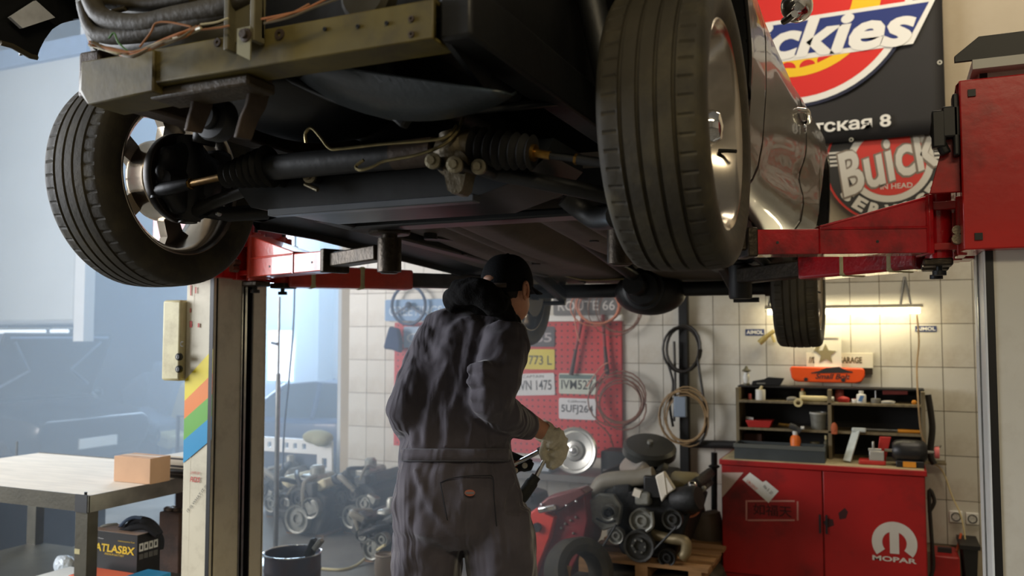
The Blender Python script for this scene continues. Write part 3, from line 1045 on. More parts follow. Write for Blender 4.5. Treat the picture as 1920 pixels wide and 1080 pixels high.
# frame rails and aprons
for xs, sg in ((bx1, 1), (bx0, -1)):
    mb = MB()
    mb.mm(min(xs, xs + sg * .07), max(xs, xs + sg * .07), 1.40, 2.6, 2.08, 2.19)
    mb.mm(min(xs + sg * .02, xs + sg * .05), max(xs + sg * .02, xs + sg * .05), 1.46, 2.6, 2.19, 2.64)
    r_ = mb.build('frame_rail', under if sg > 0 else brownsteel, car, bevel=.008)
    for yy in (1.52, 1.75, 2.05):
        xx = xs if sg < 0 else xs
        MB().cyl((xs - sg * .008, yy, 2.15), (xs, yy, 2.15), .012, 6).build('rail_bolt', steel, r_)
mb = MB().prism([(0, 0), (.16, -.05), (.2, -.05), (.2, .1), (0, .1)], Vector((bx1 + .001, 1.41, 2.085)), EY, EZ, .012)
mb.build('rail_gusset', under_b, car)
# splash panel: shallow dished plate behind the beam
rows = []
for i in range(17):
    u = i / 16
    lo = Vector(U(560 + 400 * u, 148 + 34 * u + 60 * math.sin(PI * u) ** .8 - 6 * u, Y=1.66))
    hi = Vector(U(590 + 350 * u, 118 + 52 * u, Y=1.50))
    rows.append([hi, hi.lerp(lo, .5) - EZ * .012 * math.sin(PI * u), lo, lo + Vector((0, .02, .012))])
o = MB().grid(rows).build('splash_panel', M('splash_teal', (40, 48, 52), .42, var=.25, scale=8, bump=.15), car, ang=60)
so = o.modifiers.new('thick', 'SOLIDIFY'); so.thickness = .006
# anti roll bar
path = spline([U(480, 120, Y=1.62), U(540, 146, Y=1.64), U(620, 182, Y=1.66), U(700, 208, Y=1.68), U(750, 220, Y=1.7), U(800, 214, Y=1.72), U(880, 206, Y=1.74), U(960, 200, Y=1.8), U(1060, 190, Y=1.95)], 5)
MB().tube(path, .011, 10).build('anti_roll_bar', M('satin_dark', (46, 48, 50), .3, metal=.5), car)
MB().beam(U(738, 210, Y=1.69), U(764, 232, Y=1.69), .03, .03).build('bar_bushing', under_b, car, bevel=.006)
# tow eye brackets hanging below the beam
YB1 = 1.47
for pts_ in (((362, 146), (360, 190), (352, 222), (347, 245)), ((470, 140), (462, 190), (450, 220), (440, 258))):
    pth = spline([U(a_, b_, Y=YB1 - .02) for a_, b_ in pts_], 4)
    mb = MB()
    rows = []
    for i, p_ in enumerate(pth):
        wd = .055 - .02 * i / len(pth)
        rows.append([p_ + Vector((-.004, -.0, 0)), p_ + Vector((.010, wd, 0.0)), p_ + Vector((.016, wd, 0)), p_ + Vector((.006, 0, 0))])
    mb.loft(rows)
    mb.build('tow_bracket', brownsteel, car, bevel=.002)
MB().lathe([(0, .03), (.028, .03), (.03, .026), (.03, .012), (.05, .01), (.054, 0), (.052, -.03), (0, -.03)], U(399, 222, Y=1.56), -EY, 28).build('bush_cup', under_b, car)
# wiring and hoses in the open front corner
wm = [M('wire_%d' % k, c_, .5) for k, c_ in enumerate(((150, 98, 52), (112, 92, 64), (168, 104, 56), (176, 166, 128), (96, 84, 60), (70, 120, 60)))]
Yw = 1.33
base = [(172, 82), (215, 96), (250, 102), (300, 84), (340, 66), (372, 52)]
for k in range(11):
    off = [(random.uniform(-5, 5), random.uniform(-11, 9)) for _ in base]
    pth = spline([U(a_ + o_[0], b_ + o_[1] * (0.6 if 0 < i < 5 else .4), Y=Yw + random.uniform(-.015, .015)) for i, ((a_, b_), o_) in enumerate(zip(base, off))], 4)
    MB().tube(pth, .003, 5).build('wire', wm[k % 5], car)
for k, pts_ in enumerate((((262, 88), (282, 62), (292, 44), (318, 42), (358, 50)), ((204, 72), (214, 62), (222, 80), (240, 96)), ((376, 46), (405, 42), (428, 34)), ((376, 56), (410, 52), (430, 48)),
                          ((490, 36), (530, 28), (570, 18), (620, -6)), ((495, 44), (540, 34), (590, 14), (640, -4)), ((500, 40), (545, 26), (580, 8)))):
    MB().tube(spline([U(a_, b_, Y=Yw) for a_, b_ in pts_], 5), .0022, 5).build('wire', wm[(k * 2 + (3 if k == 1 else 0) + (5 if k in (2,) else 0)) % 6], car)
MB().box(U(330, 70, Y=Yw - .006), (.014, .006, .01)).build('label_tag', M('white_tag', (200, 196, 180), .6), car)
for k, (pts_, r) in enumerate(((((165, -20), (190, 30), (260, 44), (330, 30), (420, 12), (470, -10)), .022), (((160, 8), (180, 60), (240, 66), (330, 50), (430, 20)), .02),
                               (((140, -30), (172, 40), (178, 88), (182, 40), (200, 18)), .008), (((176, 80), (186, 50), (204, 26), (236, 16)), .006), (((200, 4), (280, 8), (360, -6)), .016))):
    MB().tube(spline([U(a_, b_, Y=1.37 + .01 * k) for a_, b_ in pts_], 6), r, 10).build('hose', M('dusty_hose', (52, 45, 27), .6, var=.3, scale=14, bump=.2), car)
rows = [[U(a_, b_, Y=1.44) for a_, b_ in ((138, -60), (150, 20), (172, 84), (180, 110))], [U(a_, b_, Y=1.46) for a_, b_ in ((300, -60), (310, 20), (330, 60), (340, 100))], [U(a_, b_, Y=1.47) for a_, b_ in ((480, -60), (480, 20), (480, 50), (480, 90))]]
o = MB().grid(rows).build('corner_liner', M('liner_dusty', (50, 46, 32), .6, var=.3, scale=6, bump=.3, bscale=18), car)
so = o.modifiers.new('thick', 'SOLIDIFY'); so.thickness = .01
MB().lathe([(0, .02), (.05, .02), (.06, .01), (.06, -.02), (.02, -.03)], U(690, -8, Y=1.46), -EY, 20).build('horn', M('liner_dusty'), car)

# ---- crossmember, steering rack, arms
kx0, kx1 = U(480, 350, Y=1.92).x, U(985, 350, Y=1.92).x
zk0, zk1 = U(720, 384, Y=1.9).z, U(720, 322, Y=1.9).z
mb = MB()
mb.loft([[(x, 1.90, zk0 + e), (x, 2.18, zk0 + e), (x, 2.18, zk1 + .06), (x, 1.96, zk1 + .06), (x, 1.90, zk1)] for x, e in ((kx0 - .06, .09), (kx0, .02), (kx0 + .1, .0), (kx1 - .14, .0), (kx1, .04), (kx1 + .06, .1))])
km = mb.build('crossmember', under_b, car, bevel=.01)
MB().mm(kx0 + .08, kx1 - .12, 1.875, 1.915, zk0 - .012, zk0 + .008).build('crossmember_flange', M('flange_grey', (86, 90, 96), .4, metal=.3, var=.2), km, bevel=.003)
YS = 1.82
# rack housing
pA, pB = U(505, 315, Y=YS), U(745, 292, Y=YS)
pC, pD = U(812, 286, Y=YS), U(895, 278, Y=YS)
MB().cyl(pA, pC, .034, 20).build('rack_tube', under, car)
MB().cyl(U(740, 292, Y=YS - .005), U(815, 284, Y=YS - .005), .036, 20).build('rack_sleeve', brownsteel, car)
mb = MB()
mb.ball(U(852, 288, Y=YS - .01), (.055, .045, .06), 20, 12)
mb.cyl(U(846, 250, Y=YS - .02), U(850, 290, Y=YS - .02), .03, 16)
mb.cyl(U(872, 280, Y=YS), U(892, 278, Y=YS), .046, 20)
mb.prism(arc(0, 0, .034, 0, 180, 8) + [(-.02, -.06), (-.006, -.07), (.01, -.07), (.02, -.06)], U(853, 308, Y=YS - .05), EX, EZ, -.05)
o = mb.build('steering_gear', M('gear_casting', (88, 78, 58), .5, metal=.4, var=.25, scale=20, bump=.3), car)


def bellows(p0, p1, r0, r1, n, name):
    prof_ = []
    L0 = (p1 - p0).length
    for i in range(n * 4 + 1):
        u = i / (n * 4)
        rr = r0 + (r1 - r0) * u
        prof_.append((rr * (1.0 + .16 * math.cos(i * PI / 2)), u * L0))
    MB().lathe([(0, 0)] + prof_ + [(0, L0)], p0, p1 - p0, 24).build(name, rubber, car, ang=60)


e0, e1 = U(892, 278, Y=YS), U(998, 286, Y=YS)
bellows(e0, e1, .046, .036, 7, 'rack_boot')
e2, e3 = U(505, 312, Y=YS), U(424, 330, Y=YS)
bellows(e2, e3, .05, .03, 6, 'rack_boot')
MB().cyl(U(996, 286, Y=YS), U(1004, 287, Y=YS), .02, 14).cyl(U(1003, 287, Y=YS), U(1032, 292, Y=YS), .010, 12).build('tie_rod', brass, car)
MB().cyl(U(1030, 292, Y=YS), U(1085, 299, Y=YS), .008, 10).cyl(U(1083, 299, Y=YS), U(1150, 308, Y=YS), .012, 10).build('tie_rod_end', under, car)
MB().cyl(U(1078, 298, Y=YS), U(1083, 299, Y=YS), .013, 6).build('lock_nut', brass, car)
MB().cyl(U(424, 329, Y=YS), U(418, 331, Y=YS), .018, 14).cyl(U(418, 331, Y=YS), U(356, 345, Y=1.86), .010, 12).cyl(U(360, 344, Y=1.86), U(352, 346, Y=1.86), .016, 6).build('tie_rod', brass, car)
MB().tube([U(356, 345, Y=1.86), U(325, 352, Y=1.86), U(296, 356, Y=1.88)], [.016, .02, .022], 12).cyl(U(295, 340, Y=1.88), U(295, 372, Y=1.88), .02, 12).build('tie_rod_end', under, car)
# bolts
for px, py, r, yy in ((514, 338, .018, 1.86), (581, 331, .0185, 1.86), (812, 302, .019, 1.74), (853, 309, .020, 1.735), (898, 313, .0185, 1.78)):
    c_ = U(px, py, Y=yy)
    ax = (CAM - c_).normalized() * .5 - EY
    mb = MB().lathe([(0, .02), (r * .5, .02), (r * .55, .016), (r * .55, .008), (r, .006), (r * 1.02, -.004), (r * .8, -.008)], c_, ax, 6 * 4)
    mb.build('flange_bolt', zinc, car)
    MB().cyl(c_, c_ + EY * .09, r * .8, 14).build('bolt_sleeve', under, car)
MB().cyl(U(572, 345, Y=1.86), U(596, 356, Y=1.86), .006, 8).build('stud', zinc, car)
# hydraulic lines
MB().tube(spline([U(574, 268, Y=1.76), U(573, 250, Y=1.76), U(584, 240, Y=1.76), U(600, 256, Y=1.76), U(618, 278, Y=1.76), U(640, 279, Y=1.76), U(720, 270, Y=1.76), U(800, 264, Y=1.76), U(838, 256, Y=1.76), U(856, 236, Y=1.78)], 5), .0042, 8).build('hydraulic_line', line_m, car)
MB().tube(spline([U(682, 300, Y=1.77), U(667, 312, Y=1.77), U(676, 319, Y=1.76), U(700, 312, Y=1.76), U(722, 302, Y=1.76), U(780, 291, Y=1.75), U(830, 272, Y=1.75), U(856, 248, Y=1.77), U(868, 222, Y=1.8)], 5), .0042, 8).build('hydraulic_line', line_m, car)
# lower control arms
la = MB()
la.tube(spline([U(512, 342, Y=1.92), U(470, 354, Y=1.93), U(430, 368, Y=1.95), U(385, 386, Y=1.97), U(356, 402, Y=1.98), U(350, 414, Y=1.98)], 4), [.018] * 10 + [.02] * 8 + [.025] * 3, 12)
la.cyl(U(352, 418, Y=1.98), U(352, 396, Y=1.98), .028, 14)
la.build('control_arm', M('arm_satin', (40, 38, 34), .4, metal=.3, var=.3), car)
MB().tube([U(376, 396, Y=2.02), U(430, 402, Y=2.06), U(500, 396, Y=2.16)], [.02, .024, .028], 10).cyl(U(372, 400, Y=2.0), U(384, 392, Y=1.99), .022, 12).build('control_arm', under, car)
MB().ball(U(410, 400, Y=1.98), .01, 10, 8).build('grease_nipple', steel, car)
MB().tube(spline([U(902, 318, Y=1.86), U(960, 330, Y=1.88), U(1040, 346, Y=1.9), U(1100, 358, Y=1.93), U(1160, 372, Y=1.98)], 4), .02, 12).build('control_arm', under, car)
MB().tube(spline([U(1060, 368, Y=2.1), U(1090, 392, Y=2.12), U(1120, 410, Y=2.1), U(1160, 405, Y=2.0)], 4), [.03] * 12 + [.035], 12).build('control_arm', under, car)
MB().mm(U(990, 315, Y=2.3).x, U(1020, 315, Y=2.3).x, 2.3, 2.31, U(1000, 320, Y=2.3).z, U(1000, 304, Y=2.3).z).build('heat_shield', steel, car)
# knuckles, rotors, struts
for sg in (-1, 1):
    hx = X0 + (-.785 if sg < 0 else .855)
    hub = Vector((hx, YF, ZW))
    inw = Vector((-sg, 0, 0))
    mb = MB().lathe([(0, .07), (.135, .07), (.138, .074), (.138, .098), (.135, .102), (0.06, .102), (.05, .13), (0, .13)], hub, inw, 36)
    br = mb.build('brake_disc', M('disc_dark', (40, 34, 28), .45, metal=.5, var=.3), car)
    mb = MB().lathe([(0, .10), (.10, .10), (.115, .11), (.11, .135), (.08, .15), (0, .16)], hub, inw, 28)
    for k in range(9):
        a_ = rad(60 + 240 * k / 8) if sg < 0 else rad(-60 + 240 * k / 8)
        mb.ball(hub + inw * .12 + Vector((0, -.10 * math.sin(a_) * (1), .10 * math.cos(a_))), (.03, .036, .036), 10, 8)
    mod_remesh(mb.build('splash_shield', under, car), .011, 4)
    mb = MB()
    mb.tube([hub + inw * .1 + EZ * .12, hub + inw * .13, hub + inw * .11 - EZ * .13], [.045, .06, .04], 12)
    mb.tube([hub + inw * .12, hub + inw * .14 - EY * .12 - EZ * .02], [.04, .022], 10)
    mb.ball(hub + inw * .12 + Vector((0, .03, 0)), (.07, .08, .09), 16, 10)
    mb.build('knuckle', under, car)
    MB().box(hub + inw * .1 + Vector((0, .13, .03)), (.09, .07, .16)).build('brake_caliper', under, car, bevel=.02)
    MB().cyl(hub + inw * .17 + EZ * .1, hub + inw * .26 + EZ * .52, .035, 16).build('strut', under, car)
# rear axle
mb = MB()
mb.cyl((X0 - .72, YR, ZR), (X0 + .72, YR, ZR), .042, 20)
mb.build('rear_axle', under, car)
mb = MB().ball((X0 + .02, YR, ZR - .015), (.21, .17, .135), 28, 16)
mb.cyl((X0, YR - .3, ZR + .02), (X0, YR, ZR), .06, 16)
mb.build('differential', under, car)
MB().lathe([(0, .19), (.09, .185), (.105, .16), (.12, .155), (.12, .14)], (X0 + .02, YR, ZR), -EY, 28).build('differential_cover', under_b, car)
for sg in (-1, 1):
    MB().lathe([(0, .10), (.15, .10), (.15, .12), (.05, .12), (.05, .16), (0, .16)], (X0 + sg * .83, YR, ZR), (-sg, 0, 0), 28).build('rear_drum', M('disc_dark'), car)
    mb = MB().tube([(X0 + sg * .55, YR + .03, ZR - .05), (X0 + sg * .50, YR + .08, ZR + .45)], .028, 12)
    mb.cyl((X0 + sg * .50, YR - .02, ZR - .07), (X0 + sg * .64, YR - .02, ZR - .07), .014, 10)
    mb.build('shock_absorber', under_b, car)
    mb = MB().beam((X0 + sg * .52, YR, ZR - .03), (X0 + sg * .52, YR - .75, ZR + .17), .05, .07)
    mb.build('trailing_arm', under, car, bevel=.01)
    mb = MB()
    for k in range(30):
        pass
    co = [Vector((X0 + sg * .42 + .055 * math.cos(k * .7), YR - .05 + .055 * math.sin(k * .7), ZR + .05 + k * .007)) for k in range(50)]
    MB().tube(co, .008, 6).build('coil_spring', under_b, car)
MB().tube(spline([U(1056, 516, Y=4.6), U(1090, 524, Y=4.65), U(1115, 525, Y=4.7), U(1180, 522, Y=4.75)], 5), .006, 8).build('brake_hose', line_m, car)
MB().mm(X0 - .68, X0 + .68, 4.7, 5.9, 2.05, 2.09).build('boot_floor', under, car)
MB().tube(spline([U(1470, 40, X=-.29), U(1480, 34, X=-.27), U(1490, 26, X=-.25)], 3), .012, 8).build('mirror_stem', chrome, car)
mirror = MB().ball(U(1494, 12, X=-.255), (.052, .075, .05), 24, 14).build('door_mirror', chrome, car, label='chrome bullet mirror')
hd = MB()
hp = [U(1522, 214, X=X0 + half(4.0, 2.47) + .02), U(1545, 222, X=X0 + half(4.0, 2.47) + .045), U(1550, 232, X=X0 + half(4.0, 2.45) + .03)]
hd.tube(spline([(X0 + .95, 3.74, 2.475), (X0 + .99, 3.78, 2.475), (X0 + .992, 3.86, 2.472), (X0 + .985, 3.94, 2.468), (X0 + .945, 3.97, 2.466)], 4), .012, 10)
hd.cyl((X0 + .945, 3.95, 2.44), (X0 + .975, 3.95, 2.44), .02, 14)
hd.build('door_handle', chrome, car)
# ------------------------------------------------------------------ the mechanic
cloth = M('coverall_navy', (78, 74, 81), 0.85, var=0.15, scale=10, bump=0.0, spec=0.25)


def cloth_folds(m):
    nt = m.node_tree
    N, L = nt.nodes, nt.links
    b = N['Principled BSDF']
    tc = N.new('ShaderNodeTexCoord')
    mp = N.new('ShaderNodeMapping')
    mp.inputs['Scale'].default_value = (9, 9, 2.2)
    nz = N.new('ShaderNodeTexNoise')
    nz.inputs['Scale'].default_value = 1.0
    nz.inputs['Detail'].default_value = 2
    nz.inputs['Distortion'].default_value = 0.8
    n2 = N.new('ShaderNodeTexNoise')
    n2.inputs['Scale'].default_value = 240
    L.new(tc.outputs['Object'], mp.inputs[0])
    L.new(mp.outputs[0], nz.inputs['Vector'])
    L.new(tc.outputs['Object'], n2.inputs['Vector'])
    b1 = N.new('ShaderNodeBump'); b1.inputs['Strength'].default_value = 0.9; b1.inputs['Distance'].default_value = 0.05
    b2 = N.new('ShaderNodeBump'); b2.inputs['Strength'].default_value = 0.25; b2.inputs['Distance'].default_value = 0.002
    L.new(nz.outputs[0], b1.inputs['Height'])
    L.new(n2.outputs[0], b2.inputs['Height'])
    L.new(b1.outputs[0], b2.inputs['Normal'])
    L.new(b2.outputs[0], b.inputs['Normal'])
    b.inputs['Sheen Weight'].default_value = 0.3
    b.inputs['Sheen Roughness'].default_value = 0.4


cloth_folds(cloth)
fleece = M('hood_black', (14, 13, 13), 0.95, var=0.2, scale=30, bump=0.4, bscale=120, spec=0.15)
cap_m = M('cap_black', (11, 12, 15), 0.9, bump=0.25, bscale=200, spec=0.2)
skin = M('skin', (196, 138, 108), 0.55, var=0.12, scale=18, bump=0.1, bscale=90)
hair = M('hair_dark', (30, 22, 17), 0.8, bump=0.6, bscale=160)
knit = M('glove_knit', (216, 208, 186), 0.95, var=0.12, scale=60, bump=0.7, bscale=230, bdist=0.004, spec=0.1)
palmrub = M('glove_palm_black', (16, 17, 17), 0.8, bump=0.2)
DM = 3.1
CR = RM @ Vector((1, 0, 0))           # camera right
CF = Vector((-math.sin(YAW), math.cos(YAW), 0))


def P(px, py, dd=0.0):
    return U(px, py, D=DM + dd)


def oval(c, rx, rd, n=20, tw=0.0, sq=2.3):
    pts_ = []
    for j in range(n):
        th = 2 * PI * j / n
        cx, cy = math.cos(th), math.sin(th)
        k = (abs(cx) ** sq + abs(cy) ** sq) ** (-1 / sq)
        a_, d_ = rx * k * cx, rd * k * cy
        a_, d_ = a_ * math.cos(tw) - d_ * math.sin(tw), a_ * math.sin(tw) + d_ * math.cos(tw)
        pts_.append(c + CR * a_ + CF * d_)
    return pts_


PX = DM / 1600.0
feetL, feetR = P(812, 1100, .02), P(940, 1100, -.02)
# torso and limb paths (image guide, depth offset)
TOR = [(572, 868, 950, .07, .10), (590, 838, 968, .09, .09), (612, 806, 982, .115, .08), (650, 784, 978, .13, .06), (700, 776, 968, .135, .05), (760, 766, 962, .13, .03),
       (815, 757, 958, .125, .02), (850, 750, 960, .128, .01), (880, 746, 966, .14, .0), (930, 738, 980, .155, -.01), (985, 735, 992, .158, -.01), (1020, 742, 994, .12, 0)]


def tor_rings(shrink=0.0):
    rr = []
    for y, l, r_, d_, dd in TOR:
        rr.append(oval(P((l + r_) / 2, y, dd), (r_ - l) / 2 * PX - shrink, d_ - shrink, 24))
    return rr


person = thing('person', 'person in navy coveralls and black cap holding a ratchet under the car', 'person', (P(870, 1000).x, P(870, 1000).y, FZ))
hc = P(952, 540, .10)
FY = rad(40)
HFWD = (CF * math.cos(FY) + CR * math.sin(FY)).normalized()
HRT = (CR * math.cos(FY) - CF * math.sin(FY)).normalized()
tilt = rad(-4)
HUP = EZ
HR = Matrix((HRT, HFWD, HUP)).transposed()

# body: one continuous skin under the clothes (head, neck, trunk, arms, hands roots, legs)
bd = MB()
bd.loft(tor_rings(0.03))
bd.ball(hc, (.077, .098, .122), 24, 16, HR)
bd.ball(hc + HFWD * .03 - EZ * .06, (.058, .072, .072), 18, 12, HR)          # jaw
bd.ball(hc + HFWD * .085 - EZ * .085, (.026, .024, .022), 12, 8, HR)         # chin
bd.tube([hc + HFWD * .092 + EZ * .02, hc + HFWD * .112 - EZ * .022, hc + HFWD * .098 - EZ * .035], [.010, .016, .012], 10)   # nose
bd.ball(hc + HFWD * .088 - EZ * .055, (.026, .014, .010), 12, 8, HR)         # mouth
for s_ in (-1, 1):
    e_ = hc + HRT * s_ * .078 - HFWD * .005 - EZ * .012
    bd.ball(e_, (.012, .022, .034), 12, 10, HR)
    bd.ball(e_ + HRT * s_ * .008 + HFWD * -.006 + EZ * .006, (.008, .020, .028), 12, 10, HR)
    bd.ball(hc + HRT * s_ * .033 + HFWD * .082 + EZ * .012, (.016, .014, .012), 10, 8, HR)
bd.tube([hc - EZ * .06 - HFWD * .015, P(935, 585, .07), P(915, 620, .07)], [.058, .062, .075], 16)
eR, eL = P(922, 748, -.10), P(768, 775, .0)
wR, wL = P(1012, 806, .16), P(948, 868, .42)
shR, shL = P(944, 634, -.01), P(818, 640, .06)
bd.tube([shR, eR, P(985, 790, .09), wR], [.05, .042, .037, .03], 12)
bd.tube([shL, eL, wL], [.05, .042, .03], 12)
for fx, s_ in ((805, -1), (936, 1)):
    k0 = P(fx, 1000, 0)
    bd.tube([k0, Vector((k0.x, k0.y, .42)) + CF * -.01, Vector((k0.x, k0.y, FZ + .1))], [.085, .06, .045], 14)
body = bd.build('body', skin, person)
mod_remesh(body, .008, 3)

# ears, sideburn and hair as their own pieces
for s_ in (1, -1):
    e_ = hc + HRT * s_ * .088 - HFWD * .008 - EZ * .012
    mb = MB()
    th0 = [rad(a_) for a_ in range(-60, 240, 20)]
    pth = [e_ + HFWD * .018 * math.cos(a_) + EZ * .030 * math.sin(a_) + HRT * s_ * (.006 - .004 * math.cos(a_)) for a_ in th0]
    mb.tube(pth, .006, 8)
    mb.ball(e_ - EZ * .026 + HFWD * .004, (.006, .009, .012), 10, 8, HR)
    mb.build('ear', skin, person)
mb = MB()
mb.ball(hc - HFWD * .012 + EZ * .0, (.0795, .092, .085), 24, 14, HR)
o = mb.build('hair', hair, person)
bm = bmesh.new(); bm.from_mesh(o.data)
ge = [v for v in bm.verts if (v.co - hc).dot(HFWD) > .03 or (v.co - hc).z < -.055]
bmesh.ops.delete(bm, geom=ge, context='VERTS'); bm.to_mesh(o.data); bm.free()
MB().box(hc + HRT * .0775 + HFWD * .028 - EZ * .012, (.006, .016, .05), HR).build('sideburn', hair, person, bevel=.003)

def torso_dd(px, py):
    """depth of the back surface of the trunk under a pixel"""
    for (y0, l0, r0, d0, e0), (y1, l1, r1, d1, e1) in zip(TOR, TOR[1:]):
        if y0 <= py <= y1:
            t = (py - y0) / (y1 - y0)
            l, r_, d_, e_ = (a_ + (b_ - a_) * t for a_, b_ in ((l0, l1), (r0, r1), (d0, d1), (e0, e1)))
            u = max(-.98, min(.98, (px - (l + r_) / 2) / ((r_ - l) / 2)))
            return e_ - d_ * (1 - abs(u) ** 2.3) ** (1 / 2.3)
    return 0


# coverall
cv = MB()
rings = tor_rings(0)
cv.loft(rings)
for (x, y, r_, dd) in ((842, 608, .062, .085), (925, 606, .07, .075)):
    cv.ball(P(x, y, dd), (r_ * 1.5, .1, r_), 18, 12, Matrix((CR, CF, EZ)).transposed())
cv.tube([P(905, 575, .09), P(905, 600, .09)], [.075, .10], 18)
arm_r = spline([P(944, 622, .0), P(944, 660, -.05), P(934, 706, -.095), P(922, 748, -.105), P(946, 777, -.03), P(974, 789, .06), P(992, 796, .115)], 4)
rr = [.082, .084, .086, .088, .089, .089, .088, .087, .085, .083, .082, .081, .080, .078, .076, .074, .072, .069, .066, .063, .060, .057, .054, .052, .051]
cv.tube(arm_r, rr[:len(arm_r)] + [.05] * max(0, len(arm_r) - len(rr)), 18)
arm_l = spline([P(822, 630, .06), P(796, 680, .03), P(774, 730, -.01), P(762, 784, -.01), P(800, 812, .14), P(880, 840, .28), P(930, 860, .38)], 4)
cv.tube(arm_l, [.072] * 8 + [.069] * 4 + [.064] * 4 + [.058] * 4 + [.05] * (len(arm_l) - 20), 16)
# wrinkled elbow pleats
for k, (x, y, dd) in enumerate(((882, 700, -.13), (882, 726, -.14), (888, 752, -.14), (900, 776, -.10))):
    cv.tube([P(x - 4, y - 8, dd), P(x + 26, y - 14, dd - .045), P(x + 60, y - 2, dd - .03)], [.016, .022, .014], 10)
for k, (x, y) in enumerate(((758, 690), (748, 730), (742, 772))):
    cv.tube([P(x + 20, y - 24, 0), P(x + 4, y, .0), P(x + 30, y + 12, -.03)], [.014, .026, .014], 10)
for s_, fx, dd in ((-1, 803, .02), (1, 938, -.02)):
    p0 = P(fx, 1010, dd)
    cv.loft([oval(P(fx, 950, dd), .11, .13, 20), oval(P(fx, 1000, dd), .128, .146, 20), oval(P(fx + s_ * 3, 1080, dd), .128, .138, 20), oval(Vector((p0.x, p0.y, .42)) + CR * s_ * .01, .105, .115, 20),
             oval(Vector((p0.x, p0.y, FZ + .12)) + CR * s_ * .02, .095, .11, 20)])
for pts_, r_ in ((((908, 640), (872, 700), (846, 770), (836, 838)), .014), (((880, 632), (832, 700), (806, 770), (800, 838)), .014), (((845, 640), (800, 700), (782, 770), (776, 838)), .012),
                 (((884, 610), (878, 660), (870, 720), (884, 800)), .014), (((912, 700), (892, 760), (880, 836)), .012), (((950, 820), (930, 832), (912, 838)), .012),
                 (((780, 880), (800, 930), (838, 985), (868, 1015)), .014), (((765, 930), (772, 990), (780, 1060)), .013), (((960, 900), (940, 950), (930, 1010)), .012), (((870, 905), (866, 960), (868, 1010)), .010),
                 (((905, 600), (930, 612), (962, 650)), .012), (((890, 596), (868, 604), (838, 626)), .012)):
    cv.tube(spline([P(x_, y_, torso_dd(x_, y_) + .004) for x_, y_ in pts_], 4), r_, 8)
cov = cv.build('coverall', cloth, person)
mod_remesh(cov, .009, 5)
tx = bpy.data.textures.new('fold_tex', 'CLOUDS'); tx.noise_scale = .09; tx.noise_depth = 1
dp = cov.modifiers.new('folds', 'DISPLACE'); dp.texture = tx; dp.strength = .026; dp.mid_level = .5; dp.texture_coords = 'LOCAL'
emp = None
# waistband, pocket seams, patch
def backline(pts_, off=-.012):
    return [P(x, y, dd + off) for x, y, dd in pts_]


wbm = MB()
for yb in (842, 864):
    wbm.tube([P(x, yb, torso_dd(x, yb) - .008) for x in range(754, 958, 8)], .0022, 5)
wbm.build('waist_stitching', M('stitch_grey', (86, 86, 92), .9), person)
mb = MB()
rows = []
for i, yb in enumerate((843, 853, 863)):
    rows.append([P(x, yb, torso_dd(x, yb) - .006 - .003 * (i == 1)) for x in range(751, 960, 6)])
o = mb.grid(rows).build('waistband', cloth, person)
so = o.modifiers.new('thick', 'SOLIDIFY'); so.thickness = .006
pk = [(825, 905), (842, 898), (872, 893), (908, 892), (924, 895), (926, 930), (930, 975), (934, 1010)]
MB().tube(spline([P(x, y, torso_dd(x, y) - .006) for x, y in pk], 4), .0018, 5).build('pocket_seam', M('seam_dark', (26, 28, 34), .9), person)
pk = [(826, 905), (836, 960), (846, 1010), (852, 1030)]
MB().tube(spline([P(x, y, torso_dd(x, y) - .006) for x, y in pk], 4), .0018, 5).build('pocket_seam', M('seam_dark'), person)
pc = P(881, 924, torso_dd(881, 924) - .013)
pr_ = MB().prism([(.018 * math.cos(a_) , .011 * math.sin(a_)) for a_ in [2 * PI * k / 16 for k in range(16)]], pc, CR, EZ, .002)
pt = pr_.build('brand_patch', M('patch_red', (170, 96, 74), .8), person, label='small oval woven patch')
MB().box(pc - CF * .003, (.030, .002, .008), Matrix((CR, CF, EZ)).transposed()).build('patch_band', M('patch_grey', (120, 110, 110), .8), pt)

# hood bunched behind the neck
hd = MB()
hd.tube(spline([P(852, 566, .03), P(868, 548, -.04), P(900, 548, -.085), P(928, 568, -.08), P(950, 596, -.03), P(966, 622, .05)], 5), [.034] + [.052] * 8 + [.052] * 8 + [.040] * 6 + [.03] * 3, 16)
hd.tube(spline([P(848, 574, .06), P(870, 560, .03), P(905, 556, .0), P(945, 580, .02)], 5), [.036] * 5 + [.046] * 11, 14)
hd.ball(P(915, 566, .03), (.085, .085, .06), 18, 12, Matrix((CR, CF, EZ)).transposed())
hd.ball(P(849, 573, .05), (.026, .04, .034), 12, 8)
hood = hd.build('hood', fleece, person)
mod_remesh(hood, .008, 3)
tx2 = bpy.data.textures.new('hood_tex', 'CLOUDS'); tx2.noise_scale = .06; tx2.noise_depth = 1
dp = hood.modifiers.new('folds', 'DISPLACE'); dp.texture = tx2; dp.strength = .03; dp.mid_level = .5; dp.texture_coords = 'LOCAL'

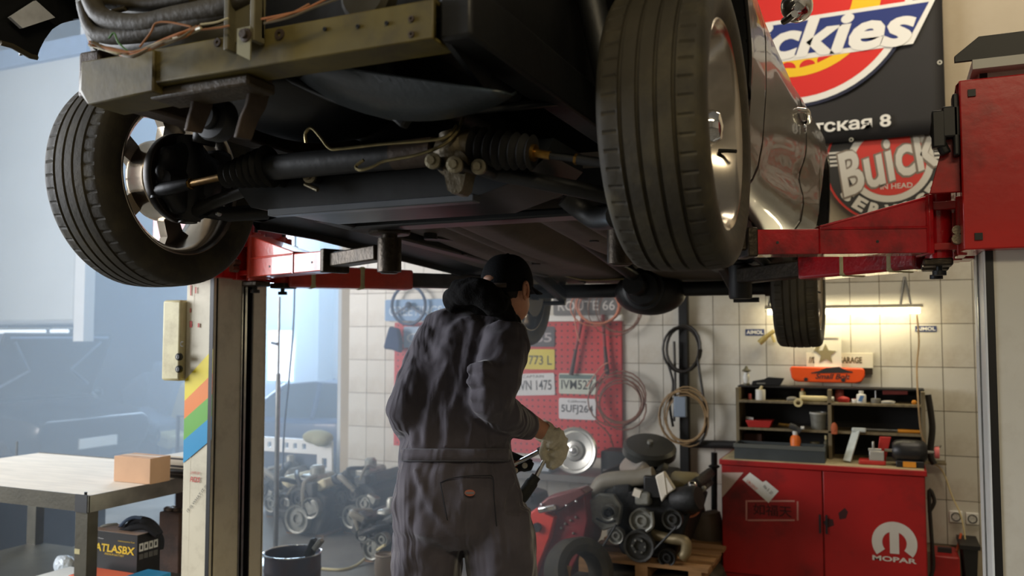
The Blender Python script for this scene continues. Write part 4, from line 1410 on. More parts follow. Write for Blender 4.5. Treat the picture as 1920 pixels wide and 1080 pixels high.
# cap
cp = MB()
rings = []
for i in range(10):
    a_ = i / 9 * rad(88)
    z_ = .115 * math.sin(a_) + .012
    k = math.cos(a_) ** .75 if i < 9 else .02
    rings.append([hc + HRT * .091 * k * math.cos(t) + HFWD * (.111 * k * math.sin(t) - .004) + EZ * z_ + HFWD * 0 for t in [2 * PI * j / 32 for j in range(32)]])
base_ring = [hc + HRT * .091 * math.cos(t) + HFWD * (.111 * math.sin(t) - .004) + EZ * (-.012 + .012 * math.sin(t)) for t in [2 * PI * j / 32 for j in range(32)]]
cp.loft([base_ring] + rings, cap=False)
capo = cp.build('cap', cap_m, person, ang=80)
so = capo.modifiers.new('thick', 'SOLIDIFY'); so.thickness = .004
rows = []
for i in range(7):
    u = i / 6
    row = []
    for j in range(17):
        t = rad(22 + 136 * j / 16)
        edge = hc + HRT * .089 * math.cos(t) + HFWD * (.107 * math.sin(t)) + EZ * (.004)
        outp = edge + HFWD * (.070 * u * math.sin(t) ** .7) - EZ * (.016 * u + .014 * u * abs(math.cos(t)) ** 2)
        row.append(outp)
    rows.append(row)
o = MB().grid(rows).build('cap_brim', cap_m, person, ang=80)
so = o.modifiers.new('thick', 'SOLIDIFY'); so.thickness = .004
MB().ball(hc + EZ * .126, (.008, .008, .005), 10, 6).build('cap_button', cap_m, person)
# strap opening at the back of the cap
ob = -HFWD
ax_ = hc + ob * .1115 - HFWD * .003 + EZ * .026
MB().ball(hc - HFWD * .085 + EZ * .030, (.036, .034, .020), 16, 10, HR).build('cap_opening', M('nape_skin', (150, 108, 84), .6), person)
MB().tube([hc + HRT * .093 * math.cos(t) + HFWD * .1155 * math.sin(t) - HFWD * .004 + EZ * .004 for t in [rad(225 + 90 * j / 10) for j in range(11)]], .0085, 8).build('cap_strap', M('strap_grey', (92, 80, 70), .7), person)

# boots
for s_, fx, dd in ((-1, 803, .02), (1, 938, -.02)):
    p0 = P(fx, 1010, dd)
    b0 = Vector((p0.x, p0.y, FZ)) + CR * s_ * .02
    mb = MB().loft([[b0 + CR * a_ * w_ + CF * (d_ * l_ + .05) + EZ * z_ for a_, d_ in ((-1, -.6), (1, -.6), (1.05, .4), (.7, 1), (-.7, 1), (-1.05, .4))] for z_, w_, l_ in ((0, .055, .15), (.03, .056, .15), (.07, .052, .13), (.11, .05, .07), (.18, .05, .055))])
    mb.build('boot', M('boot_black', (20, 18, 16), .7), person, bevel=.012)

# ---- hands
def finger(mb, pts_, r0=.0095):
    mb.tube(pts_, [r0, r0, r0 * .95, r0 * .88, r0 * .6][:len(pts_)], 10)
    mb.ball(pts_[-1], r0 * .8, 10, 8)


# right hand: knuckles towards the camera, closed on the chrome shaft
gh = MB()
gh.tube([P(1021, 810, .155), P(1028, 814, .155), P(1042, 826, .15)], [.036, .038, .042], 14)
kn = [(1052, 806), (1060, 820), (1062, 836), (1056, 850)]
for k, (x, y) in enumerate(kn):
    a_ = P(1036 - k, 816 + k * 6, .135)
    gh.tube([a_, P(x, y, .13)], [.017, .014], 10)
    ln = (1.0, 1.1, 1.05, .85)[k]
    finger(gh, [P(x, y, .13), P(x - 6, y + 20 * ln, .118), P(x - 20, y + 30 * ln, .115), P(x - 33 * ln, y + 27 * ln, .14)], .0135)
finger(gh, [P(1022, 828, .13), P(1016, 848, .13), P(1022, 862, .135)], .0135)
gl = gh.build('glove', knit, person, label='pale knitted work glove closed on the tool')
mod_remesh(gl, .0045, 3)
MB().tube([P(1000 + 4 * 0, 0, 0)] * 2, .001, 4)
cuff = MB()
for k in range(3):
    c_ = P(1017 + k * 3, 807 + k * 2, .155)
    dirw = (wR - P(985, 790, .1)).normalized()
    a1_ = dirw.orthogonal().normalized(); b1_ = dirw.cross(a1_)
    cuff.tube([c_ + (a1_ * math.cos(t) + b1_ * math.sin(t)) * .0385 for t in [2 * PI * j / 20 for j in range(20)]], .004, 6, closed=True)
cuff.build('glove_cuff', knit, person)
MB().tube([P(1018, 838, .165), P(1024, 860, .165)], [.026, .02], 10).build('glove_palm', palmrub, person)
fore = MB()
fore.tube([P(985, 790, .11), P(1000, 798, .14), P(1022, 811, .155)], [.040, .038, .033], 16)
fore.build('forearm', skin, person)
# left hand beyond the hip: dark palm, pale fingertips
lh = MB()
lh.tube([P(940, 858, .40), P(962, 864, .42)], [.034, .036], 12)
for k in range(4):
    x = 958 + k * 9
    lh.tube([P(952 + k * 6, 850 + k * 3, .41), P(x + 12, 858 + k * 3, .385)], [.016, .013], 10)
    finger(lh, [P(x + 12, 858 + k * 3, .385), P(x + 8, 872 + k * 2, .37), P(x - 4, 880, .38)], .0125)
finger(lh, [P(948, 872, .4), P(958, 882, .385), P(968, 884, .38)], .0125)
lg = lh.build('glove', palmrub, person, label='black coated glove on the far hand')
mod_remesh(lg, .0045, 3)
for x, y in ((956, 880), (966, 882), (984, 873)):
    MB().ball(P(x, y, .365), .012, 10, 8).build('glove_fingertip', knit, person)

# ---- tools held
rt = thing('ratchet', 'long ratchet with chrome shaft and black handle held in the pale glove', 'ratchet', P(985, 930, .12))
h0, h1 = P(968, 948, .10), P(1006, 892, .12)
MB().tube(spline([h0, h0.lerp(h1, .12), h0.lerp(h1, .5), h0.lerp(h1, .85), h1], 4), [.012] + [.022] * 5 + [.024] * 6 + [.019] * 4 + [.013], 16).build('handle', M('tool_grip', (22, 24, 20), .6, bump=.2, bscale=120), rt)
MB().tube([h1, P(1024, 856, .135), P(1030, 842, .14)], [.0085, .0085, .012], 12).build('shaft', chrome, rt)
MB().ball(P(1032, 838, .145), (.02, .014, .02), 14, 10).build('ratchet_head', chrome, rt)
eb = thing('extension_bar', 'chrome extension bar gripped by both gloves', 'tool', P(985, 858, .28))
MB().tube([P(958, 873, .38), P(985, 860, .27), P(1012, 846, .17)], [.0095, .009, .009], 12).build('bar', chrome, eb)
MB().cyl(P(958, 873, .38), P(966, 869, .35), .012, 12).build('socket', chrome, eb)
# ------------------------------------------------------------------ back wall and its fittings
VD = RM @ Vector((0, 0, -1))


def sc(p):
    return (Vector(p) - CAM).dot(VD) / 1600


def pxbox(x0, y0, x1, y1, Y, dep, z0=None):
    a_, b_ = U(x0, y1, Y=Y), U(x1, y0, Y=Y)
    zl_0 = a_.z if z0 is None else z0
    return (a_.x, b_.x, Y, Y + dep, zl_0, zl_0 + (b_.z - a_.z) if z0 is not None else b_.z)


red_p = M('pegboard_red', (196, 40, 42), .55, var=.08)


def dots(m, step, r, col):
    nt = m.node_tree; N, L = nt.nodes, nt.links
    b = N['Principled BSDF']
    tc = N.new('ShaderNodeTexCoord')
    mp = N.new('ShaderNodeMapping'); mp.inputs['Scale'].default_value = (1 / step,) * 3
    fr = N.new('ShaderNodeVectorMath'); fr.operation = 'FRACTION'
    sb = N.new('ShaderNodeVectorMath'); sb.operation = 'SUBTRACT'; sb.inputs[1].default_value = (.5, .5, .5)
    ml = N.new('ShaderNodeVectorMath'); ml.operation = 'MULTIPLY'; ml.inputs[1].default_value = (1, 0, 1)
    ln = N.new('ShaderNodeVectorMath'); ln.operation = 'LENGTH'
    lt = N.new('ShaderNodeMath'); lt.operation = 'LESS_THAN'; lt.inputs[1].default_value = r / step
    mx = N.new('ShaderNodeMix'); mx.data_type = 'RGBA'
    L.new(tc.outputs['Object'], mp.inputs[0]); L.new(mp.outputs[0], fr.inputs[0]); L.new(fr.outputs[0], sb.inputs[0])
    L.new(sb.outputs[0], ml.inputs[0]); L.new(ml.outputs[0], ln.inputs[0]); L.new(ln.outputs['Value'], lt.inputs[0]); L.new(lt.outputs[0], mx.inputs[0])
    src = b.inputs['Base Color'].links[0].from_socket
    L.new(src, mx.inputs[6]); mx.inputs[7].default_value = C(*col)
    L.new(mx.outputs[2], b.inputs['Base Color'])


dots(red_p, .052, .008, (60, 12, 14))
white_m = M('white_enamel', (226, 226, 220), .5, var=.05)
blackprint = M('black_print', (50, 46, 40), 0.6)
ink = M('ink_dark', (34, 36, 38), .6)
wood = M('plywood', (196, 172, 138), .6, var=.15, scale=5, stretch=(1, 8, 8), bump=.1)
paper = M('paper', (220, 212, 196), .8, var=.08)
a_, b_ = U(738, 835, Y=YW - .03), U(1165, 602, Y=YW - .03)
peg = tag(MB().mm(a_.x, b_.x, YW - .03, YW - .002, a_.z, b_.z).build('pegboard', red_p, bevel=.003), 'red perforated pegboard on the tiled wall behind the mechanic', 'pegboard')
pl_ = MB().mm(U(985, 600, Y=YW).x, b_.x + .01, YW - .05, YW - .002, b_.z, b_.z + .05).build('ledge', white_m, peg, bevel=.004)


def plate(x0, y0, x1, y1, text, bg, fg, label, tiltd=0, band=None, small=None, name='licence_plate', off=.035):
    a_, b_ = U(x0, y1, Y=YW - off), U(x1, y0, Y=YW - off)
    c_ = (a_ + b_) / 2
    w_, h_ = b_.x - a_.x, b_.z - a_.z
    t = rad(tiltd)
    ux, uz = Vector((math.cos(t), 0, math.sin(t))), Vector((-math.sin(t), 0, math.cos(t)))
    poly = [(sx * (w_ / 2 - .012) + .012 * math.cos(q), sy * (h_ / 2 - .012) + .012 * math.sin(q)) for sx, sy, q0 in ((1, 1, 0), (-1, 1, 90), (-1, -1, 180), (1, -1, 270)) for q in [rad(q0 + 45 * k) for k in range(3)]]
    o = MB().prism(poly, c_, ux, uz, .003).build(name, M('pl_%d_%d_%d' % bg, bg, .45, var=.06))
    tag(o, label, 'sign' if name != 'licence_plate' else 'licence plate', 'number plates on the pegboard' if name == 'licence_plate' else None)
    f = M('fg_%d_%d_%d' % fg, fg, .5)
    nn = ux.cross(uz).normalized() * .003
    lettering(text, w_ * .86, h_ * .46, c_ + nn - uz * h_ * .04, ux, uz, f, o, bold=.012)
    if small:
        lettering(small, w_ * .5, h_ * .12, c_ + nn + uz * h_ * .36, ux, uz, f, o)
    if band:
        MB().prism([(-w_ / 2 + .004, h_ * .24), (w_ / 2 - .004, h_ * .24), (w_ / 2 - .004, h_ * .44), (-w_ / 2 + .004, h_ * .44)], c_ + nn * .9, ux, uz, .0006).build('plate_band', M('band_%d_%d_%d' % band, band, .5), o)
    return o


plate(963, 612, 1040, 650, '2085', (74, 70, 74), (176, 170, 172), 'dark number plate with pale digits near the car brake')
plate(968, 655, 1040, 692, 'C 773 L', (214, 198, 60), (72, 66, 40), 'yellow number plate reading 773 L')
plate(962, 701, 1040, 740, 'BVN 1475', (214, 216, 216), (58, 62, 66), 'tilted white number plate ending 1475', 2.5, small='CAPTAIN')
plate(1048, 701, 1117, 738, 'IVM527', (198, 206, 192), (40, 48, 44), 'pale green number plate reading IVM527', 0, band=(96, 120, 116))
plate(1048, 748, 1117, 785, '5UFJ264', (220, 222, 224), (48, 52, 62), 'white number plate reading 5UFJ264 lowest on the pegboard', 0, small='California')
plate(757, 612, 834, 652, 'CZ 1', (150, 178, 208), (210, 220, 232), 'faded blue plate beside the shoulder of the mechanic')
plate(722, 560, 838, 602, 'GREETINGS', (104, 150, 196), (196, 214, 232), 'blue greetings sign above the pegboard', name='wall_sign')
plate(1038, 550, 1162, 592, 'ROUTE 66', (96, 94, 92), (196, 194, 190), 'grey route sign on the ledge of the pegboard', name='wall_sign', off=.06)
# hoop and bag at the board's far end
c_ = U(766, 572, Y=YW - .08)
mb = MB().tube([c_ + Vector((math.cos(t) * .17, 0, math.sin(t) * .17)) for t in [2 * PI * k / 32 for k in range(32)]], .014, 8, closed=True)
swt = thing('steering_wheel', 'old steering wheel hung over the blue sign', 'steering wheel', c_)
mb.build('rim', M('navy_plastic', (44, 66, 100), .5), swt)
mb = MB()
for t in (90, 210, 330):
    mb.beam(c_, c_ + Vector((math.cos(rad(t)) * .165, 0, math.sin(rad(t)) * .165)), .012, .02)
mb.ball(c_, .03, 12, 8)
mb.build('spokes', M('navy_plastic'), swt)
q = [U(x, y, Y=YW - .1) for x, y in ((735, 612), (752, 616), (757, 640), (756, 662), (740, 656), (724, 654), (728, 636))]
mb = MB().prism([(v.x - q[0].x, v.z - q[0].z) for v in q], q[0], EX, EZ, .06)
tag(mb.build('cloth_bag', M('navy_cloth', (42, 62, 98), .9, bump=.3, bscale=20), bevel=.02), 'small dark blue cloth bag hanging left of the pegboard', 'bag')
# two scrapers
for k, (p0, p1, p2, lab) in enumerate((((1092, 596), (1080, 655), (1071, 703), 'long scraper with dark tip hanging diagonally over the pegboard'), ((1130, 590), (1134, 650), (1139, 702), 'long scraper hanging upright near the edge of the pegboard'))):
    t = thing('scraper', lab, 'scraper', U(*p2, Y=YW - .07), 'scrapers on the pegboard')
    a_, b_, c_ = (U(*v, Y=YW - .075) for v in (p0, p1, p2))
    MB().tube([a_, b_], [.016, .012], 10).build('handle', M('maroon_handle', (132, 42, 46), .5), t)
    MB().tube([b_, c_], [.013, .02], 10).build('blade', M('dark_tip', (70, 48, 48), .6), t)
# loose wire coils


def coil(name, label, cx, cy, rx, ry, n, r, mat, Y, jit=.12, cat='cable', tails=(), grp=None):
    c_ = U(cx, cy, Y=Y)
    s_ = sc(c_)
    pth = []
    N_ = n * 22
    for k in range(N_ + 1):
        t = 2 * PI * k / 22
        f = 1 + jit * math.sin(k * .37) * .6 + jit * math.sin(k * .113 + 1) * .7
        pth.append(c_ + Vector((rx * s_ * f * math.cos(t) + .01 * math.sin(k * .2), .02 * math.sin(k * .31), ry * s_ * f * math.sin(t) + .5 * jit * ry * s_ * math.sin(k * .05))))
    o = thing(name, label, cat, c_, grp)
    MB().tube(pth, r, 6).build('loop', mat, o)
    for tp in tails:
        MB().tube(spline([U(x, y, Y=Y) for x, y in tp], 5), r, 6).build('tail', mat, o)
    return o


copper = M('copper_wire', (190, 112, 78), .45, var=.15, scale=10)
brownw = M('brown_wire', (120, 78, 58), .6, var=.2, scale=10)
hosek = M('black_hose', (34, 30, 26), .55, var=.2)
tan_c = M('tan_cable', (150, 124, 88), .6, var=.15, scale=12)
coil('wire_coil', 'loose copper wire coil over the grey route sign', 1120, 575, 42, 34, 4, .006, copper, YW - .12, .16, tails=(((1080, 560), (1078, 600), (1086, 640)), ((1100, 725), (1125, 690), (1140, 680))), grp='wire coils on the back wall')
coil('wire_coil', 'thin brown wire loops drooping off the pegboard top corner', 1158, 580, 44, 46, 3, .004, brownw, YW - .09, .2, grp='wire coils on the back wall')
coil('wire_coil', 'tangled brown wire coil at the edge of the pegboard', 1160, 752, 46, 44, 5, .006, brownw, YW - .1, .2, tails=(((1116, 790), (1140, 812), (1150, 838)), ((1105, 740), (1132, 700), (1140, 694))), grp='wire coils on the back wall')
# black pole with hose coils
a_, b_ = U(1276, 892, Y=YW - .05), U(1289, 560, Y=YW - .05)
pole = tag(MB().mm(a_.x, b_.x, YW - .07, YW - .002, a_.z, b_.z + .2).build('wall_pole', M('black_metal'), bevel=.004), 'black upright strap on the tiles carrying hose coils', 'post')
coil('hose_coil', 'coiled black air hose hung on the wall strap', 1280, 655, 32, 42, 3, .011, hosek, YW - .12, .05, 'hose', tails=(((1252, 680), (1262, 720), (1256, 760), (1262, 800)), ((1308, 672), (1318, 740), (1326, 800), (1312, 832)), ((1264, 640), (1266, 720), (1264, 790))), grp='hose coils on the strap')
coil('cable_coil', 'tan cable coil hung lower on the wall strap', 1284, 782, 40, 48, 6, .006, tan_c, YW - .14, .13, 'cable', grp='hose coils on the strap')
a_ = pxbox(1263, 744, 1286, 782, YW - .17, .05)
tag(MB().mm(*a_).build('junction_box', M('bluegrey_plastic', (128, 142, 158), .5), bevel=.008), 'small blue grey box among the cable loops', 'box')
tag(MB().tube([U(1290, 832, Y=YW - .06), U(1380, 834, Y=YW - .06)], .03, 12).build('wall_pipe', M('dark_pipe', (38, 38, 38), .6, bump=.2)), 'dark horizontal pipe beside the red cabinet', 'pipe')

# ---- banner
YBN = YW - .10
bl, br_ = U(1300, 120, Y=YBN).x, U(1770, 120, Y=YBN).x
zb2 = U(1665, 259, Y=YBN).z
banner = MB()
rows = []
for i in range(13):
    z = zb2 + (4.35 - zb2) * i / 12
    rows.append([(bl + (br_ - bl) * j / 20, YBN + .012 * math.sin(j * .55) * (1 - i / 12) , z) for j in range(21)])
bn = banner.grid(rows).build('banner', M('banner_black', (27, 25, 25), .7, var=.12, scale=4))
so = bn.modifiers.new('thick', 'SOLIDIFY'); so.thickness = .003
tag(bn, 'black cloth banner with a large round logo on the upper wall', 'banner')
lc_ = U(1492, -2, Y=YBN - .02)
r0 = .79
ban_w, ban_r, ban_y, ban_b = (M(n_, c_, .7) for n_, c_ in (('logo_white', (226, 224, 216)), ('logo_red', (208, 32, 24)), ('logo_yellow', (236, 190, 24)), ('logo_blue', (24, 44, 112))))
ban_n = M('logo_navy', (20, 26, 52), .7)


def disc(name, r1, r2, mat, off, parent=bn, c0=None, n=72, a0=0, a1=360):
    c1 = (c0 if c0 is not None else lc_) - EY * off
    if r2 <= 0:
        MB().prism([(r1 * math.cos(2 * PI * k / n), r1 * math.sin(2 * PI * k / n)) for k in range(n)], c1, EX, EZ, .001).build(name, mat, parent)
    else:
        o_ = arc(0, 0, r1, a0, a1, n); i_ = arc(0, 0, r2, a0, a1, n)
        MB().strip(o_, i_, c1, EX, EZ, .001).build(name, mat, parent)


disc('logo_outline', r0 * 1.03, 0, ban_n, .000)
disc('logo_border', r0, 0, ban_w, .0015)
disc('logo_disc', r0 * .94, 0, ban_r, .003)
disc('logo_ring', r0 * .74, r0 * .50, ban_y, .0045)
for k, ang in enumerate((-128, -112, -97, -82, -68, -52, -38)):
    cc = lc_ + Vector((math.cos(rad(ang)), 0, math.sin(rad(ang)))) * r0 * .63 - EY * .006
    tx_ = Vector((-math.sin(rad(ang)), 0, math.cos(rad(ang)))); ty_ = Vector((-math.cos(rad(ang)), 0, -math.sin(rad(ang))))
    MB().prism([(.055 * math.cos(rad(q)), .045 * math.sin(rad(q)) - .02) for q in range(0, 181, 20)], cc, tx_, ty_, .001).build('horseshoe_mark', ban_r, bn)
# slanted word panel


def quad(name, pts_, mat, off):
    v = [U(x, y, Y=YBN - .02 - off) for x, y in pts_]
    MB().add(v + [p_ + EY * .001 for p_ in v], [(0, 1, 2, 3), (7, 6, 5, 4), (0, 4, 5, 1), (1, 5, 6, 2), (2, 6, 7, 3), (3, 7, 4, 0)]).build(name, mat, bn)


quad('word_panel_border', ((1208, 152), (1712, 82), (1756, -6), (1252, 70)), ban_w, .008)
quad('word_panel', ((1222, 140), (1704, 74), (1742, 3), (1262, 76)), ban_b, .0095)
v0 = U(1507, 70, Y=YBN - .032)
ux = (U(1700, 48, Y=YBN - .032) - U(1380, 88, Y=YBN - .032)).normalized()
uz = Vector((-ux.z, 0, ux.x))
wid = (U(1703, 48, Y=YBN - .032) - U(1302, 98, Y=YBN - .032)).length
lettering('Dickies', wid, .30, v0, ux, uz, ban_w, bn, bold=.035, shear=.28)
v1 = U(1545, 240, Y=YBN - .02)
lettering('Советская 8', (U(1666, 225, Y=YBN).x - U(1425, 250, Y=YBN).x), .095, U(1546, 236, Y=YBN - .022), EX, EZ, ban_w, bn, bold=.025)
for x_, y_ in ((1762, 117), (1596, 262)):
    c_ = U(x_, y_, Y=YBN - .014)
    MB().strip(arc(0, 0, .016, 0, 360, 14), arc(0, 0, .008, 0, 360, 14), c_, EX, EZ, .002).build('eyelet', steel, bn)

# ---- round sign
YRS = YW - .05
c0 = U(1668, 305, Y=YRS)
rs0 = c0.z - U(1668, 418, Y=YRS).z
sg_b = M('sign_black', (30, 28, 28), .5); sg_r = M('sign_red', (196, 44, 34), .5); sg_w = M('sign_white', (202, 198, 188), .5); sg_g = M('sign_grey', (120, 108, 96), .5)
rsn = MB().prism([(rs0 * math.cos(2 * PI * k / 72), rs0 * math.sin(2 * PI * k / 72)) for k in range(72)], c0, EX, EZ, .01).build('round_sign', sg_r)
tag(rsn, 'round red and black service sign below the banner', 'sign')
disc('sign_band', rs0 * .965, 0, sg_b, .011, rsn, c0)
disc('sign_ring', rs0 * .66, 0, sg_w, .0125, rsn, c0)
disc('sign_centre', rs0 * .55, 0, sg_r, .014, rsn, c0)
for k in range(4):
    for s_ in (1, -1):
        MB().mm(c0.x + s_ * rs0 * .80 - rs0 * .14, c0.x + s_ * rs0 * .80 + rs0 * .13, YRS - .0145, YRS - .0135, c0.z + rs0 * (.0 + .07 * k), c0.z + rs0 * (.035 + .07 * k)).build('sign_stripe', sg_w, rsn)
th0 = rad(17)
ux, uz = Vector((math.cos(th0), 0, math.sin(th0))), Vector((-math.sin(th0), 0, math.cos(th0)))
lettering('Buick', rs0 * 1.66, rs0 * .80, c0 + Vector((-.02, -.016, rs0 * .04)), ux, uz, sg_g, rsn, bold=.05, shear=.25)
lettering('Buick', rs0 * 1.60, rs0 * .74, c0 + Vector((-.02, -.018, rs0 * .04)), ux, uz, sg_w, rsn, bold=.022, shear=.25)
lettering('IN HEAD', rs0 * .48, rs0 * .085, c0 + Vector((.04, -.016, -rs0 * .40)), EX, EZ, sg_w, rsn, bold=.01)
lettering('VALVE', rs0 * .36, rs0 * .085, c0 + Vector((-.06, -.016, rs0 * .44)), EX, EZ, sg_w, rsn, bold=.01)
for k, ch in enumerate('SERVICE'):
    ang = -90 + (k - 3) * 17.5
    d_ = Vector((math.cos(rad(ang)), 0, math.sin(rad(ang))))
    lettering(ch, rs0 * (.19 if ch != 'I' else .06), rs0 * .22, c0 + d_ * rs0 * .81 - EY * .013, Vector((-d_.z, 0, d_.x)), -d_, sg_w, rsn, bold=.05)

# ---- tube lamp
t0_, t1_ = U(1440, 588, Y=6.45), U(1725, 579, Y=6.45)
t0_.z = t1_.z = (t0_.z + t1_.z) / 2
lamp = thing('tube_lamp', 'lit fluorescent tube lamp over the tool shelf', 'lamp', (t0_ + t1_) / 2)
MB().cyl(t0_, t1_, .018, 14).build('tube', M('tube_glow', (255, 240, 200), .4, emit=22.0), lamp)
MB().mm(t0_.x - .02, t1_.x + .02, 6.43, 6.50, t0_.z + .022, t0_.z + .045).build('housing', M('lamp_housing', (186, 180, 160), .5), lamp)
for x in (t0_.x + .03, t1_.x - .09):
    mb = MB()
    mb.tube([(x - .03, 6.47, t0_.z + .04), (x, 6.60, t0_.z + .24)], .008, 6)
    mb.tube([(x + .035, 6.47, t0_.z + .04), (x + .004, 6.60, t0_.z + .24)], .008, 6)
    mb.build('bracket', steel, lamp)
# small stickers and wall signs
stb = M('sticker_navy', (52, 66, 110), .5)
for (x0, y0, x1, y1, lab) in ((1398, 617, 1433, 629, 'small navy oil sticker left of the hanging rear wheel'), (1716, 611, 1756, 622, 'small navy oil sticker above the right end of the shelf')):
    a_, b_ = U(x0, y1, Y=YW - .003), U(x1, y0, Y=YW - .003)
    o = tag(MB().mm(a_.x, b_.x, YW - .006, YW - .002, a_.z, b_.z).build('wall_sticker', stb), lab, 'sticker')
    lettering('AIMOL', (b_.x - a_.x) * .9, (b_.z - a_.z) * .62, Vector(((a_.x + b_.x) / 2, YW - .0065, (a_.z + b_.z) / 2)), EX, EZ, white_m, o, bold=.03)
a_, b_ = U(1512, 690, Y=YW - .02), U(1637, 662, Y=YW - .02)
gs = tag(MB().mm(a_.x, b_.x, YW - .025, YW - .004, a_.z, b_.z).build('garage_sign', M('sign_cream', (224, 218, 196), .6), bevel=.003), 'long cream garage sign on the tiles', 'sign')
lettering('GARAGE', (U(1616, 675, Y=YW).x - U(1572, 675, Y=YW).x), .045, U(1594, 675, Y=YW - .0265), EX, EZ, M('sign_olive', (96, 86, 56), .6), gs, bold=.03)
lettering('//D', (U(1532, 675, Y=YW).x - U(1516, 675, Y=YW).x), .045, U(1524, 675, Y=YW - .0265), EX, EZ, M('sign_olive'), gs, bold=.03)
a_, b_ = U(1527, 690, Y=YW - .06), U(1577, 628, Y=YW - .06)
pq = thing('white_plaque', 'white plaque with cut out emblem leaning on the garage sign', 'plaque', ((a_.x + b_.x) / 2, YW - .05, a_.z))
w_, h_ = b_.x - a_.x, b_.z - a_.z
MB().mm(a_.x, b_.x, YW - .05, YW - .03, a_.z, b_.z).build('back', M('plaque_white', (232, 228, 210), .5), pq)
mb = MB()
mb.mm(a_.x, b_.x, YW - .06, YW - .05, b_.z - .02, b_.z).mm(b_.x - .02, b_.x, YW - .06, YW - .05, a_.z, b_.z - .02).mm(a_.x, b_.x - .02, YW - .06, YW - .05, a_.z, a_.z + .015)
mb.build('frame', M('plaque_white'), pq)
cq = Vector((a_.x + w_ * .42, YW - .051, a_.z + h_ * .42))
star = [((.075 if k % 2 == 0 else .035) * math.sin(2 * PI * k / 10), (.075 if k % 2 == 0 else .035) * math.cos(2 * PI * k / 10)) for k in range(10)]
MB().prism(star, cq, EX, EZ, .004).build('emblem', M('emblem_olive', (140, 130, 96), .5), pq)
MB().prism([(0, 0), (.03, 0), (.06, .09), (.04, .09)], cq + Vector((-.08, -.001, .02)), EX, EZ, .004).build('emblem_bar', M('emblem_olive'), pq)
a_, b_ = U(1481, 716, Y=YW - .09), U(1621, 689, Y=YW - .09)
w_, h_ = b_.x - a_.x, b_.z - a_.z
osg = MB().prism([(0.012, 0.03), (.03, .008), (.06, 0), (w_ - .06, 0), (w_ - .02, .012), (w_, .05), (w_, h_ - .02), (w_ - .015, h_ - .005), (.01, h_), (0, h_ - .02)], (a_.x, YW - .05, a_.z), EX, EZ, .04).build('valve_cover_sign', M('hot_orange', (232, 84, 24), .4, var=.06), bevel=.008)
tag(osg, 'orange engine cover hung as a sign above the shelf', 'sign')
lettering('Small Bolt', w_ * .46, h_ * .34, (a_.x + w_ * .58, YW - .0915, a_.z + h_ * .40), EX, EZ, ink, osg, bold=.02, shear=.3)
MB().prism([(-.13, 0), (-.08, .012), (-.03, .035), (.06, .045), (.11, .02), (.15, .012), (.15, .004), (-.13, -.006)], (a_.x + w_ * .55, YW - .091, a_.z + h_ * .62), EX, EZ, .001).build('printed_outline', ink, osg)
for fx in (.22, .72):
    MB().cyl((a_.x + w_ * fx, YW - .09, a_.z + .02), (a_.x + w_ * fx, YW - .096, a_.z + .02), .014, 10).build('cover_bolt', ink, osg)
tag(MB().mm(U(1598, 700, Y=YW).x, U(1636, 690, Y=YW).x, YW - .06, YW - .004, a_.z + h_ - .05, a_.z + h_ - .005).build('wall_bracket', M('greasy_steel')), 'dark steel bracket at the end of the orange sign', 'bracket')
# spray gun hanging
t = thing('spray_gun', 'brass spray gun hanging beside the lifted rear wheel', 'spray gun', U(1432, 635, Y=YW - .06))
MB().tube([U(1424, 643, Y=YW - .06), U(1436, 632, Y=YW - .06)], .022, 12).build('cup', M('brass_pale', (188, 170, 110), .4, metal=.4), t)
MB().tube([U(1436, 632, Y=YW - .06), U(1452, 620, Y=YW - .06)], .016, 10).build('body', M('brass_pale'), t)
MB().tube([U(1446, 626, Y=YW - .06), U(1452, 642, Y=YW - .06)], .011, 8).build('handle', M('brass_pale'), t)

# ---- red cabinet
YC = 6.02
cred = M('cabinet_red', (168, 24, 24), .42, var=.12, scale=3, bump=.06, dirt=(78, 20, 20), dirt_amt=.85, dscale=2.4)
cx0, cx1 = U(1352, 900, Y=YC).x, U(1735, 900, Y=YC).x
zc = U(1545, 872, Y=YC).z
cab = thing('tool_cabinet', 'red two door steel cabinet under the tool shelf', 'cabinet', ((cx0 + cx1) / 2, 6.3, FZ))
MB().mm(cx0, cx1, YC + .02, 6.58, FZ + 0.03, zc - .03).build('body', cred, cab)
MB().mm(cx0 - .01, cx1 + .01, YC - .015, 6.6, zc - .035, zc).build('rim', cred, cab, bevel=.004)
MB().mm(cx0 + .005, cx1 - .005, YC, 6.59, zc, zc + .004).build('top', M('worn_top', (196, 182, 142), .6, var=.2, scale=6, dirt=(90, 76, 54), dirt_amt=.6, dscale=4), cab)
xs = U(1543, 950, Y=YC).x
zdt = zc - .04
d1 = MB().mm(cx0 + .004, xs - .004, YC, YC + .02, FZ + .06, zdt).build('door', cred, cab, bevel=.004)
d2 = MB().mm(xs + .004, cx1 - .004, YC, YC + .02, FZ + .06, zdt).build('door', cred, cab, bevel=.004)
for dd_, xx in ((d1, xs - .02), (d2, xs + .02)):
    MB().mm(xx - .006, xx + .006, YC - .012, YC, U(1543, 1000, Y=YC).z, U(1543, 965, Y=YC).z).build('handle', ink, dd_)


def cpt(x, y, o=.001):
    return U(x, y, Y=YC - o)


def decal(name, pts_, mat, parent, o=.001):
    v = [cpt(x, y, o) for x, y in pts_]
    n_ = len(v)
    MB().add(v + [p_ + EY * .0008 for p_ in v], [list(range(n_)), list(range(2 * n_ - 1, n_ - 1, -1))] + [[i, n_ + i, n_ + (i + 1) % n_, (i + 1) % n_] for i in range(n_)]).build(name, mat, parent)


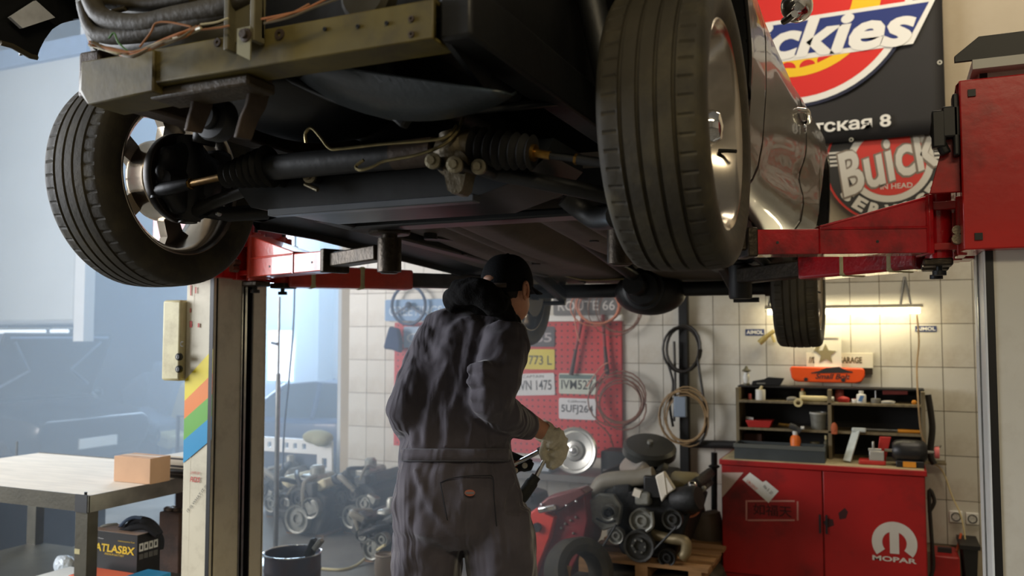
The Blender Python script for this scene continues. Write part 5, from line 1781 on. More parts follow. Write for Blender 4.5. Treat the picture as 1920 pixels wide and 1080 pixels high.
decal('corner_sticker', ((1353, 886), (1394, 886), (1353, 934)), M('sticker_grey', (190, 170, 160), .6, var=.1), d1)
decal('paper_tag', ((1406, 886), (1392, 899), (1441, 943), (1452, 930), (1460, 921), (1436, 901), (1430, 904)), white_m, d1, .0012)
lettering('URGENT', .085, .022, cpt(1410, 910, .0022), Vector((.75, 0, -.66)), Vector((.66, 0, .75)), M('tag_red', (200, 70, 60), .6), d1)
lettering('No 5  21', .07, .02, cpt(1440, 918, .0022), Vector((.75, 0, -.66)), Vector((.66, 0, .75)), ink, d1)
fr_ = M('faded_print', (204, 140, 130), .7)
for (x0, y0, x1, y1) in ((1402, 938, 1490, 941), (1402, 974, 1490, 977), (1398, 938, 1401, 976), (1494, 940, 1497, 976)):
    decal('printed_frame', ((x0, y1), (x1, y1), (x1, y0), (x0, y0)), fr_, d1)
lettering('如福天', .25, .075, cpt(1448, 957, .0015), EX, EZ, M('dark_red_print', (70, 16, 18), .7), d1, bold=.01)
lc2 = cpt(1677, 1018)
lw = M('logo_offwhite', (206, 200, 190), .6, var=.06)
s_ = sc(lc2)
R1, R2 = 39 * s_ * 1.0, 21 * s_
MB().strip(arc(0, 0, R1, -38, 218, 40), arc(0, 0, R2, -38, 218, 40), lc2, EX, EZ, .0008).build('emblem_arc', lw, d2)
MB().prism([(-8 * s_, -20 * s_), (8 * s_, -20 * s_), (8 * s_, 30 * s_), (-8 * s_, 30 * s_)], lc2 - EY * .0002, EX, EZ, .0009).build('emblem_stem', lw, d2)
lettering('MOPAR', 76 * s_, 9.5 * s_, cpt(1677, 1049, .0012), EX, EZ, lw, d2, bold=.03)
decal('grease_mark', ((1543, 979), (1552, 972), (1562, 974), (1564, 985), (1550, 990)), M('grease_red', (60, 18, 18), .6), d2)
decal('grease_mark', ((1572, 962), (1584, 952), (1590, 960), (1586, 972), (1574, 974)), M('grease_red'), d2)

# ---- shelf rack on the cabinet
YS0, YS1 = 6.28, 6.58
rx0, rx1 = U(1380, 800, Y=YS0).x, U(1736, 800, Y=YS0).x
xd = U(1556, 800, Y=YS0).x
s1z, s2z, stz = U(1556, 808, Y=YS0).z, U(1556, 755, Y=YS0).z, U(1556, 731, Y=YS0).z
rk_w = M('rack_wood', (116, 104, 78), .6, var=.25, scale=6, stretch=(8, 1, 1))
rk_b = M('rack_black', (20, 19, 18), .7, var=.3)
zt0 = zc + .004
rack = thing('tool_shelf', 'black backed three level tool shelf standing on the red cabinet', 'shelf', ((rx0 + rx1) / 2, 6.4, zt0))
MB().mm(rx0, rx1, 6.585, 6.60, zt0, stz).build('back_panel', rk_b, rack)
for z in (s1z, s2z):
    MB().mm(rx0 + .02, rx1 - .02, YS0, 6.585, z - .016, z).build('shelf_board', rk_w, rack, bevel=.002)
for x in (rx0, xd - .012, rx1 - .024):
    MB().mm(x, x + .024, YS0, 6.585, zt0, stz).build('upright', rk_w, rack, bevel=.002)
MB().mm(rx0, rx1, YS0 + .1, 6.585, stz, stz + .01).build('top_rail', rk_b, rack)

cols = dict(orange=(226, 112, 36), red=(176, 40, 34), pink=(196, 96, 92), white=(222, 222, 214), grey=(128, 126, 116), dkgrey=(60, 60, 58), yellow=(206, 178, 96), blue=(90, 130, 180), amber=(222, 146, 40), cream=(214, 200, 150), navy=(72, 78, 120), olive=(96, 92, 70), clear=(178, 176, 166), black=(18, 18, 18))


def cm(n_):
    return M('c_' + n_, cols[n_], .5, var=.08)


YI = 6.36


def can(name, label, cat, px, zb0, pw, ph, body, cap_=None, Y=YI, neck=False, group=None):
    b_ = U(px, 750, Y=Y); s_ = sc(b_)
    o = Vector((b_.x, Y, zb0))
    r, h = pw * s_ / 2, ph * s_
    t = thing(name, label, cat, o, group)
    if neck:
        MB().lathe([(0, 0), (r, 0), (r, h * .62), (r * .9, h * .7), (r * .4, h * .78), (r * .4, h * .86), (0, h * .86)], o, EZ, 18).build('body', body, t)
        MB().lathe([(r * .5, h * .82), (r * .5, h), (0, h)], o, EZ, 12).build('cap', cap_ or body, t)
    else:
        MB().lathe([(0, 0), (r * .98, 0), (r, h * .04), (r, h * .9), (r * .94, h * .96), (0, h * .96)], o, EZ, 18).build('body', body, t)
        MB().lathe([(r * .6, h * .94), (r * .6, h), (0, h)], o, EZ, 12).build('lid', cap_ or body, t)
    return t


def tub(name, label, cat, px, zb0, pw, ph, mat, Y=YI, rimm=None):
    b_ = U(px, 750, Y=Y); s_ = sc(b_); o = Vector((b_.x, Y, zb0)); r, h = pw * s_ / 2, ph * s_
    t = thing(name, label, cat, o)
    MB().lathe([(0, 0), (r * .8, 0), (r * .96, h), (r * .9, h), (r * .75, .01), (0, .01)], o, EZ, 20).build('body', mat, t)
    MB().lathe([(r * .94, h * .9), (r, h * .9), (r, h), (r * .92, h)], o, EZ, 20).build('rim', rimm or mat, t)
    return t


def lump(name, label, cat, px, zb0, pw, ph, mat, Y=YI, parts=None):
    b_ = U(px, 750, Y=Y); s_ = sc(b_); o = Vector((b_.x, Y, zb0)); w_, h_ = pw * s_, ph * s_
    mb = MB()
    mb.ball(o + Vector((0, 0, h_ * .5)), (w_ * .5, w_ * .35, h_ * .5), 14, 10)
    mb.box(o + Vector((0, 0, h_ * .3)), (w_ * .9, w_ * .5, h_ * .6))
    return tag(mb.build(name, mat, bevel=.006), label, cat)


# top row, left bay
can('small_tin', 'small red tin at the far end of the top shelf', 'tin', 1406, s2z, 6, 11, cm('pink'))
t = can('white_jar', 'white jar with a nozzle on the top shelf', 'jar', 1426, s2z, 18, 20, cm('white'), cm('cream'))
b_ = Vector(t.location); MB().tube([b_ + EZ * .075, b_ + Vector((.012, 0, .10))], [.012, .008], 8).build('nozzle', cm('cream'), t)
lump('grey_rag', 'crumpled grey rag lying on the top shelf', 'rag', 1485, s2z, 20, 8, cm('grey'))
t = thing('squeeze_bottle', 'yellow squeeze bottle lying on the shelf edge', 'bottle', U(1512, 748, Y=YI))
q0 = Vector((U(1500, 750, Y=YS0).x, YS0 + .03, s2z + .022))
MB().tube([q0, q0 + Vector((.16, .02, .0)), q0 + Vector((.19, .02, 0))], [.022, .02, .012], 12).build('body', cm('cream'), t)
MB().cyl(q0 + Vector((.185, .02, 0)), q0 + Vector((.22, .02, .0)), .016, 10).build('cap', cm('white'), t)
t = thing('masking_roll', 'cream tape roll hooked on the shelf edge', 'tape roll', U(1497, 755, Y=YS0))
MB().lathe([(.016, -.012), (.03, -.012), (.03, .012), (.016, .012)], Vector((U(1497, 755, Y=YS0).x, YS0 - .014, s2z - .005)), EY, 20, closed=True).build('roll', cm('cream'), t)
can('orange_cap_bottle', 'bottle with orange cap behind the yellow squeeze bottle', 'bottle', 1505, s2z, 11, 22, cm('cream'), cm('orange'), Y=6.45, neck=True)
# top row, right bay
can('pink_tin', 'pink tin stacked against the shelf back', 'tin', 1574, s2z, 16, 22, cm('pink'), Y=6.48)
lump('red_cloth_bundle', 'red shop cloth bundle on the top shelf', 'cloth', 1582, s2z, 22, 11, cm('red'))
t = can('white_tube', 'short white tube with red cap on the top shelf', 'tube', 1602, s2z, 10, 7, cm('white'), cm('red'))
t = can('spray_bottle', 'white bottle with blue label on the top shelf', 'bottle', 1615, s2z, 17, 22, cm('white'), cm('white'), neck=True)
b_ = Vector(t.location); MB().prism([(-.02, .015), (.004, .01), (.02, .05), (-.005, .05)], b_ + Vector((0, -.040, 0)), EX, EZ, .001).build('label_panel', cm('blue'), t)
t = can('air_valve', 'grey air valve with upright stem on the top shelf', 'tool', 1642, s2z, 17, 9, cm('grey'))
b_ = Vector(t.location); MB().cyl(b_ + EZ * .03, b_ + EZ * .085, .005, 8).build('stem', steel, t)
lump('grey_gasket', 'flat grey gasket on the top shelf', 'gasket', 1665, s2z, 26, 6, cm('clear'))
t = thing('red_file', 'red handled brush leaning at the back of the top shelf', 'brush', U(1672, 740, Y=6.5))
q0 = Vector((U(1655, 738, Y=6.52).x, 6.52, s2z + .065))
MB().beam(q0, q0 + Vector((.16, 0, .004)), .02, .03).build('head', cm('pink'), t, bevel=.004)
MB().beam(q0 + Vector((.02, 0, -.03)), q0 + Vector((.02, 0, -.065)), .02, .02).build('foot', cm('pink'), t)
lump('orange_fruit_cap', 'small amber knob at the right end of the top shelf', 'knob', 1714, s2z, 9, 8, cm('amber'))
# middle row
t = thing('red_tray', 'red plastic tray with a white tube in it', 'tray', U(1424, 800, Y=YI))
o0 = Vector((U(1400, 806, Y=YI).x, YI - .06, s1z)); wt = U(1450, 800, Y=YI).x - o0.x
MB().loft([[o0 + Vector((.02, .01, 0)), o0 + Vector((wt - .02, .01, 0)), o0 + Vector((wt - .02, .12, 0)), o0 + Vector((.02, .12, 0))],
           [o0 + Vector((0, 0, .05)), o0 + Vector((wt, 0, .05)), o0 + Vector((wt, .14, .05)), o0 + Vector((0, .14, .05))]]).build('bin', cm('red'), t, bevel=.004)
MB().tube([o0 + Vector((0, .05, .062)), o0 + Vector((.05, .05, .055))], .012, 8).build('tube', cm('white'), t)
t = tub('paint_tub', 'clear plastic tub with pale rim on the middle shelf', 'tub', 1534, s1z, 32, 32, M('tub_clear', (112, 112, 104), .35, var=.2, scale=30), rimm=cm('clear'))
t = thing('gas_torch', 'gas torch with orange canister standing in the shelf', 'torch', (U(1492, 840, Y=6.3).x, 6.26, zt0))
b_ = Vector((U(1492, 840, Y=6.26).x, 6.25, zt0)); s_ = sc(b_)
MB().lathe([(0, 0), (9.5 * s_, 0), (9.5 * s_, 34 * s_), (8 * s_, 40 * s_), (4 * s_, 44 * s_), (0, 44 * s_)], b_, EZ, 20).build('canister', cm('orange'), t)
MB().lathe([(4 * s_, 42 * s_), (5 * s_, 44 * s_), (5 * s_, 50 * s_), (0, 50 * s_)], b_, EZ, 14).build('collar', cm('white'), t)
MB().tube(spline([b_ + EZ * 50 * s_ + EX * 10 * s_, b_ + EZ * 57 * s_, b_ + EZ * 60 * s_ - EX * 10 * s_], 4), [5 * s_] * 4 + [6 * s_] * 5, 12).build('head', cm('dkgrey'), t)
MB().tube([b_ + EZ * 60 * s_ - EX * 10 * s_, b_ + EZ * 62 * s_ - EX * 30 * s_], [3.5 * s_, 2.5 * s_], 10).build('burner', M('brass_rod'), t)
MB().cyl(b_ + EZ * 57 * s_ + EX * 10 * s_, b_ + EZ * 57 * s_ + EX * 16 * s_, 3 * s_, 8).build('valve_knob', cm('white'), t)
t = thing('long_driver', 'long steel screwdriver lying on the middle shelf', 'screwdriver', U(1645, 806, Y=YI))
q0, q1 = Vector((U(1612, 804, Y=YI).x, YI, s1z + .012)), Vector((U(1728, 804, Y=YI).x, YI, s1z + .012))
MB().tube([q0, q0.lerp(q1, .62)], .011, 8).build('blade', steel, t)
MB().tube([q0.lerp(q1, .62), q1], [.013, .011], 10).build('handle', cm('amber'), t)
lump('orange_glove', 'orange glove stuffed against the shelf divider', 'glove', 1563, s1z - .02, 12, 22, M('orange_dull', (176, 92, 56), .8), Y=YS0 - .015)
# lower row
t = thing('navy_box', 'navy and white carton in the lower left of the shelf', 'carton', U(1412, 850, Y=YI))
bb = pxbox(1394, 828, 1432, 846, YI, .12, zt0)
MB().mm(*bb).build('carton', cm('navy'), t, bevel=.003)
MB().mm(bb[0] + .02, bb[1] - .04, bb[2] - .001, bb[2], bb[4] + .01, bb[5] - .02).build('label_panel', cm('clear'), t)
bb = pxbox(1394, 812, 1428, 828, YI + .04, .12, zt0 + .07)
tag(MB().mm(*bb).build('brown_box', M('box_brown', (92, 58, 44), .7), bevel=.003), 'brown box on top of the navy carton', 'box')
t = thing('glass_jars', 'glass jar of odd parts at the right of the lower row', 'jar', U(1530, 850, Y=YI))
b_ = Vector((U(1528, 850, Y=6.33).x, 6.32, zt0)); s_ = sc(b_)
MB().lathe([(0, 0), (11 * s_, 0), (11 * s_, 20 * s_), (8 * s_, 26 * s_), (0, 26 * s_)], b_, EZ, 16).build('jar', M('jar_glass', (120, 118, 96), .15, var=.4, scale=50), t)
MB().lathe([(8.5 * s_, 25 * s_), (9 * s_, 30 * s_), (0, 30 * s_)], b_, EZ, 16).build('lid', cm('olive'), t)
can('olive_bottle', 'olive bottle beside the shelf divider', 'bottle', 1547, zt0, 9, 42, cm('olive'), cm('cream'), Y=6.34, neck=True)
t = thing('tool_tray', 'long grey steel parts tray on the left of the cabinet top', 'tray', U(1460, 860, Y=6.1))
x0_, x1_ = U(1378, 860, Y=6.08).x, U(1547, 860, Y=6.08).x
ztr = zt0 + .105
MB().mm(x0_, x1_, 6.06, 6.07, zt0, ztr).mm(x0_, x1_, 6.235, 6.245, zt0, ztr).mm(x0_, x0_ + .01, 6.07, 6.235, zt0, ztr).mm(x1_ - .01, x1_, 6.07, 6.235, zt0, ztr).mm(x0_ + .01, x1_ - .01, 6.07, 6.235, zt0, zt0 + .01).build('tray', M('tray_grey', (70, 76, 78), .45, metal=.3, var=.15), t)
MB().mm(x0_ - .005, x1_ + .005, 6.05, 6.06, ztr - .025, ztr).build('lip', M('tray_lip', (104, 108, 104), .4, metal=.4), t)
t = thing('grease_gun', 'pale flat bracket tool leaning against the shelf', 'tool', U(1600, 860, Y=6.2))
q0, q1 = U(1588, 860, Y=6.16), U(1606, 806, Y=6.26); q0.z = zt0 + .012
MB().beam(q0, q1, .012, .05, up=(1, -.2, .3)).build('blade', M('pale_blade', (196, 204, 200), .4, var=.15, scale=20), t)
MB().beam(q1 - EX * .03, q1 + EX * .06, .03, .03).build('head', M('pale_blade'), t, bevel=.008)
t = thing('red_stand', 'red angled tool stand holding a silver gauge', 'tool stand', U(1635, 862, Y=6.16))
q0 = Vector((U(1610, 862, Y=6.14).x, 6.12, zt0))
MB().mm(q0.x, q0.x + .165, 6.12, 6.24, zt0, zt0 + .028).build('base', cm('red'), t, bevel=.006)
MB().prism([(0.11, .028), (.165, .028), (.20, .18), (.13, .18)], Vector((q0.x, 6.20, zt0)), EX, EZ, .02).build('post', cm('red'), t, bevel=.004)
MB().mm(q0.x + .065, q0.x + .155, 6.13, 6.18, zt0 + .028, zt0 + .09).mm(q0.x + .06, q0.x + .14, 6.14, 6.17, zt0 + .09, zt0 + .105).cyl((q0.x + .09, 6.15, zt0 + .1), (q0.x + .09, 6.15, zt0 + .15), .008, 8).build('gauge', M('silver_paint', (186, 186, 180), .35, metal=.5), t, bevel=.003)
# bench grinder
t = thing('bench_grinder', 'black bench grinder with yellow plate at the cabinet corner', 'grinder', (U(1705, 866, Y=6.15).x, 6.15, zt0))
b_ = Vector((U(1706, 866, Y=6.14).x, 6.16, zt0)); s_ = sc(b_)
MB().lathe([(0, -30 * s_), (14 * s_, -30 * s_), (20 * s_, -24 * s_), (22 * s_, -12 * s_), (22 * s_, 12 * s_), (20 * s_, 24 * s_), (14 * s_, 30 * s_), (0, 30 * s_)], b_ + EZ * 28 * s_, EX, 24).build('motor', M('grinder_black', (28, 28, 30), .4), t)
MB().mm(b_.x - 24 * s_, b_.x + 24 * s_, 6.09, 6.22, zt0, zt0 + 12 * s_).build('base', M('grinder_black'), t, bevel=.006)
MB().mm(b_.x - 12 * s_, b_.x + 10 * s_, 6.083, 6.09, zt0 + 1 * s_, zt0 + 11 * s_).build('rating_plate', cm('amber'), t)
for q_ in (-1, 1):
    MB().cyl(b_ + Vector((q_ * 30 * s_, 0, 28 * s_)), b_ + Vector((q_ * 43 * s_, 0, 28 * s_)), 3 * s_, 8).build('shaft', steel, t)
MB().lathe([(0, 0), (9 * s_, 0), (11 * s_, 2 * s_), (11 * s_, 8 * s_), (0, 8 * s_)], b_ + Vector((42 * s_, 0, 28 * s_)), EX, 18).build('wheel_flange', cm('pink'), t)
# on top of the rack
t = thing('oil_lantern', 'small white oil lantern at the left end of the shelf top', 'lantern', U(1399, 728, Y=6.45))
b_ = Vector((U(1400, 728, Y=6.45).x, 6.45, stz + .01)); s_ = sc(b_)
MB().lathe([(0, 0), (6 * s_, 0), (6 * s_, 4 * s_), (0, 4 * s_)], b_, EZ, 14).build('font', cm('olive'), t)
MB().lathe([(4 * s_, 4 * s_), (6.5 * s_, 14 * s_), (4 * s_, 24 * s_), (0, 24 * s_)], b_, EZ, 14).build('globe', cm('white'), t)
MB().lathe([(3 * s_, 24 * s_), (9 * s_, 27 * s_), (4 * s_, 31 * s_), (2 * s_, 36 * s_), (0, 36 * s_)], b_, EZ, 14).build('hood', cm('olive'), t)
q0 = Vector((U(1436, 728, Y=6.45).x, 6.42, stz + .012))
t = thing('stapler_gun', 'black angular tool lying on the shelf top', 'tool', q0)
MB().prism([(-.10, 0), (.10, 0), (.13, .055), (.02, .06), (-.01, .045), (-.09, .03)], q0, EX, EZ, -.05).build('body', cm('black'), t, bevel=.004)
MB().mm(q0.x - .06, q0.x - .0, q0.y - .003, q0.y, q0.z + .01, q0.z + .02).build('trim', cm('grey'), t)
# cord in front of the rack
tag(MB().tube(spline([U(1719, 590, Y=6.46), U(1723, 640, Y=6.46), U(1719, 690, Y=6.40), U(1722, 760, Y=6.2), U(1727, 810, Y=6.18), U(1736, 838, Y=6.2)], 5), .006, 6).build('lamp_lead', M('tan_cable')), 'tan cord dropping from the tube lamp to the grinder', 'cord')
# hoses at the cabinet's right flank
tag(MB().tube(spline([U(1740, 740, Y=6.35), U(1748, 800, Y=6.35), U(1744, 850, Y=6.35), U(1752, 870, Y=6.35)], 5), .02, 8).build('black_hose', hosek), 'thick black hose hanging at the right end of the shelf', 'hose')
tag(MB().tube(spline([U(1742, 960, Y=6.12), U(1752, 940, Y=6.12), U(1742, 920, Y=6.12), U(1746, 1000, Y=6.12), U(1750, 1060, Y=6.12), U(1742, 1090, Y=6.12)], 5), .012, 8).build('air_line', hosek), 'dark air line looping beside the red cabinet', 'hose')
for k, (px, py, lab) in enumerate(((1792, 968, 'white wall socket nearer the red cabinet'), (1823, 972, 'white wall socket beside the white lift post'))):
    c_ = U(px, py, Y=YW)
    t = thing('wall_socket', lab, 'socket', c_, 'wall sockets')
    MB().box(c_ - EY * .012, (.08, .02, .08)).build('plate', white_m, t, bevel=.006)
    MB().lathe([(0, .0), (.024, .0), (.026, .004), (.03, .004)], c_ - EY * .022, -EY, 16).build('outlet', ink, t)
tag(MB().tube(spline([U(1735, 865, Y=6.5), U(1765, 880, Y=6.5), U(1785, 930, Y=6.5), U(1805, 980, Y=6.45), U(1818, 1090, Y=6.4)], 6), .005, 6).build('grinder_lead', cm('cream')), 'pale cord running from the grinder down to the floor', 'cord')
tag(MB().tube(spline([U(1802, 1000, Y=6.45), U(1793, 1040, Y=6.4), U(1786, 1090, Y=6.35)], 6), .008, 6).build('extension_lead', M('cord_orange', (206, 92, 44), .5)), 'orange cord behind the foot of the white lift post', 'cord')
c_ = U(1768, 1062, Y=6.2)
t = thing('red_toolbox', 'dark red steel toolbox on the floor beside the cabinet', 'toolbox', (c_.x, 6.3, FZ))
bb = pxbox(1748, 1046, 1800, 1080, 6.2, .3)
MB().mm(bb[0], bb[1], bb[2], bb[3], FZ, bb[5]).build('box', cred, t, bevel=.01)
MB().mm(bb[0] + .04, bb[1] - .04, bb[2] + .1, bb[2] + .14, bb[5], bb[5] + .03).build('handle', ink, t)
bb = pxbox(1804, 1026, 1835, 1080, 6.25, .3)
t = thing('black_bin', 'black plastic bin by the tiled wall behind the lift post', 'bin', ((bb[0] + bb[1]) / 2, 6.4, FZ))
MB().loft([[(bb[0] + .02, bb[2], FZ), (bb[1] - .02, bb[2], FZ), (bb[1] - .02, bb[3], FZ), (bb[0] + .02, bb[3], FZ)], [(bb[0], bb[2], bb[5]), (bb[1], bb[2], bb[5]), (bb[1], bb[3], bb[5]), (bb[0], bb[3], bb[5])]]).build('bin', cm('black'), t, bevel=.01)
MB().mm(bb[0] - .01, bb[1] + .01, bb[2] - .01, bb[3] + .01, bb[5] - .02, bb[5] + .005).build('rim', cm('black'), t)
t = thing('small_wall_shelf', 'small bracket shelf with funnel to the right of the cabinet', 'shelf', U(1750, 864, Y=6.4))
q0 = U(1752, 866, Y=6.5)
MB().mm(q0.x - .06, q0.x + .07, 6.45, 6.6, q0.z - .012, q0.z).build('board', rk_w, t)
MB().lathe([(.01, 0), (.012, .05), (.05, .11)], q0 + Vector((0, .02, 0)), EZ, 14).build('funnel', cm('clear'), t)
# ------------------------------------------------------------------ work table by the cream post
tsteel = M('table_steel', (74, 70, 58), .45, metal=.5, var=.2, scale=8, bump=.1)
ply = M('ply_top', (226, 216, 200), .6, var=.1, scale=4, stretch=(1, 6, 6))
TZ = .76
tc_ = U(168, 931, Z=TZ)
tx1, ty0 = tc_.x, tc_.y
tx0, ty1 = tx1 - 1.6, ty0 + .95
tb = thing('work_table', 'steel framed work table with pale plywood top', 'table', ((tx0 + tx1) / 2, (ty0 + ty1) / 2, FZ))
MB().mm(tx0, tx1 - .004, ty0 + .004, ty1, TZ - .014, TZ).build('top', ply, tb)
fr = MB().mm(tx0, tx1, ty0 - .004, ty0 + .004, TZ - .075, TZ + .004)
fr.build('front_rail', tsteel, tb)
MB().mm(tx1 - .004, tx1 + .004, ty0, ty1, TZ - .075, TZ + .004).build('side_rail', M('table_steel_bright', (128, 124, 114), .35, metal=.8, var=.25, scale=10), tb)
MB().mm(tx0, tx1, ty1, ty1 + .006, TZ - .075, TZ + .004).build('back_rail', tsteel, tb)
for x in (tx0 + .03, tx1 - .05):
    for y in (ty0 + .03, ty1 - .03):
        MB().mm(x - .042, x + .042, y - .03, y + .03, FZ, TZ - .075).build('leg', tsteel, tb, bevel=.003)
MB().mm(tx1 - .09, tx1 - .01, ty0 - .006, ty0 - .002, TZ - .078, TZ + .006).build('corner_plate', M('black_metal'), tb)
LZ = .19
MB().mm(tx0, tx1, ty0 + .02, ty1, LZ - .02, LZ).build('lower_shelf', tsteel, tb)
MB().mm(tx1 - .09, tx1 - .055, ty0 - .001, ty0 + .0, U(145, 1034, Y=ty0).z - .012, U(145, 1034, Y=ty0).z + .012).build('tape_scrap', tape, tb)
MB().cyl((tx1 - .05, ty0 + .02, TZ), (tx1 - .05, ty0 + .02, TZ + .014), .007, 8).build('screw', M('black_metal'), tb)
card = M('cardboard', (190, 150, 116), .8, var=.06, scale=10, bump=.05)
c_ = U(281, 909, Z=TZ)
xl, yb_ = U(213, 900, Y=c_.y).x, U(319, 900, X=c_.x).y
hh = U(281, 860, Y=c_.y).z - TZ
cbx2 = thing('cardboard_box', 'closed brown cardboard box on the plywood table top', 'box', ((xl + c_.x) / 2, (c_.y + yb_) / 2, TZ))
MB().mm(xl, c_.x, c_.y, yb_, TZ + .001, TZ + hh).build('carton', card, cbx2, bevel=.002)
MB().mm(xl - .001, c_.x + .001, (c_.y + yb_) / 2 - .018, (c_.y + yb_) / 2 + .018, TZ + hh, TZ + hh + .001).build('tape_strip', M('parcel_tape', (206, 176, 140), .4), cbx2)
MB().mm(xl + .005, (xl + c_.x) / 2 - .001, c_.y + .003, yb_ - .003, TZ + hh, TZ + hh + .0008).build('flap', card, cbx2)
# flat things behind the box
q0 = Vector((c_.x - .01, yb_ + .06, TZ))
o = thing('flat_case', 'black flat case on the table behind the cardboard box', 'case', q0)
MB().mm(q0.x - .16, q0.x + .1, q0.y, q0.y + .2, TZ + .001, TZ + .045).build('shell', M('case_black', (20, 20, 20), .35), o, bevel=.008)
MB().mm(q0.x - .16, q0.x + .1, q0.y - .002, q0.y + .2, TZ + .022, TZ + .025).build('seam', steel, o)
o = thing('boxed_part', 'small white carton lying on the black flat case', 'carton', q0 + Vector((0, .05, .046)))
MB().mm(q0.x - .13, q0.x + .09, q0.y + .03, q0.y + .17, TZ + .046, TZ + .115).build('carton', M('carton_cream', (196, 186, 168), .6), o, bevel=.002)
MB().mm(q0.x - .12, q0.x + .08, q0.y + .028, q0.y + .030, TZ + .055, TZ + .105).build('label_panel', M('carton_dark', (46, 42, 40), .5), o)
MB().mm(q0.x - .10, q0.x + .06, q0.y + .026, q0.y + .028, TZ + .066, TZ + .095).build('label_window', M('carton_cream'), o)
# battery carton
yb0 = ty0 + .30
c_ = U(258, 1004, Y=yb0)
xl, yb1 = U(168, 1000, Y=yb0).x, U(301, 1000, X=c_.x).y
zt1 = c_.z
bat = thing('battery_carton', 'black and yellow battery carton on the lower table shelf', 'carton', ((xl + c_.x) / 2, yb0 + .1, LZ))
bk = M('battery_black', (30, 29, 28), .45, var=.08)
MB().mm(xl, c_.x, yb0, yb1, LZ, zt1).build('carton', bk, bat, bevel=.002)
MB().mm(xl + .002, c_.x - .002, yb0 + .002, yb1 - .002, zt1, zt1 + .002).build('lid', M('carton_lid', (176, 150, 132), .7), bat)
w_ = c_.x - xl
yel = M('print_yellow', (226, 190, 30), .5)
lettering('ATLASBX', w_ * .84, .040, (xl + w_ * .54, yb0 - .001, zt1 - .082), EX, EZ, yel, bat, bold=.03, shear=.12)
lettering('PREMIUM BATTERY', w_ * .4, .010, (xl + w_ * .54, yb0 - .001, zt1 - .112), EX, EZ, yel, bat)
lettering('Dynamic Power', w_ * .26, .010, (xl + w_ * .18, yb0 - .001, zt1 - .038), EX, EZ, M('whiteprint'), bat)
lettering('maintenance free', w_ * .34, .008, (xl + w_ * .78, yb0 - .001, zt1 - .038), EX, EZ, yel, bat)
MB().prism([(0, 0), (w_ - .002, 0), (w_ - .002, .075), (w_ * .5, .03), (0, .0)], (xl + .001, yb0 - .0005, LZ + .01), EX, EZ, .0006).build('yellow_band', yel, bat)
for k in range(4):
    yy = yb0 + (yb1 - yb0) * (.16 + .21 * k)
    MB().mm(c_.x, c_.x + .001, yy - .012, yy + .014, zt1 - .085, zt1 - .045).build('icon_panel', M('icon_white', (206, 204, 196), .6), bat)
    MB().mm(c_.x + .001, c_.x + .0016, yy - .005, yy + .006, zt1 - .075, zt1 - .055).build('icon_mark', bk, bat)
    MB().mm(c_.x, c_.x + .001, yy - .012, yy + .014, zt1 - .125, zt1 - .098).build('icon_panel', M('icon_grey', (86, 84, 80), .6), bat)
# rag / work gloves on it
o = thing('work_jacket', 'dark crumpled work cloth lying on the battery carton', 'cloth', U(245, 990, Y=yb0 + .1))
mb = MB()
zz = zt1 + .002
pp = lambda x, y, d=.1: U(x, y, Y=yb0 + d)
mb.tube(spline([pp(196, 996), pp(215, 994), pp(240, 985), pp(262, 975), pp(285, 985), pp(298, 1004, .12)], 4), [.010] * 4 + [.014] * 5 + [.022] * 5 + [.026] * 7, 12)
mb.tube(spline([pp(222, 996, .06), pp(246, 990, .05), pp(274, 988, .06), pp(296, 1005, .08)], 4), [.012] * 4 + [.018] * 9, 12)
mb.tube(spline([pp(288, 995, .14), pp(300, 1010, .16), pp(299, 1030, .16)], 4), .022, 12)
jk = mb.build('cloth', M('cloth_black', (26, 27, 32), .85, bump=.5, bscale=40), o)
mod_remesh(jk, .008, 3)
MB().tube(spline([pp(186, 998, .06), pp(190, 988, .06), pp(204, 984, .06), pp(220, 983, .08)], 5), .007, 8).build('cuff', M('cloth_pale', (150, 150, 140), .8), o)
MB().tube(spline([pp(226, 986, .07), pp(238, 975, .07), pp(252, 970, .08), pp(266, 972, .09)], 5), .009, 8).build('trim', M('cloth_blue', (96, 116, 146), .8), o)
# rusty bin by the post
c_ = U(330, 958, Y=3.75)
s_ = sc(c_)
o = thing('rusty_bin', 'rusty brown steel bin beside the cream lift post', 'bin', (c_.x, c_.y, FZ))
rst = M('rust_brown', (84, 58, 42), .75, var=.35, scale=9, bump=.3, dirt=(40, 34, 30), dirt_amt=.7, dscale=6)
bw = 26 * s_
zt2 = c_.z
MB().mm(c_.x - bw, c_.x + bw, 3.70, 3.70 + 2 * bw, FZ, zt2).build('body', rst, o, bevel=.01)
mb = MB()
for k in range(10):
    mb.ball((c_.x - bw * .9 + 1.8 * bw * k / 9, 3.72 + random.uniform(0, .1), zt2 + .005), (.02, .03, .016), 8, 6)
ob = mb.build('scrap_fill', M('scrap_metal', (120, 100, 84), .5, metal=.5, var=.4, scale=40), o); ob['kind'] = 'stuff'
MB().mm(c_.x - bw * .2, c_.x + bw * .55, 3.76, 3.83, zt2, zt2 + .26).build('timber', M('timber_dark', (60, 38, 32), .8), o)
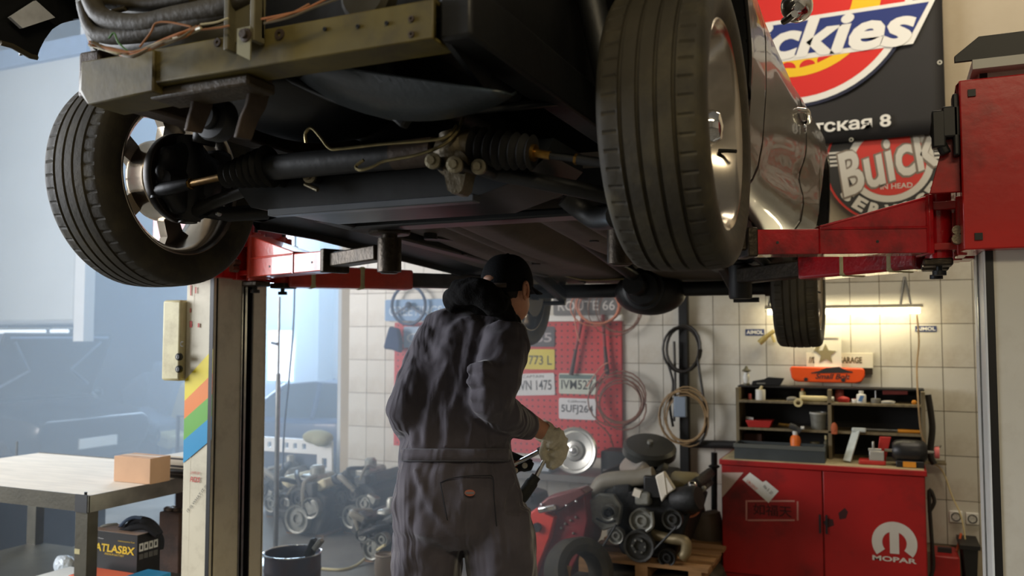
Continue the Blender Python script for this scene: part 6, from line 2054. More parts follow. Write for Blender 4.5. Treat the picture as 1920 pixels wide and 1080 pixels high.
# cartons and bag on the lower shelf front
yS = ty0 + .10
bb = pxbox(66, 1068, 122, 1080, yS, .2, LZ)
bb = (bb[0], bb[1], bb[2], bb[3], LZ, U(90, 1084, Y=yS).z)
tag(MB().mm(*bb).build('white_carton', M('carton_white', (214, 214, 208), .6), bevel=.003), 'white carton at the front of the lower table shelf', 'carton')
q0 = U(122, 1060, Y=yS + .25)
o = MB().ball(q0, (.07, .05, .055), 14, 10).tube([q0 + Vector((-.03, 0, .03)), q0 + Vector((-.06, 0, .012))], [.03, .02], 8).build('plastic_bag', M('bag_clear', (206, 216, 224), .2, bump=.8, bscale=30, bdist=.03))
mod_remesh(o, .01, 2); tag(o, 'crumpled clear plastic bag behind the table leg', 'bag')
bb = (U(128, 1078, Y=yS).x, U(226, 1078, Y=yS).x, yS, yS + .16, LZ, U(200, 1090, Y=yS).z)
tag(MB().mm(*bb).build('orange_carton', M('carton_orange', (206, 92, 56), .6), bevel=.003), 'orange red carton in front of the battery carton', 'carton')
bb = (U(228, 1078, Y=yS).x, U(272, 1078, Y=yS).x, yS, yS + .16, LZ, U(240, 1084, Y=yS).z)
tag(MB().mm(*bb).build('blue_carton', M('carton_blue', (30, 130, 176), .6), bevel=.003), 'bright blue carton in front of the battery carton', 'carton')
# long dark bench and stand behind the table
Xb = -5.6
zb3 = U(0, 904, X=Xb).z
yA, yB_ = U(-30, 908, X=Xb).y, U(212, 871, X=Xb).y
o = thing('low_bench', 'long low dark steel bench behind the work table', 'bench', (Xb - .6, (yA + yB_) / 2, FZ))
dk = M('bench_dark', (34, 40, 48), .5, var=.2)
MB().mm(Xb - 1.2, Xb, yA, yB_, zb3 - .04, zb3).build('top', dk, o, bevel=.004)
for y in (yA + .1, (yA + yB_) / 2, yB_ - .1):
    for x in (Xb - .06, Xb - 1.14):
        MB().mm(x - .03, x + .03, y - .03, y + .03, FZ, zb3 - .04).build('leg', dk, o)
MB().mm(Xb - .03, Xb - .01, yA + .05, yB_ - .05, FZ + .1, zb3 - .04).build('front_panel', dk, o)
p0, p1 = U(30, 888, X=Xb - .3), U(30, 828, X=Xb - .3)
p0.z = zb3; p1.x, p1.y = p0.x, p0.y
o = thing('steel_rod_stand', 'thin bright rod stand on the low dark bench', 'stand', p0)
MB().cyl(p0, p1, .008, 8).build('rod', steel, o)
MB().lathe([(0, 0), (.05, 0), (.05, .008), (.012, .015), (0, .015)], p0, EZ, 14).build('base', steel, o)
p0 = U(196, 876, X=Xb - .25)
p0.y = yB_ - .12
o = thing('steel_plate', 'bright steel plate lying at the far end of the low bench', 'plate', p0)
MB().mm(p0.x - .06, p0.x + .12, p0.y - .1, p0.y + .06, zb3, zb3 + .02).build('plate', steel, o, bevel=.004)

# ------------------------------------------------------------------ parked cars in the far bays


def far_car(name, label, org, ang, L, H, Wc, paint, hood_up=False):
    t = thing(name, label, 'car', org)
    R_ = Matrix.Rotation(ang, 3, 'Z')
    O = Vector(org)

    def g(x, y, z):
        return O + R_ @ Vector((x, y, z))
    rings = []
    prof_ = [(0, .30, .52), (.04, .20, .56), (.16, .17, .60), (.30, .16, .64), (.5, .16, .63), (.75, .16, .65), (.9, .18, .66), (.98, .24, .64), (1.0, .3, .55)]
    for u, lo, hi in prof_:
        wv = Wc / 2 * (1 - .12 * abs(2 * u - 1) ** 4)
        rings.append([g((u - .5) * L, s_ * wv * k, H * z) for s_, k, z in ((-1, .9, lo), (-1, 1, (lo + hi) / 2), (-1, .96, hi - .04), (-1, .85, hi), (1, .85, hi), (1, .96, hi - .04), (1, 1, (lo + hi) / 2), (1, .9, lo))])
    MB().loft(rings).build('body', paint, t, bevel=.015, ang=50)
    gl = []
    for u, z, k in ((.26, .62, .84), (.42, .97, .66), (.55, 1.0, .66), (.74, .97, .66), (.92, .63, .8)):
        gl.append([g((u - .5) * L, s_ * Wc / 2 * kk, H * zz) for s_, kk, zz in ((-1, .86, .62), (-1, k, z), (1, k, z), (1, .86, .62))])
    MB().loft(gl).build('glasshouse', M('car_glass_haze', (36, 48, 62), .1, spec=.6), t, ang=20)
    MB().loft([[g((u - .5) * L, s_ * Wc / 2 * .67, H * zz) for s_, zz in ((-1, z), (-1, z + .02), (1, z + .02), (1, z))] for u, z in ((.41, .955), (.55, .99), (.75, .96))]).build('roof', paint, t)
    for s_ in (-1, 1):
        for a_, b_ in (((.25, .62), (.42, .97)), ((.92, .63), (.74, .97)), ((.58, .63), (.58, .985))):
            MB().tube([g((a_[0] - .5) * L, s_ * Wc / 2 * .86, H * a_[1]), g((b_[0] - .5) * L, s_ * Wc / 2 * .67, H * b_[1])], .03, 8).build('pillar', paint, t)
        for u in (.18, .81):
            c_ = g((u - .5) * L, s_ * Wc * .44, .31)
            MB().lathe([(0, -.1), (.2, -.1), (.29, -.09), (.31, -.06), (.31, .06), (.29, .09), (.2, .08), (0, .06)], c_, R_ @ Vector((0, s_, 0)), 28).build('wheel', M('tyre_rubber'), t)
        MB().ball(g(-.47 * L, s_ * Wc * .34, H * .45), (.07, .14, .06), 12, 8).build('headlamp', M('lamp_lens', (210, 218, 226), .15), t)
        MB().ball(g((.3 - .5) * L, s_ * Wc * .52, H * .66), (.06, .09, .06), 12, 8).build('mirror', paint, t)
    MB().box(g(-.502 * L, 0, H * .33), (.03, .5, .11), R_).build('number_plate', M('carton_white', (214, 214, 208), .6), t)
    MB().box(g(-.49 * L, 0, H * .45), (.05, Wc * .42, .10), R_).build('grille', M('black_metal'), t)
    if hood_up:
        h0 = g((.27 - .5) * L, 0, H * .66)
        d_ = (R_ @ Vector((-.42, 0, .9))).normalized()
        MB().beam(h0, h0 + d_ * L * .23, Wc * .84, .035, up=R_ @ Vector((1, 0, .4))).build('bonnet', paint, t, bevel=.02)
        sdv = R_ @ Vector((0, 1, 0))
        nrm = d_.cross(sdv).normalized()
        if nrm.dot(R_ @ Vector((-1, 0, 0))) < 0:
            nrm = -nrm
        for s_ in (-1, 1):
            MB().tube([h0 + d_ * .15 + sdv * s_ * Wc * .35 + nrm * .02, h0 + d_ * L * .10 + sdv * s_ * Wc * .16 + nrm * .02, h0 + d_ * L * .2 + sdv * s_ * Wc * .33 + nrm * .02], .018, 6).build('bonnet_rib', M('rib_grey', (110, 122, 136), .3, metal=.5), t)
        MB().tube([h0 + d_ * L * .215 - sdv * Wc * .38 + nrm * .02, h0 + d_ * L * .215 + sdv * Wc * .38 + nrm * .02], .016, 6).build('bonnet_edge', M('rib_grey'), t)
    return t


dkpaint = M('far_paint_dark', (30, 36, 44), .3, coat=.5)
bluepaint2 = M('far_paint_blue', (40, 62, 96), .35, coat=.4)
c_ = U(95, 850, Y=7.4)
far_car('parked_car', 'dark parked car with its bonnet raised behind the half open roller door', (-10.0, 7.0, FZ), PI, 3.6, 1.45, 1.7, dkpaint, True)
c_ = U(640, 800, Y=8.6)
far_car('parked_car', 'low blue parked car in the bright far bay', (-6.45, 8.9, FZ), rad(4), 2.9, 1.12, 1.6, bluepaint2)
# fluorescent strips inside the dark bay
for k, (x0, x1, y) in enumerate(((0, 84, 622), (96, 127, 621))):
    a_, b_ = U(x0 - 40 * (k == 0), y, Y=7.9), U(x1, y, Y=7.9)
    b_.z = a_.z
    o = thing('bay_tube_lamp', ('long' if k == 0 else 'short') + ' lit tube lamp just under the roller door edge', 'lamp', a_)
    MB().cyl(a_, b_, .025, 10).build('tube', M('bay_tube_glow', (200, 215, 230), .4, emit=1.6), o)
    MB().mm(min(a_.x, b_.x), max(a_.x, b_.x), 7.9, 7.98, a_.z + .03, a_.z + .05).build('housing', M('lamp_housing'), o)
# seats stacked against the dark partition
for k, (px, py, lab, col, rz) in enumerate(((318, 800, 'pale yellow seat cushion with a round hole in the dark bay', (150, 140, 96), .2), (250, 790, 'grey car seat tipped over in the dark bay', (70, 82, 98), -.5), (290, 770, 'grey blue car seat leaning on the partition', (84, 96, 112), .35))):
    c_ = U(px, py, Y=8.32 - .03 * k)
    o = thing('loose_bench_seat', lab, 'car seat', (c_.x, c_.y, FZ), 'loose seats in the dark bay')
    sm_ = M('seat_%d' % k, col, .8, var=.1)
    R_ = Matrix.Rotation(rz, 3, 'Y')
    MB().box(c_ - EZ * .12, (.55, .5, .18), R_).build('cushion', sm_, o, bevel=.05)
    MB().box(c_ + Vector((0, .15, .25)), (.5, .16, .65), R_).build('backrest', sm_, o, bevel=.05)
    MB().mm(c_.x - .25, c_.x + .25, c_.y - .2, c_.y + .2, FZ, c_.z - .2).build('stand', dk, o)
    if k == 0:
        MB().lathe([(.07, 0), (.1, .01), (.12, 0)], c_ + Vector((0, -.26, -.08)), -EY, 18).build('round_hole', dk, o)
# steel trestle beside the post
o = thing('steel_trestle', 'thin steel trestle seen beside the rainbow post', 'trestle', U(336, 870, Y=6.4))
a_, b_ = U(334, 780, Y=6.4), U(352, 780, Y=6.4)
MB().tube([(a_.x, 6.4, FZ), (a_.x, 6.4, a_.z), (b_.x + .3, 6.4, a_.z), (b_.x + .3, 6.4, FZ)], .018, 8).build('hoop', M('rib_grey'), o)

# ------------------------------------------------------------------ engines and clutter
cast = M('cast_iron', (70, 70, 68), .55, metal=.4, var=.35, scale=14, bump=.35, bscale=40)
cast_d = M('cast_dark', (34, 34, 34), .55, metal=.3, var=.4, scale=16, bump=.3, bscale=40)
alloy = M('alloy_dull', (150, 150, 142), .45, metal=.6, var=.25, scale=18, bump=.25, bscale=50)
grey_h = M('grey_hose', (122, 116, 102), .6, var=.15, scale=8)
beige_c = M('beige_cover', (196, 186, 150), .5, var=.1)
redeng = M('engine_red', (226, 62, 44), .4, var=.15, scale=8, dirt=(70, 26, 22), dirt_amt=.4, dscale=8)
woodp = M('pallet_wood', (150, 112, 72), .8, var=.25, scale=5, stretch=(1, 10, 10))
rings_ = lambda r, h: [(0, 0), (r * .25, 0), (r * .25, h * .3), (r * .5, h * .3), (r * .8, h * .15), (r, h * .15), (r, h * .35), (r * .92, h * .5), (r, h * .65), (r, h), (r * .85, h), (r * .8, h * .5), (0, h * .5)]


def pulley(t, px, py, rpx, Y, mat=None, h=.05, nb=0, ax=-EY):
    c_ = U(px, py, Y=Y); s_ = sc(c_)
    r = rpx * s_
    o = MB().lathe([(0, .012), (r * .3, .012), (r * .32, .03), (r * .5, .03), (r * .55, .01), (r * .82, .01), (r * .86, .035), (r, .04), (r, .028), (r * .94, .02), (r, .01), (r, -.02), (0, -.02)], c_, ax, 30).build('pulley', mat or cast, t)
    for k in range(nb):
        a_ = 2 * PI * k / nb
        MB().cyl(c_ + Vector((math.cos(a_) * r * .42, -.03, math.sin(a_) * r * .42)), c_ + Vector((math.cos(a_) * r * .42, -.04, math.sin(a_) * r * .42)), r * .07, 6).build('pulley_bolt', alloy, o)
    return o


def hose(t, pts_, r, mat, Y, name='hose'):
    return MB().tube(spline([U(p_[0], p_[1], Y=Y + (p_[2] if len(p_) > 2 else 0)) for p_ in pts_], 5), r, 10).build(name, mat, t)


# main V8 on a pallet
YE = 5.45
c_ = U(1200, 980, Y=YE + .25)
eng = thing('engine', 'large bare engine with pulleys and grey hose on a wooden pallet', 'engine', (c_.x, YE + .3, .0), 'engines standing on the floor')
ex0, ex1 = U(1120, 1000, Y=YE).x, U(1300, 1000, Y=YE).x
ez0, ez1 = U(1200, 1048, Y=YE).z, U(1200, 925, Y=YE).z
xm = (ex0 + ex1) / 2
MB().loft([[(xm - .17, y, ez0), (xm + .17, y, ez0), (xm + .24, y, ez0 + .16), (xm + .30, y, ez1 - .06), (xm + .16, y, ez1), (xm - .16, y, ez1), (xm - .30, y, ez1 - .06), (xm - .24, y, ez0 + .16)] for y in (YE + .06, YE + .60)]).build('block', cast_d, eng, bevel=.015)
for s_ in (-1, 1):
    R_ = Matrix.Rotation(-s_ * rad(38), 3, 'Y')
    MB().box((xm + s_ * .24, YE + .35, ez1 - .02), (.17, .54, .10), R_).build('cylinder_head', cast, eng, bevel=.012)
    MB().box((xm + s_ * .285, YE + .35, ez1 + .045), (.13, .50, .07), R_).build('valve_cover', cast_d, eng, bevel=.02)
MB().box((xm, YE + .34, ez1 + .05), (.24, .42, .10)).build('intake', cast_d, eng, bevel=.02)
fp = [U(x, y, Y=YE - .0) for x, y in ((1103, 940), (1122, 926), (1150, 928), (1165, 950), (1160, 985), (1130, 996), (1106, 975))]
MB().prism([(v.x - fp[0].x, v.z - fp[0].z) for v in fp], fp[0], EX, EZ, -.06).build('alternator_bracket', alloy, eng, bevel=.01)
hose(eng, ((1118, 972, -.004), (1136, 980, -.004), (1154, 976, -.004)), .006, cast_d, YE - .01, 'bracket_slot')
pulley(eng, 1143, 960, 14, YE - .05, alloy)
pulley(eng, 1143, 960, 8, YE - .08, cast_d)
pulley(eng, 1157, 1003, 15, YE, alloy)
pulley(eng, 1204, 975, 22, YE - .02, alloy)
pulley(eng, 1200, 1022, 29, YE - .06, cast, nb=6)
pulley(eng, 1262, 972, 19, YE - .03, cast)
pulley(eng, 1252, 1044, 16, YE - .04, cast_d)
hose(eng, ((1106, 955), (1116, 930), (1130, 905), (1160, 898), (1200, 895), (1226, 890)), .055, grey_h, YE + .1)
hose(eng, ((1222, 960), (1224, 985), (1212, 996)), .012, alloy, YE - .09)
hose(eng, ((1224, 1002, .05), (1256, 1010, .02), (1284, 1015), (1286, 1035), (1278, 1046)), .034, M('pipe_tan', (140, 126, 96), .5, metal=.4), YE - .02, 'water_pipe')
hose(eng, ((1310, 920), (1316, 936), (1308, 962), (1290, 970)), .008, copper, YE + .1, 'fuel_line')
MB().ball(U(1320, 916, Y=YE + .1), .018, 10, 8).build('line_fitting', alloy, eng)
MB().tube([U(1155, 984, Y=YE - .09), U(1120, 1042, Y=YE - .09)], .008, 6).build('belt', cast_d, eng)
MB().tube([U(1224, 1034, Y=YE - .09), U(1268, 988, Y=YE - .09)], .008, 6).build('belt', cast_d, eng)
MB().lathe([(0, 0), (.07, 0), (.085, .02), (.085, .16), (.07, .18), (0, .18)], U(1264, 940, Y=YE + .05), Vector((.8, -.2, .2)), 20).build('pump', cast_d, eng)
MB().lathe([(0, 0), (.03, 0), (.03, .04), (.02, .05), (0, .05)], U(1298, 918, Y=YE + .03), EZ, 14).build('chrome_cap', chrome, eng)
MB().box(U(1208, 932, Y=YE + .05), (.1, .12, .09)).build('throttle_body', alloy, eng, bevel=.015)
MB().box(U(1170, 912, Y=YE + .12), (.13, .12, .16)).build('coil_pack', cast_d, eng, bevel=.02)
MB().box(U(1226, 912, Y=YE + .05), (.12, .08, .14)).build('black_cover', M('black_metal'), eng, bevel=.01)
MB().box(U(1195, 924, Y=YE), (.05, .03, .05), Matrix.Rotation(.3, 3, 'Y')).build('white_tag', paper, eng)
o = thing('paper_bag', 'creased pale paper bag propped on the big engine', 'bag', U(1245, 920, Y=YE))
q = [U(x, y, Y=YE - .02) for x, y in ((1228, 893), (1244, 884), (1265, 918), (1250, 928), (1240, 942), (1234, 918))]
MB().prism([(v.x - q[0].x, v.z - q[0].z) for v in q], q[0], EX, EZ, -.05).build('sheet', paper, o, bevel=.008)
MB().tube([q[1] + Vector((0, -.003, 0)), q[3] + Vector((0, -.003, 0))], .003, 6).build('fold', paper, o)
o = thing('filter_canister', 'olive round filter canister behind the paper bag', 'canister', U(1278, 905, Y=YE + .2))
MB().lathe([(0, 0), (.06, 0), (.075, .02), (.075, .16), (.06, .18), (0, .18)], U(1260, 904, Y=YE + .22), EX, 20).build('can', M('canister_olive', (120, 108, 74), .5), o)
MB().lathe([(.0, .18), (.03, .18), (.03, .2), (0, .2)], U(1260, 904, Y=YE + .22), EX, 14).build('fitting', alloy, o)
# pallet and tyre below
pz = ez0
o = thing('wood_pallet', 'worn wooden pallet boards under the big engine', 'pallet', (xm, YE + .3, FZ))
for k in range(5):
    MB().mm(xm - .42, xm + .42, YE - .08 + k * .18, YE + .04 + k * .18, pz - .022, pz).build('plank', woodp, o)
for x in (xm - .38, xm, xm + .34):
    MB().mm(x - .04, x + .04, YE - .08, YE + .76, pz - .1, pz - .022).build('bearer', woodp, o)
for k, (px, py, lab) in enumerate(((1215, 1072, 'worn tyre lying flat under the wooden pallet'),)):
    c_ = Vector((xm, YE + .34, FZ))
    h_ = (pz - .1) - FZ
    o = thing('spare_tyre', lab, 'tyre', c_)
    MB().lathe([(.26, 0), (.40, 0), (.44, h_ * .15), (.45, h_ * .5), (.44, h_ * .85), (.40, h_), (.26, h_), (.24, h_ * .8), (.24, h_ * .2)], c_, EZ, 48, closed=True).build('casing', M('tyre_rubber'), o)
    MB().tube([c_ + Vector((.45 * math.cos(t), .45 * math.sin(t), h_ * .5)) for t in [2 * PI * k / 48 for k in range(48)]], .008, 6, closed=True).build('tread_band', M('tyre_rubber'), o)
# red engine
YQ = 5.3
o = thing('red_engine', 'red painted engine block with chrome topped cover', 'engine', U(1040, 1000, Y=YQ), 'engines standing on the floor')
rp = [U(x, y, Y=YQ) for x, y in ((960, 1090), (965, 1010), (985, 968), (1006, 952), (1040, 970), (1030, 1010), (1010, 1060), (1000, 1090))]
MB().prism([(v.x - rp[0].x, v.z - rp[0].z) for v in rp], rp[0], EX, EZ, -.10).build('front_cover', redeng, o, bevel=.01)
rp = [U(x, y, Y=YQ + .06) for x, y in ((1002, 1090), (1020, 1010), (1036, 965), (1095, 925), (1102, 975), (1092, 1030), (1060, 1090))]
MB().prism([(v.x - rp[0].x, v.z - rp[0].z) for v in rp], rp[0], EX, EZ, -.4).build('block', M('engine_maroon', (130, 32, 38), .45, var=.3, scale=10, bump=.2), o, bevel=.01)
vp = [U(x, y, Y=YQ - .02) for x, y in ((1008, 948), (1026, 932), (1088, 916), (1100, 926), (1042, 962), (1014, 958))]
vc = MB().prism([(v.x - vp[0].x, v.z - vp[0].z) for v in vp], vp[0], EX, EZ, -.16).build('valve_cover', M('cover_maroon', (110, 62, 60), .4, metal=.3, var=.2), o, bevel=.012)
MB().box(U(1026, 954, Y=YQ - .03), (.13, .03, .04), Matrix.Rotation(-.25, 3, 'Y')).build('chrome_end', chrome, o, bevel=.01)
for x, y in ((1015, 946), (1040, 955), (1062, 948), (1080, 940)):
    MB().ball(U(x, y, Y=YQ - .03), .010, 8, 6).build('cover_bolt', chrome, vc)
for k, (x, y) in enumerate(((1060, 982), (1070, 976), (1080, 970), (1052, 990), (1075, 1000))):
    MB().ball(U(x, y, Y=YQ + .05), .009, 8, 6).build('block_bolt', alloy, o)
MB().lathe([(0, 0), (.03, 0), (.03, .03), (0, .03)], U(1008, 988, Y=YQ), -EY, 12).build('port', cast_d, o)
o = thing('air_box', 'dark plastic air box behind the red engine', 'box', U(995, 935, Y=5.7))
bb = pxbox(978, 922, 1016, 960, 5.7, .2)
MB().loft([[(bb[0], y, bb[4]), (bb[1], y, bb[4]), (bb[1] - .03, y, bb[5] - .02), (bb[0] + .03, y, bb[5])] for y in (5.7, 5.9)]).build('shell', cast_d, o, bevel=.02)
MB().cyl((bb[0] + .06, 5.7, bb[5] - .05), (bb[0] + .06, 5.66, bb[5] - .05), .03, 12).build('spout', cast_d, o)
c_ = U(1078, 1075, Y=5.05)
o = thing('spare_tyre', 'dark tyre leaning against the red engine', 'tyre', (c_.x, 5.1, FZ))
ax = Vector((.75, -.6, .28)).normalized()
MB().lathe([(.12, -.08), (.16, -.1), (.2, -.09), (.21, -.06), (.21, .06), (.2, .09), (.16, .1), (.12, .08)], Vector((c_.x + .0, 5.12, FZ + .20)), ax, 48, closed=True).build('casing', M('tyre_rubber'), o)
MB().box(Vector((c_.x - .02, 4.98, .06)), (.03, .01, .12), Matrix.Rotation(.12, 3, 'Y')).build('paper_label', woodp, o)
# ledge with hub caps
YL = 6.15
c_ = U(1080, 893, Y=YL)
o = thing('steel_ledge', 'grey steel ledge running under the pegboard', 'shelf', (c_.x, 6.35, c_.z))
lx0, lx1 = U(960, 890, Y=YL).x, U(1135, 890, Y=YL).x
MB().mm(lx0 - .8, lx1, YL, 6.6, c_.z - .05, c_.z).build('beam', M('ledge_grey', (104, 102, 98), .5, var=.15), o, bevel=.004)
for x in (lx0 - .6, lx1 - .1):
    MB().mm(x, x + .05, 6.5, 6.6, FZ, c_.z - .05).build('post', M('ledge_grey'), o)
zl3 = c_.z
hc_ = U(1079, 857, Y=YL + .08)
hc_.z = zl3 + 44 * sc(hc_)
o = thing('hub_cap', 'large silver hub cap leaning on the steel ledge', 'hub cap', hc_ - EZ * 44 * sc(hc_))
rr_ = 44 * sc(hc_)
MB().lathe([(0, .05), (rr_ * .2, .05), (rr_ * .24, .035), (rr_ * .4, .03), (rr_ * .46, .008), (rr_ * .78, .016), (rr_ * .84, .03), (rr_ * .94, .034), (rr_, .02), (rr_ * .98, 0), (0, 0)], hc_, Vector((0, -1, .12)), 48).build('disc', M('hubcap_silver', (190, 190, 184), .3, metal=.8, var=.15), o)
MB().lathe([(0, .075), (rr_ * .1, .07), (rr_ * .14, .05)], hc_, Vector((0, -1, .12)), 20).build('centre_boss', chrome, o)
o = thing('parts_box', 'dark box of parts on the ledge beside the hub cap', 'box', U(1146, 880, Y=YL + .1))
bb = pxbox(1126, 848, 1172, 892, YL + .1, .25)
MB().mm(bb[0], bb[1], bb[2], bb[3], zl3, bb[5]).build('crate', cast_d, o, bevel=.01)
MB().mm(bb[0] + .02, bb[1] - .02, bb[2] - .006, bb[2], zl3 + .03, zl3 + .05).build('strap', M('ledge_grey'), o)
o = thing('headlamp_unit', 'pale headlamp unit lying on the ledge by the glove', 'lamp', U(1000, 875, Y=YL + .05))
bb = pxbox(972, 868, 1034, 888, YL + .05, .2)
MB().mm(bb[0], bb[1], bb[2], bb[3], zl3, bb[5]).build('housing', M('lamp_grey', (126, 134, 142), .35), o, bevel=.015)
MB().mm(bb[0] + .03, bb[1] - .02, bb[2] - .008, bb[2], zl3 + .015, bb[5] - .015).build('lens', M('lamp_lens2', (176, 186, 194), .15), o)
# air cleaner stacked over the engine
ac = U(1218, 838, Y=5.95)
s_ = sc(ac)
o = thing('air_cleaner', 'round black air cleaner lid tilted over the engine', 'air cleaner', ac)
ax = Vector((.18, -.35, 1)).normalized()
MB().lathe([(0, .03), (44 * s_, .02), (50 * s_, .0), (50 * s_, -.05), (44 * s_, -.06), (0, -.06)], ac, ax, 40).build('lid', M('lid_dark', (54, 54, 50), .4, metal=.3), o)
MB().lathe([(0, .05), (.02, .05), (.02, .02)], ac, ax, 10).build('wing_nut', alloy, o)
ac2 = U(1188, 868, Y=5.85)
o = thing('air_cleaner', 'silver and black air cleaner housing under the tilted lid', 'air cleaner', ac2)
ax = Vector((-.45, -.5, .75)).normalized()
MB().lathe([(0, .02), (30 * s_, .015), (34 * s_, 0), (36 * s_, -.05), (0, -.06)], ac2, ax, 36).build('lid', M('lid_silver', (170, 164, 156), .35, metal=.6), o)
MB().lathe([(34 * s_, -.05), (42 * s_, -.06), (44 * s_, -.1), (38 * s_, -.12), (0, -.12)], ac2 + EX * .05, ax, 36).build('base', M('lid_dark'), o)
# dark clutter columns right of the engine
o = thing('exhaust_pipe', 'dark exhaust pipe standing between the engine and the red cabinet', 'pipe', (U(1338, 950, Y=6.3).x, 6.3, FZ))
x_ = U(1338, 950, Y=6.3).x
MB().tube([(x_, 6.3, FZ), (x_, 6.35, U(1338, 850, Y=6.3).z)], .022, 10).build('pipe', cast_d, o)
MB().lathe([(.022, 0), (.04, .01), (.04, .02), (.022, .03)], (x_, 6.34, U(1338, 880, Y=6.3).z), EZ, 12).build('flange', cast_d, o)
c_ = U(1330, 1000, Y=6.1)
o = thing('muffler', 'dusty muffler can on the floor beside the red cabinet', 'muffler', (c_.x, 6.1, FZ))
MB().lathe([(0, 0), (.10, .0), (.13, .02), (.13, .40), (.10, .42), (.03, .42), (.03, .5), (0, .5)], (c_.x + .02, 6.2, FZ), Vector((-.25, .1, 1)), 20).build('can', M('muffler_brown', (88, 76, 62), .6, var=.3, scale=9), o)
MB().tube([(c_.x + .02, 6.2, FZ + .3), (c_.x - .12, 6.15, FZ + .5)], .02, 8).build('inlet', cast_d, o)


# hazy engines on the left
def small_engine(label, px, py, Y, wpx, hpx, seed, cover, dark):
    rnd = random.Random(seed)
    c_ = U(px, py, Y=Y)
    s_ = sc(c_)
    W_, H_ = wpx * s_, hpx * s_
    zb0 = c_.z - H_ / 2
    t = thing('engine', label, 'engine', (c_.x, Y + .25, max(FZ, zb0)), 'engines standing on the floor')
    z0 = max(FZ, zb0)
    if z0 - FZ < .3:
        z0 = FZ + .02
    H_ = c_.z + H_ / 2 - z0
    MB().loft([[(c_.x - W_ * .30, y, z0), (c_.x + W_ * .30, y, z0), (c_.x + W_ * .44, y, z0 + H_ * .3), (c_.x + W_ * .46, y, z0 + H_ * .62), (c_.x + W_ * .2, y, z0 + H_ * .75), (c_.x - W_ * .2, y, z0 + H_ * .75), (c_.x - W_ * .46, y, z0 + H_ * .62), (c_.x - W_ * .44, y, z0 + H_ * .3)] for y in (Y, Y + .5)]).build('block', dark, t, bevel=.015)
    for sg_ in (-1, 1):
        R_ = Matrix.Rotation(-sg_ * rad(28), 3, 'Y')
        MB().box((c_.x + sg_ * W_ * .26, Y + .25, z0 + H_ * .76), (W_ * .34, .46, H_ * .16), R_).build('valve_cover', cover, t, bevel=.02)
    MB().box((c_.x, Y + .22, z0 + H_ * .84), (W_ * .34, .3, H_ * .16)).build('intake', alloy, t, bevel=.03)
    MB().lathe([(0, 0), (W_ * .12, 0), (W_ * .12, .05), (W_ * .08, .07), (0, .07)], (c_.x + W_ * .02, Y + .2, z0 + H_ * .92), EZ, 18).build('air_horn', alloy, t)
    for k, (fx, fz, fr) in enumerate(((0, .26, .22), (-.26, .5, .14), (.26, .46, .16), (.02, .58, .13))):
        cc = Vector((c_.x + fx * W_, Y - .03, z0 + fz * H_))
        r = fr * W_
        MB().lathe([(0, .012), (r * .3, .012), (r * .32, .03), (r * .5, .03), (r * .55, .01), (r * .82, .01), (r * .86, .035), (r, .04), (r, .01), (r, -.02), (0, -.02)], cc, -EY, 24).build('pulley', cast if k % 2 else alloy, t)
    for k in range(4):
        a0_ = Vector((c_.x + rnd.uniform(-.4, .4) * W_, Y - .04, z0 + rnd.uniform(.4, .8) * H_))
        a2 = Vector((c_.x + rnd.uniform(-.45, .45) * W_, Y + .1, z0 + rnd.uniform(.6, .95) * H_))
        MB().tube(spline([a0_, (a0_ + a2) / 2 + Vector((rnd.uniform(-.1, .1), -.08, rnd.uniform(0, .1))), a2], 5), rnd.uniform(.012, .03), 8).build('hose', cast_d if k % 2 else grey_h, t)
    for k in range(5):
        cc = Vector((c_.x + rnd.uniform(-.45, .45) * W_, Y - .02, z0 + rnd.uniform(.2, .8) * H_))
        MB().box(cc, (rnd.uniform(.05, .12), .08, rnd.uniform(.05, .12)), Matrix.Rotation(rnd.uniform(-.5, .5), 3, 'Y')).build('bracket', alloy if k % 2 else cast, t, bevel=.01)
    for sg_ in (-1, 1):
        MB().box((c_.x + sg_ * W_ * .28, Y + .25, (z0 + FZ) / 2), (.08, .4, max(.02, z0 - FZ))).build('support', woodp, t)
    return t


small_engine('hazy grey engine with beige covers just right of the cream post', 565, 960, 5.9, 120, 150, 3, beige_c, cast)
small_engine('dark hazy engine beside the left elbow of the mechanic', 668, 930, 6.1, 96, 120, 5, cast_d, cast_d)
small_engine('small hazy engine low beside the leg of the mechanic', 705, 1000, 5.4, 84, 96, 8, cast, cast_d)
small_engine('half hidden grey engine right behind the cream post', 516, 935, 6.35, 70, 140, 13, alloy, cast)
# white radiator support
Yv = 6.6
o = thing('radiator_support', 'white car radiator frame with round holes behind the engines', 'car part', U(560, 880, Y=Yv))
wf = M('frame_white', (222, 224, 222), .5, var=.04)
a_, b_ = U(488, 845, Y=Yv), U(622, 827, Y=Yv)
mb = MB()
xs_ = [U(px, 836, Y=Yv).x for px in (505, 537, 553, 570)]
zmid = (a_.z + b_.z) / 2
rr_ = .022
edges_ = [a_.x] + xs_ + [b_.x]
mb.mm(a_.x, b_.x, Yv, Yv + .03, zmid + rr_ + .004, b_.z).mm(a_.x, b_.x, Yv, Yv + .03, a_.z, zmid - rr_ - .004)
for k in range(5):
    l_ = edges_[k] + (rr_ if k else 0); r_ = edges_[k + 1] - (rr_ if k < 4 else 0)
    mb.mm(l_, r_, Yv, Yv + .03, zmid - rr_ - .004, zmid + rr_ + .004)
mb.build('top_bar', wf, o)
x0_, x1_ = U(594, 860, Y=Yv).x, U(622, 860, Y=Yv).x
zlo_ = U(600, 888, Y=Yv).z
w3 = (x1_ - x0_) / 3
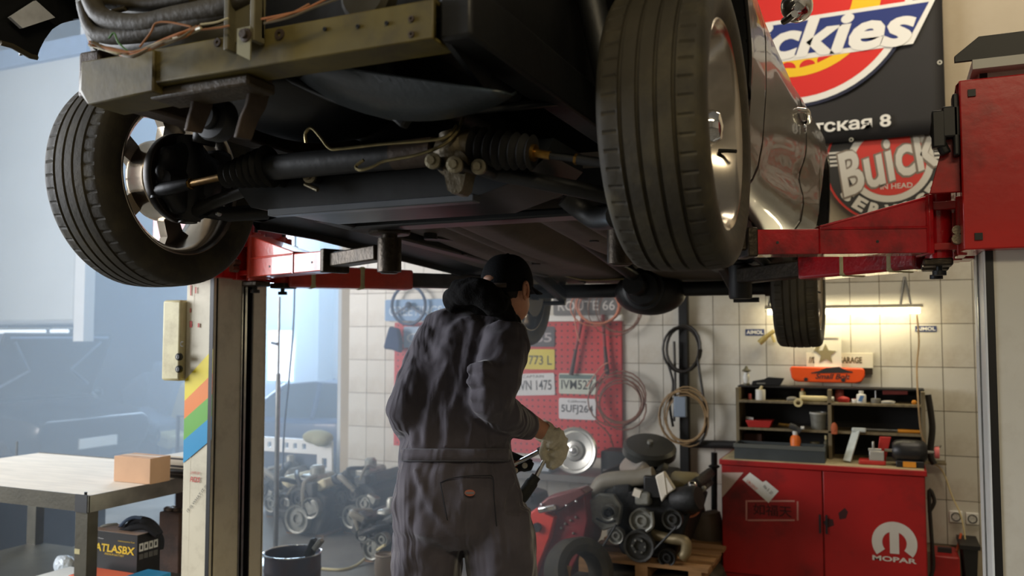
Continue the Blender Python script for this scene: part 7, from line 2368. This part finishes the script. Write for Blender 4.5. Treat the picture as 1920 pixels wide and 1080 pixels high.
MB().mm(x0_, x0_ + w3, Yv, Yv + .03, zlo_, a_.z).mm(x1_ - w3, x1_, Yv, Yv + .03, zlo_, a_.z).mm(x0_ + w3, x1_ - w3, Yv, Yv + .03, zlo_, zlo_ + .05).mm(x0_ + w3, x1_ - w3, Yv, Yv + .03, a_.z - .03, a_.z).build('side_post', wf, o)
MB().mm(a_.x, x0_, Yv + .03, Yv + .06, zlo_ - .3, a_.z - .0).build('radiator_core', M('core_blue', (58, 74, 96), .6), o)
MB().mm(x0_, x1_, Yv + .0, Yv + .05, FZ, zlo_).build('foot', M('core_blue'), o)
c_ = U(596, 826, Y=Yv)
tag(mod_remesh(MB().ball(c_ + EZ * .03, (.17, .08, .07), 16, 10).ball(c_ + Vector((.06, -.04, .01)), (.1, .06, .06), 12, 8).build('folded_cloth', M('cloth_sand', (150, 148, 120), .9, bump=.4, bscale=20)), .012, 2), 'sand coloured cloth lying on the white radiator frame', 'cloth')
# chrome stand with hose
p0, p1 = U(519, 862, Y=5.2), U(524, 556, Y=5.2)
p0.x = p1.x = (p0.x + p1.x) / 2
o = thing('lamp_stand', 'tall chrome stand beside the cream post', 'stand', (p0.x, 5.2, FZ))
MB().cyl((p0.x, 5.2, FZ), (p0.x, 5.2, U(520, 700, Y=5.2).z), .018, 12).build('lower_tube', steel, o)
MB().cyl((p0.x, 5.2, U(520, 700, Y=5.2).z), p1, .010, 10).build('upper_tube', steel, o)
zj_ = U(520, 645, Y=5.2).z
MB().tube([(p0.x, 5.18, zj_), (p0.x - .05, 5.18, zj_ + .01)], .012, 8).build('clamp', M('rib_grey'), o)
MB().lathe([(0, .03), (.03, .03), (.16, 0), (0, 0)], (p0.x, 5.2, FZ), EZ, 16).build('foot', steel, o)
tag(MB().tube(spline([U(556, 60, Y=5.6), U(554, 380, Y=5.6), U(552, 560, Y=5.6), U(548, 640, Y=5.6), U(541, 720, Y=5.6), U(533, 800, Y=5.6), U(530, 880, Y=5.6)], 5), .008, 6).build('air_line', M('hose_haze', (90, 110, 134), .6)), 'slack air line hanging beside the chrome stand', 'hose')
# open drum
c_ = U(549, 1035, Y=4.3)
s_ = sc(c_)
o = thing('steel_drum', 'open steel drum with bright rim at the foot of the cream post', 'drum', (c_.x, 4.3, FZ))
r = 53 * s_
MB().lathe([(0, FZ + .01), (r * .97, FZ), (r * .98, c_.z * .45), (r, c_.z * .5), (r * .98, c_.z * .55), (r * .98, c_.z), (r * .95, c_.z), (r * .94, FZ + .03), (0, FZ + .03)], (c_.x, 4.3, 0), EZ, 40).build('shell', M('drum_paint', (86, 74, 80), .5, var=.2, scale=5, dirt=(40, 80, 110), dirt_amt=.6, dscale=3), o)
MB().tube([Vector((c_.x + r * math.cos(t), 4.3 + r * math.sin(t), c_.z)) for t in [2 * PI * k / 40 for k in range(40)]], .006, 8, closed=True).build('rim', chrome, o)
o = thing('hand_brush', 'dark brush standing in the open steel drum', 'brush', U(590, 1030, Y=4.3))
MB().beam(U(574, 1052, Y=4.28), U(592, 1012, Y=4.28), .05, .05).build('head', cast_d, o, bevel=.01)
MB().beam(U(590, 1030, Y=4.24), U(603, 1012, Y=4.24), .04, .03).build('handle', alloy, o, bevel=.006)
# pale pot and floor cable
c_ = U(722, 1042, Y=4.7)
s_ = sc(c_)
o = thing('clay_pot', 'pale clay pot on the floor beside the leg of the mechanic', 'pot', (c_.x, 4.7, FZ))
MB().lathe([(0, FZ), (16 * s_, FZ), (20 * s_, c_.z * .6), (18 * s_, c_.z), (15 * s_, c_.z), (14 * s_, FZ + .05), (0, FZ + .05)], (c_.x, 4.7, 0), EZ, 28).build('pot', M('pot_clay', (176, 160, 142), .7, var=.1), o)
MB().lathe([(18 * s_, 0), (20 * s_, .006), (18 * s_, .014)], (c_.x, 4.7, c_.z), EZ, 28).build('rim', M('pot_clay'), o)
tag(MB().tube(spline([U(600, 1066, Z=FZ + .01), U(640, 1068, Z=FZ + .01), U(668, 1060, Z=FZ + .01), U(694, 1040, Z=FZ + .06), U(722, 1022, Z=FZ + .2)], 6), .01, 8).build('floor_hose', cm('cream')), 'pale hose snaking over the floor towards the engines', 'hose')

# ------------------------------------------------------------------ haze hanging in the bay
hz = bpy.data.materials.new('smoke_haze')
hz.use_nodes = True
nt = hz.node_tree
nt.nodes.remove(nt.nodes['Principled BSDF'])
vs = nt.nodes.new('ShaderNodeVolumeScatter')
vs.inputs['Color'].default_value = (0.72, 0.86, 1.0, 1)
vs.inputs['Density'].default_value = 0.105
vs.inputs['Anisotropy'].default_value = 0.0
nt.links.new(vs.outputs[0], nt.nodes['Material Output'].inputs['Volume'])
HZ = vs
hb = MB().mm(-11.9, -1.55, 3.62, 10.2, FZ + .01, 4.9).build('haze', hz)
hb['kind'] = 'stuff'
hb['label'] = 'thin bluish smoke haze filling the far bay'
hb['category'] = 'haze'
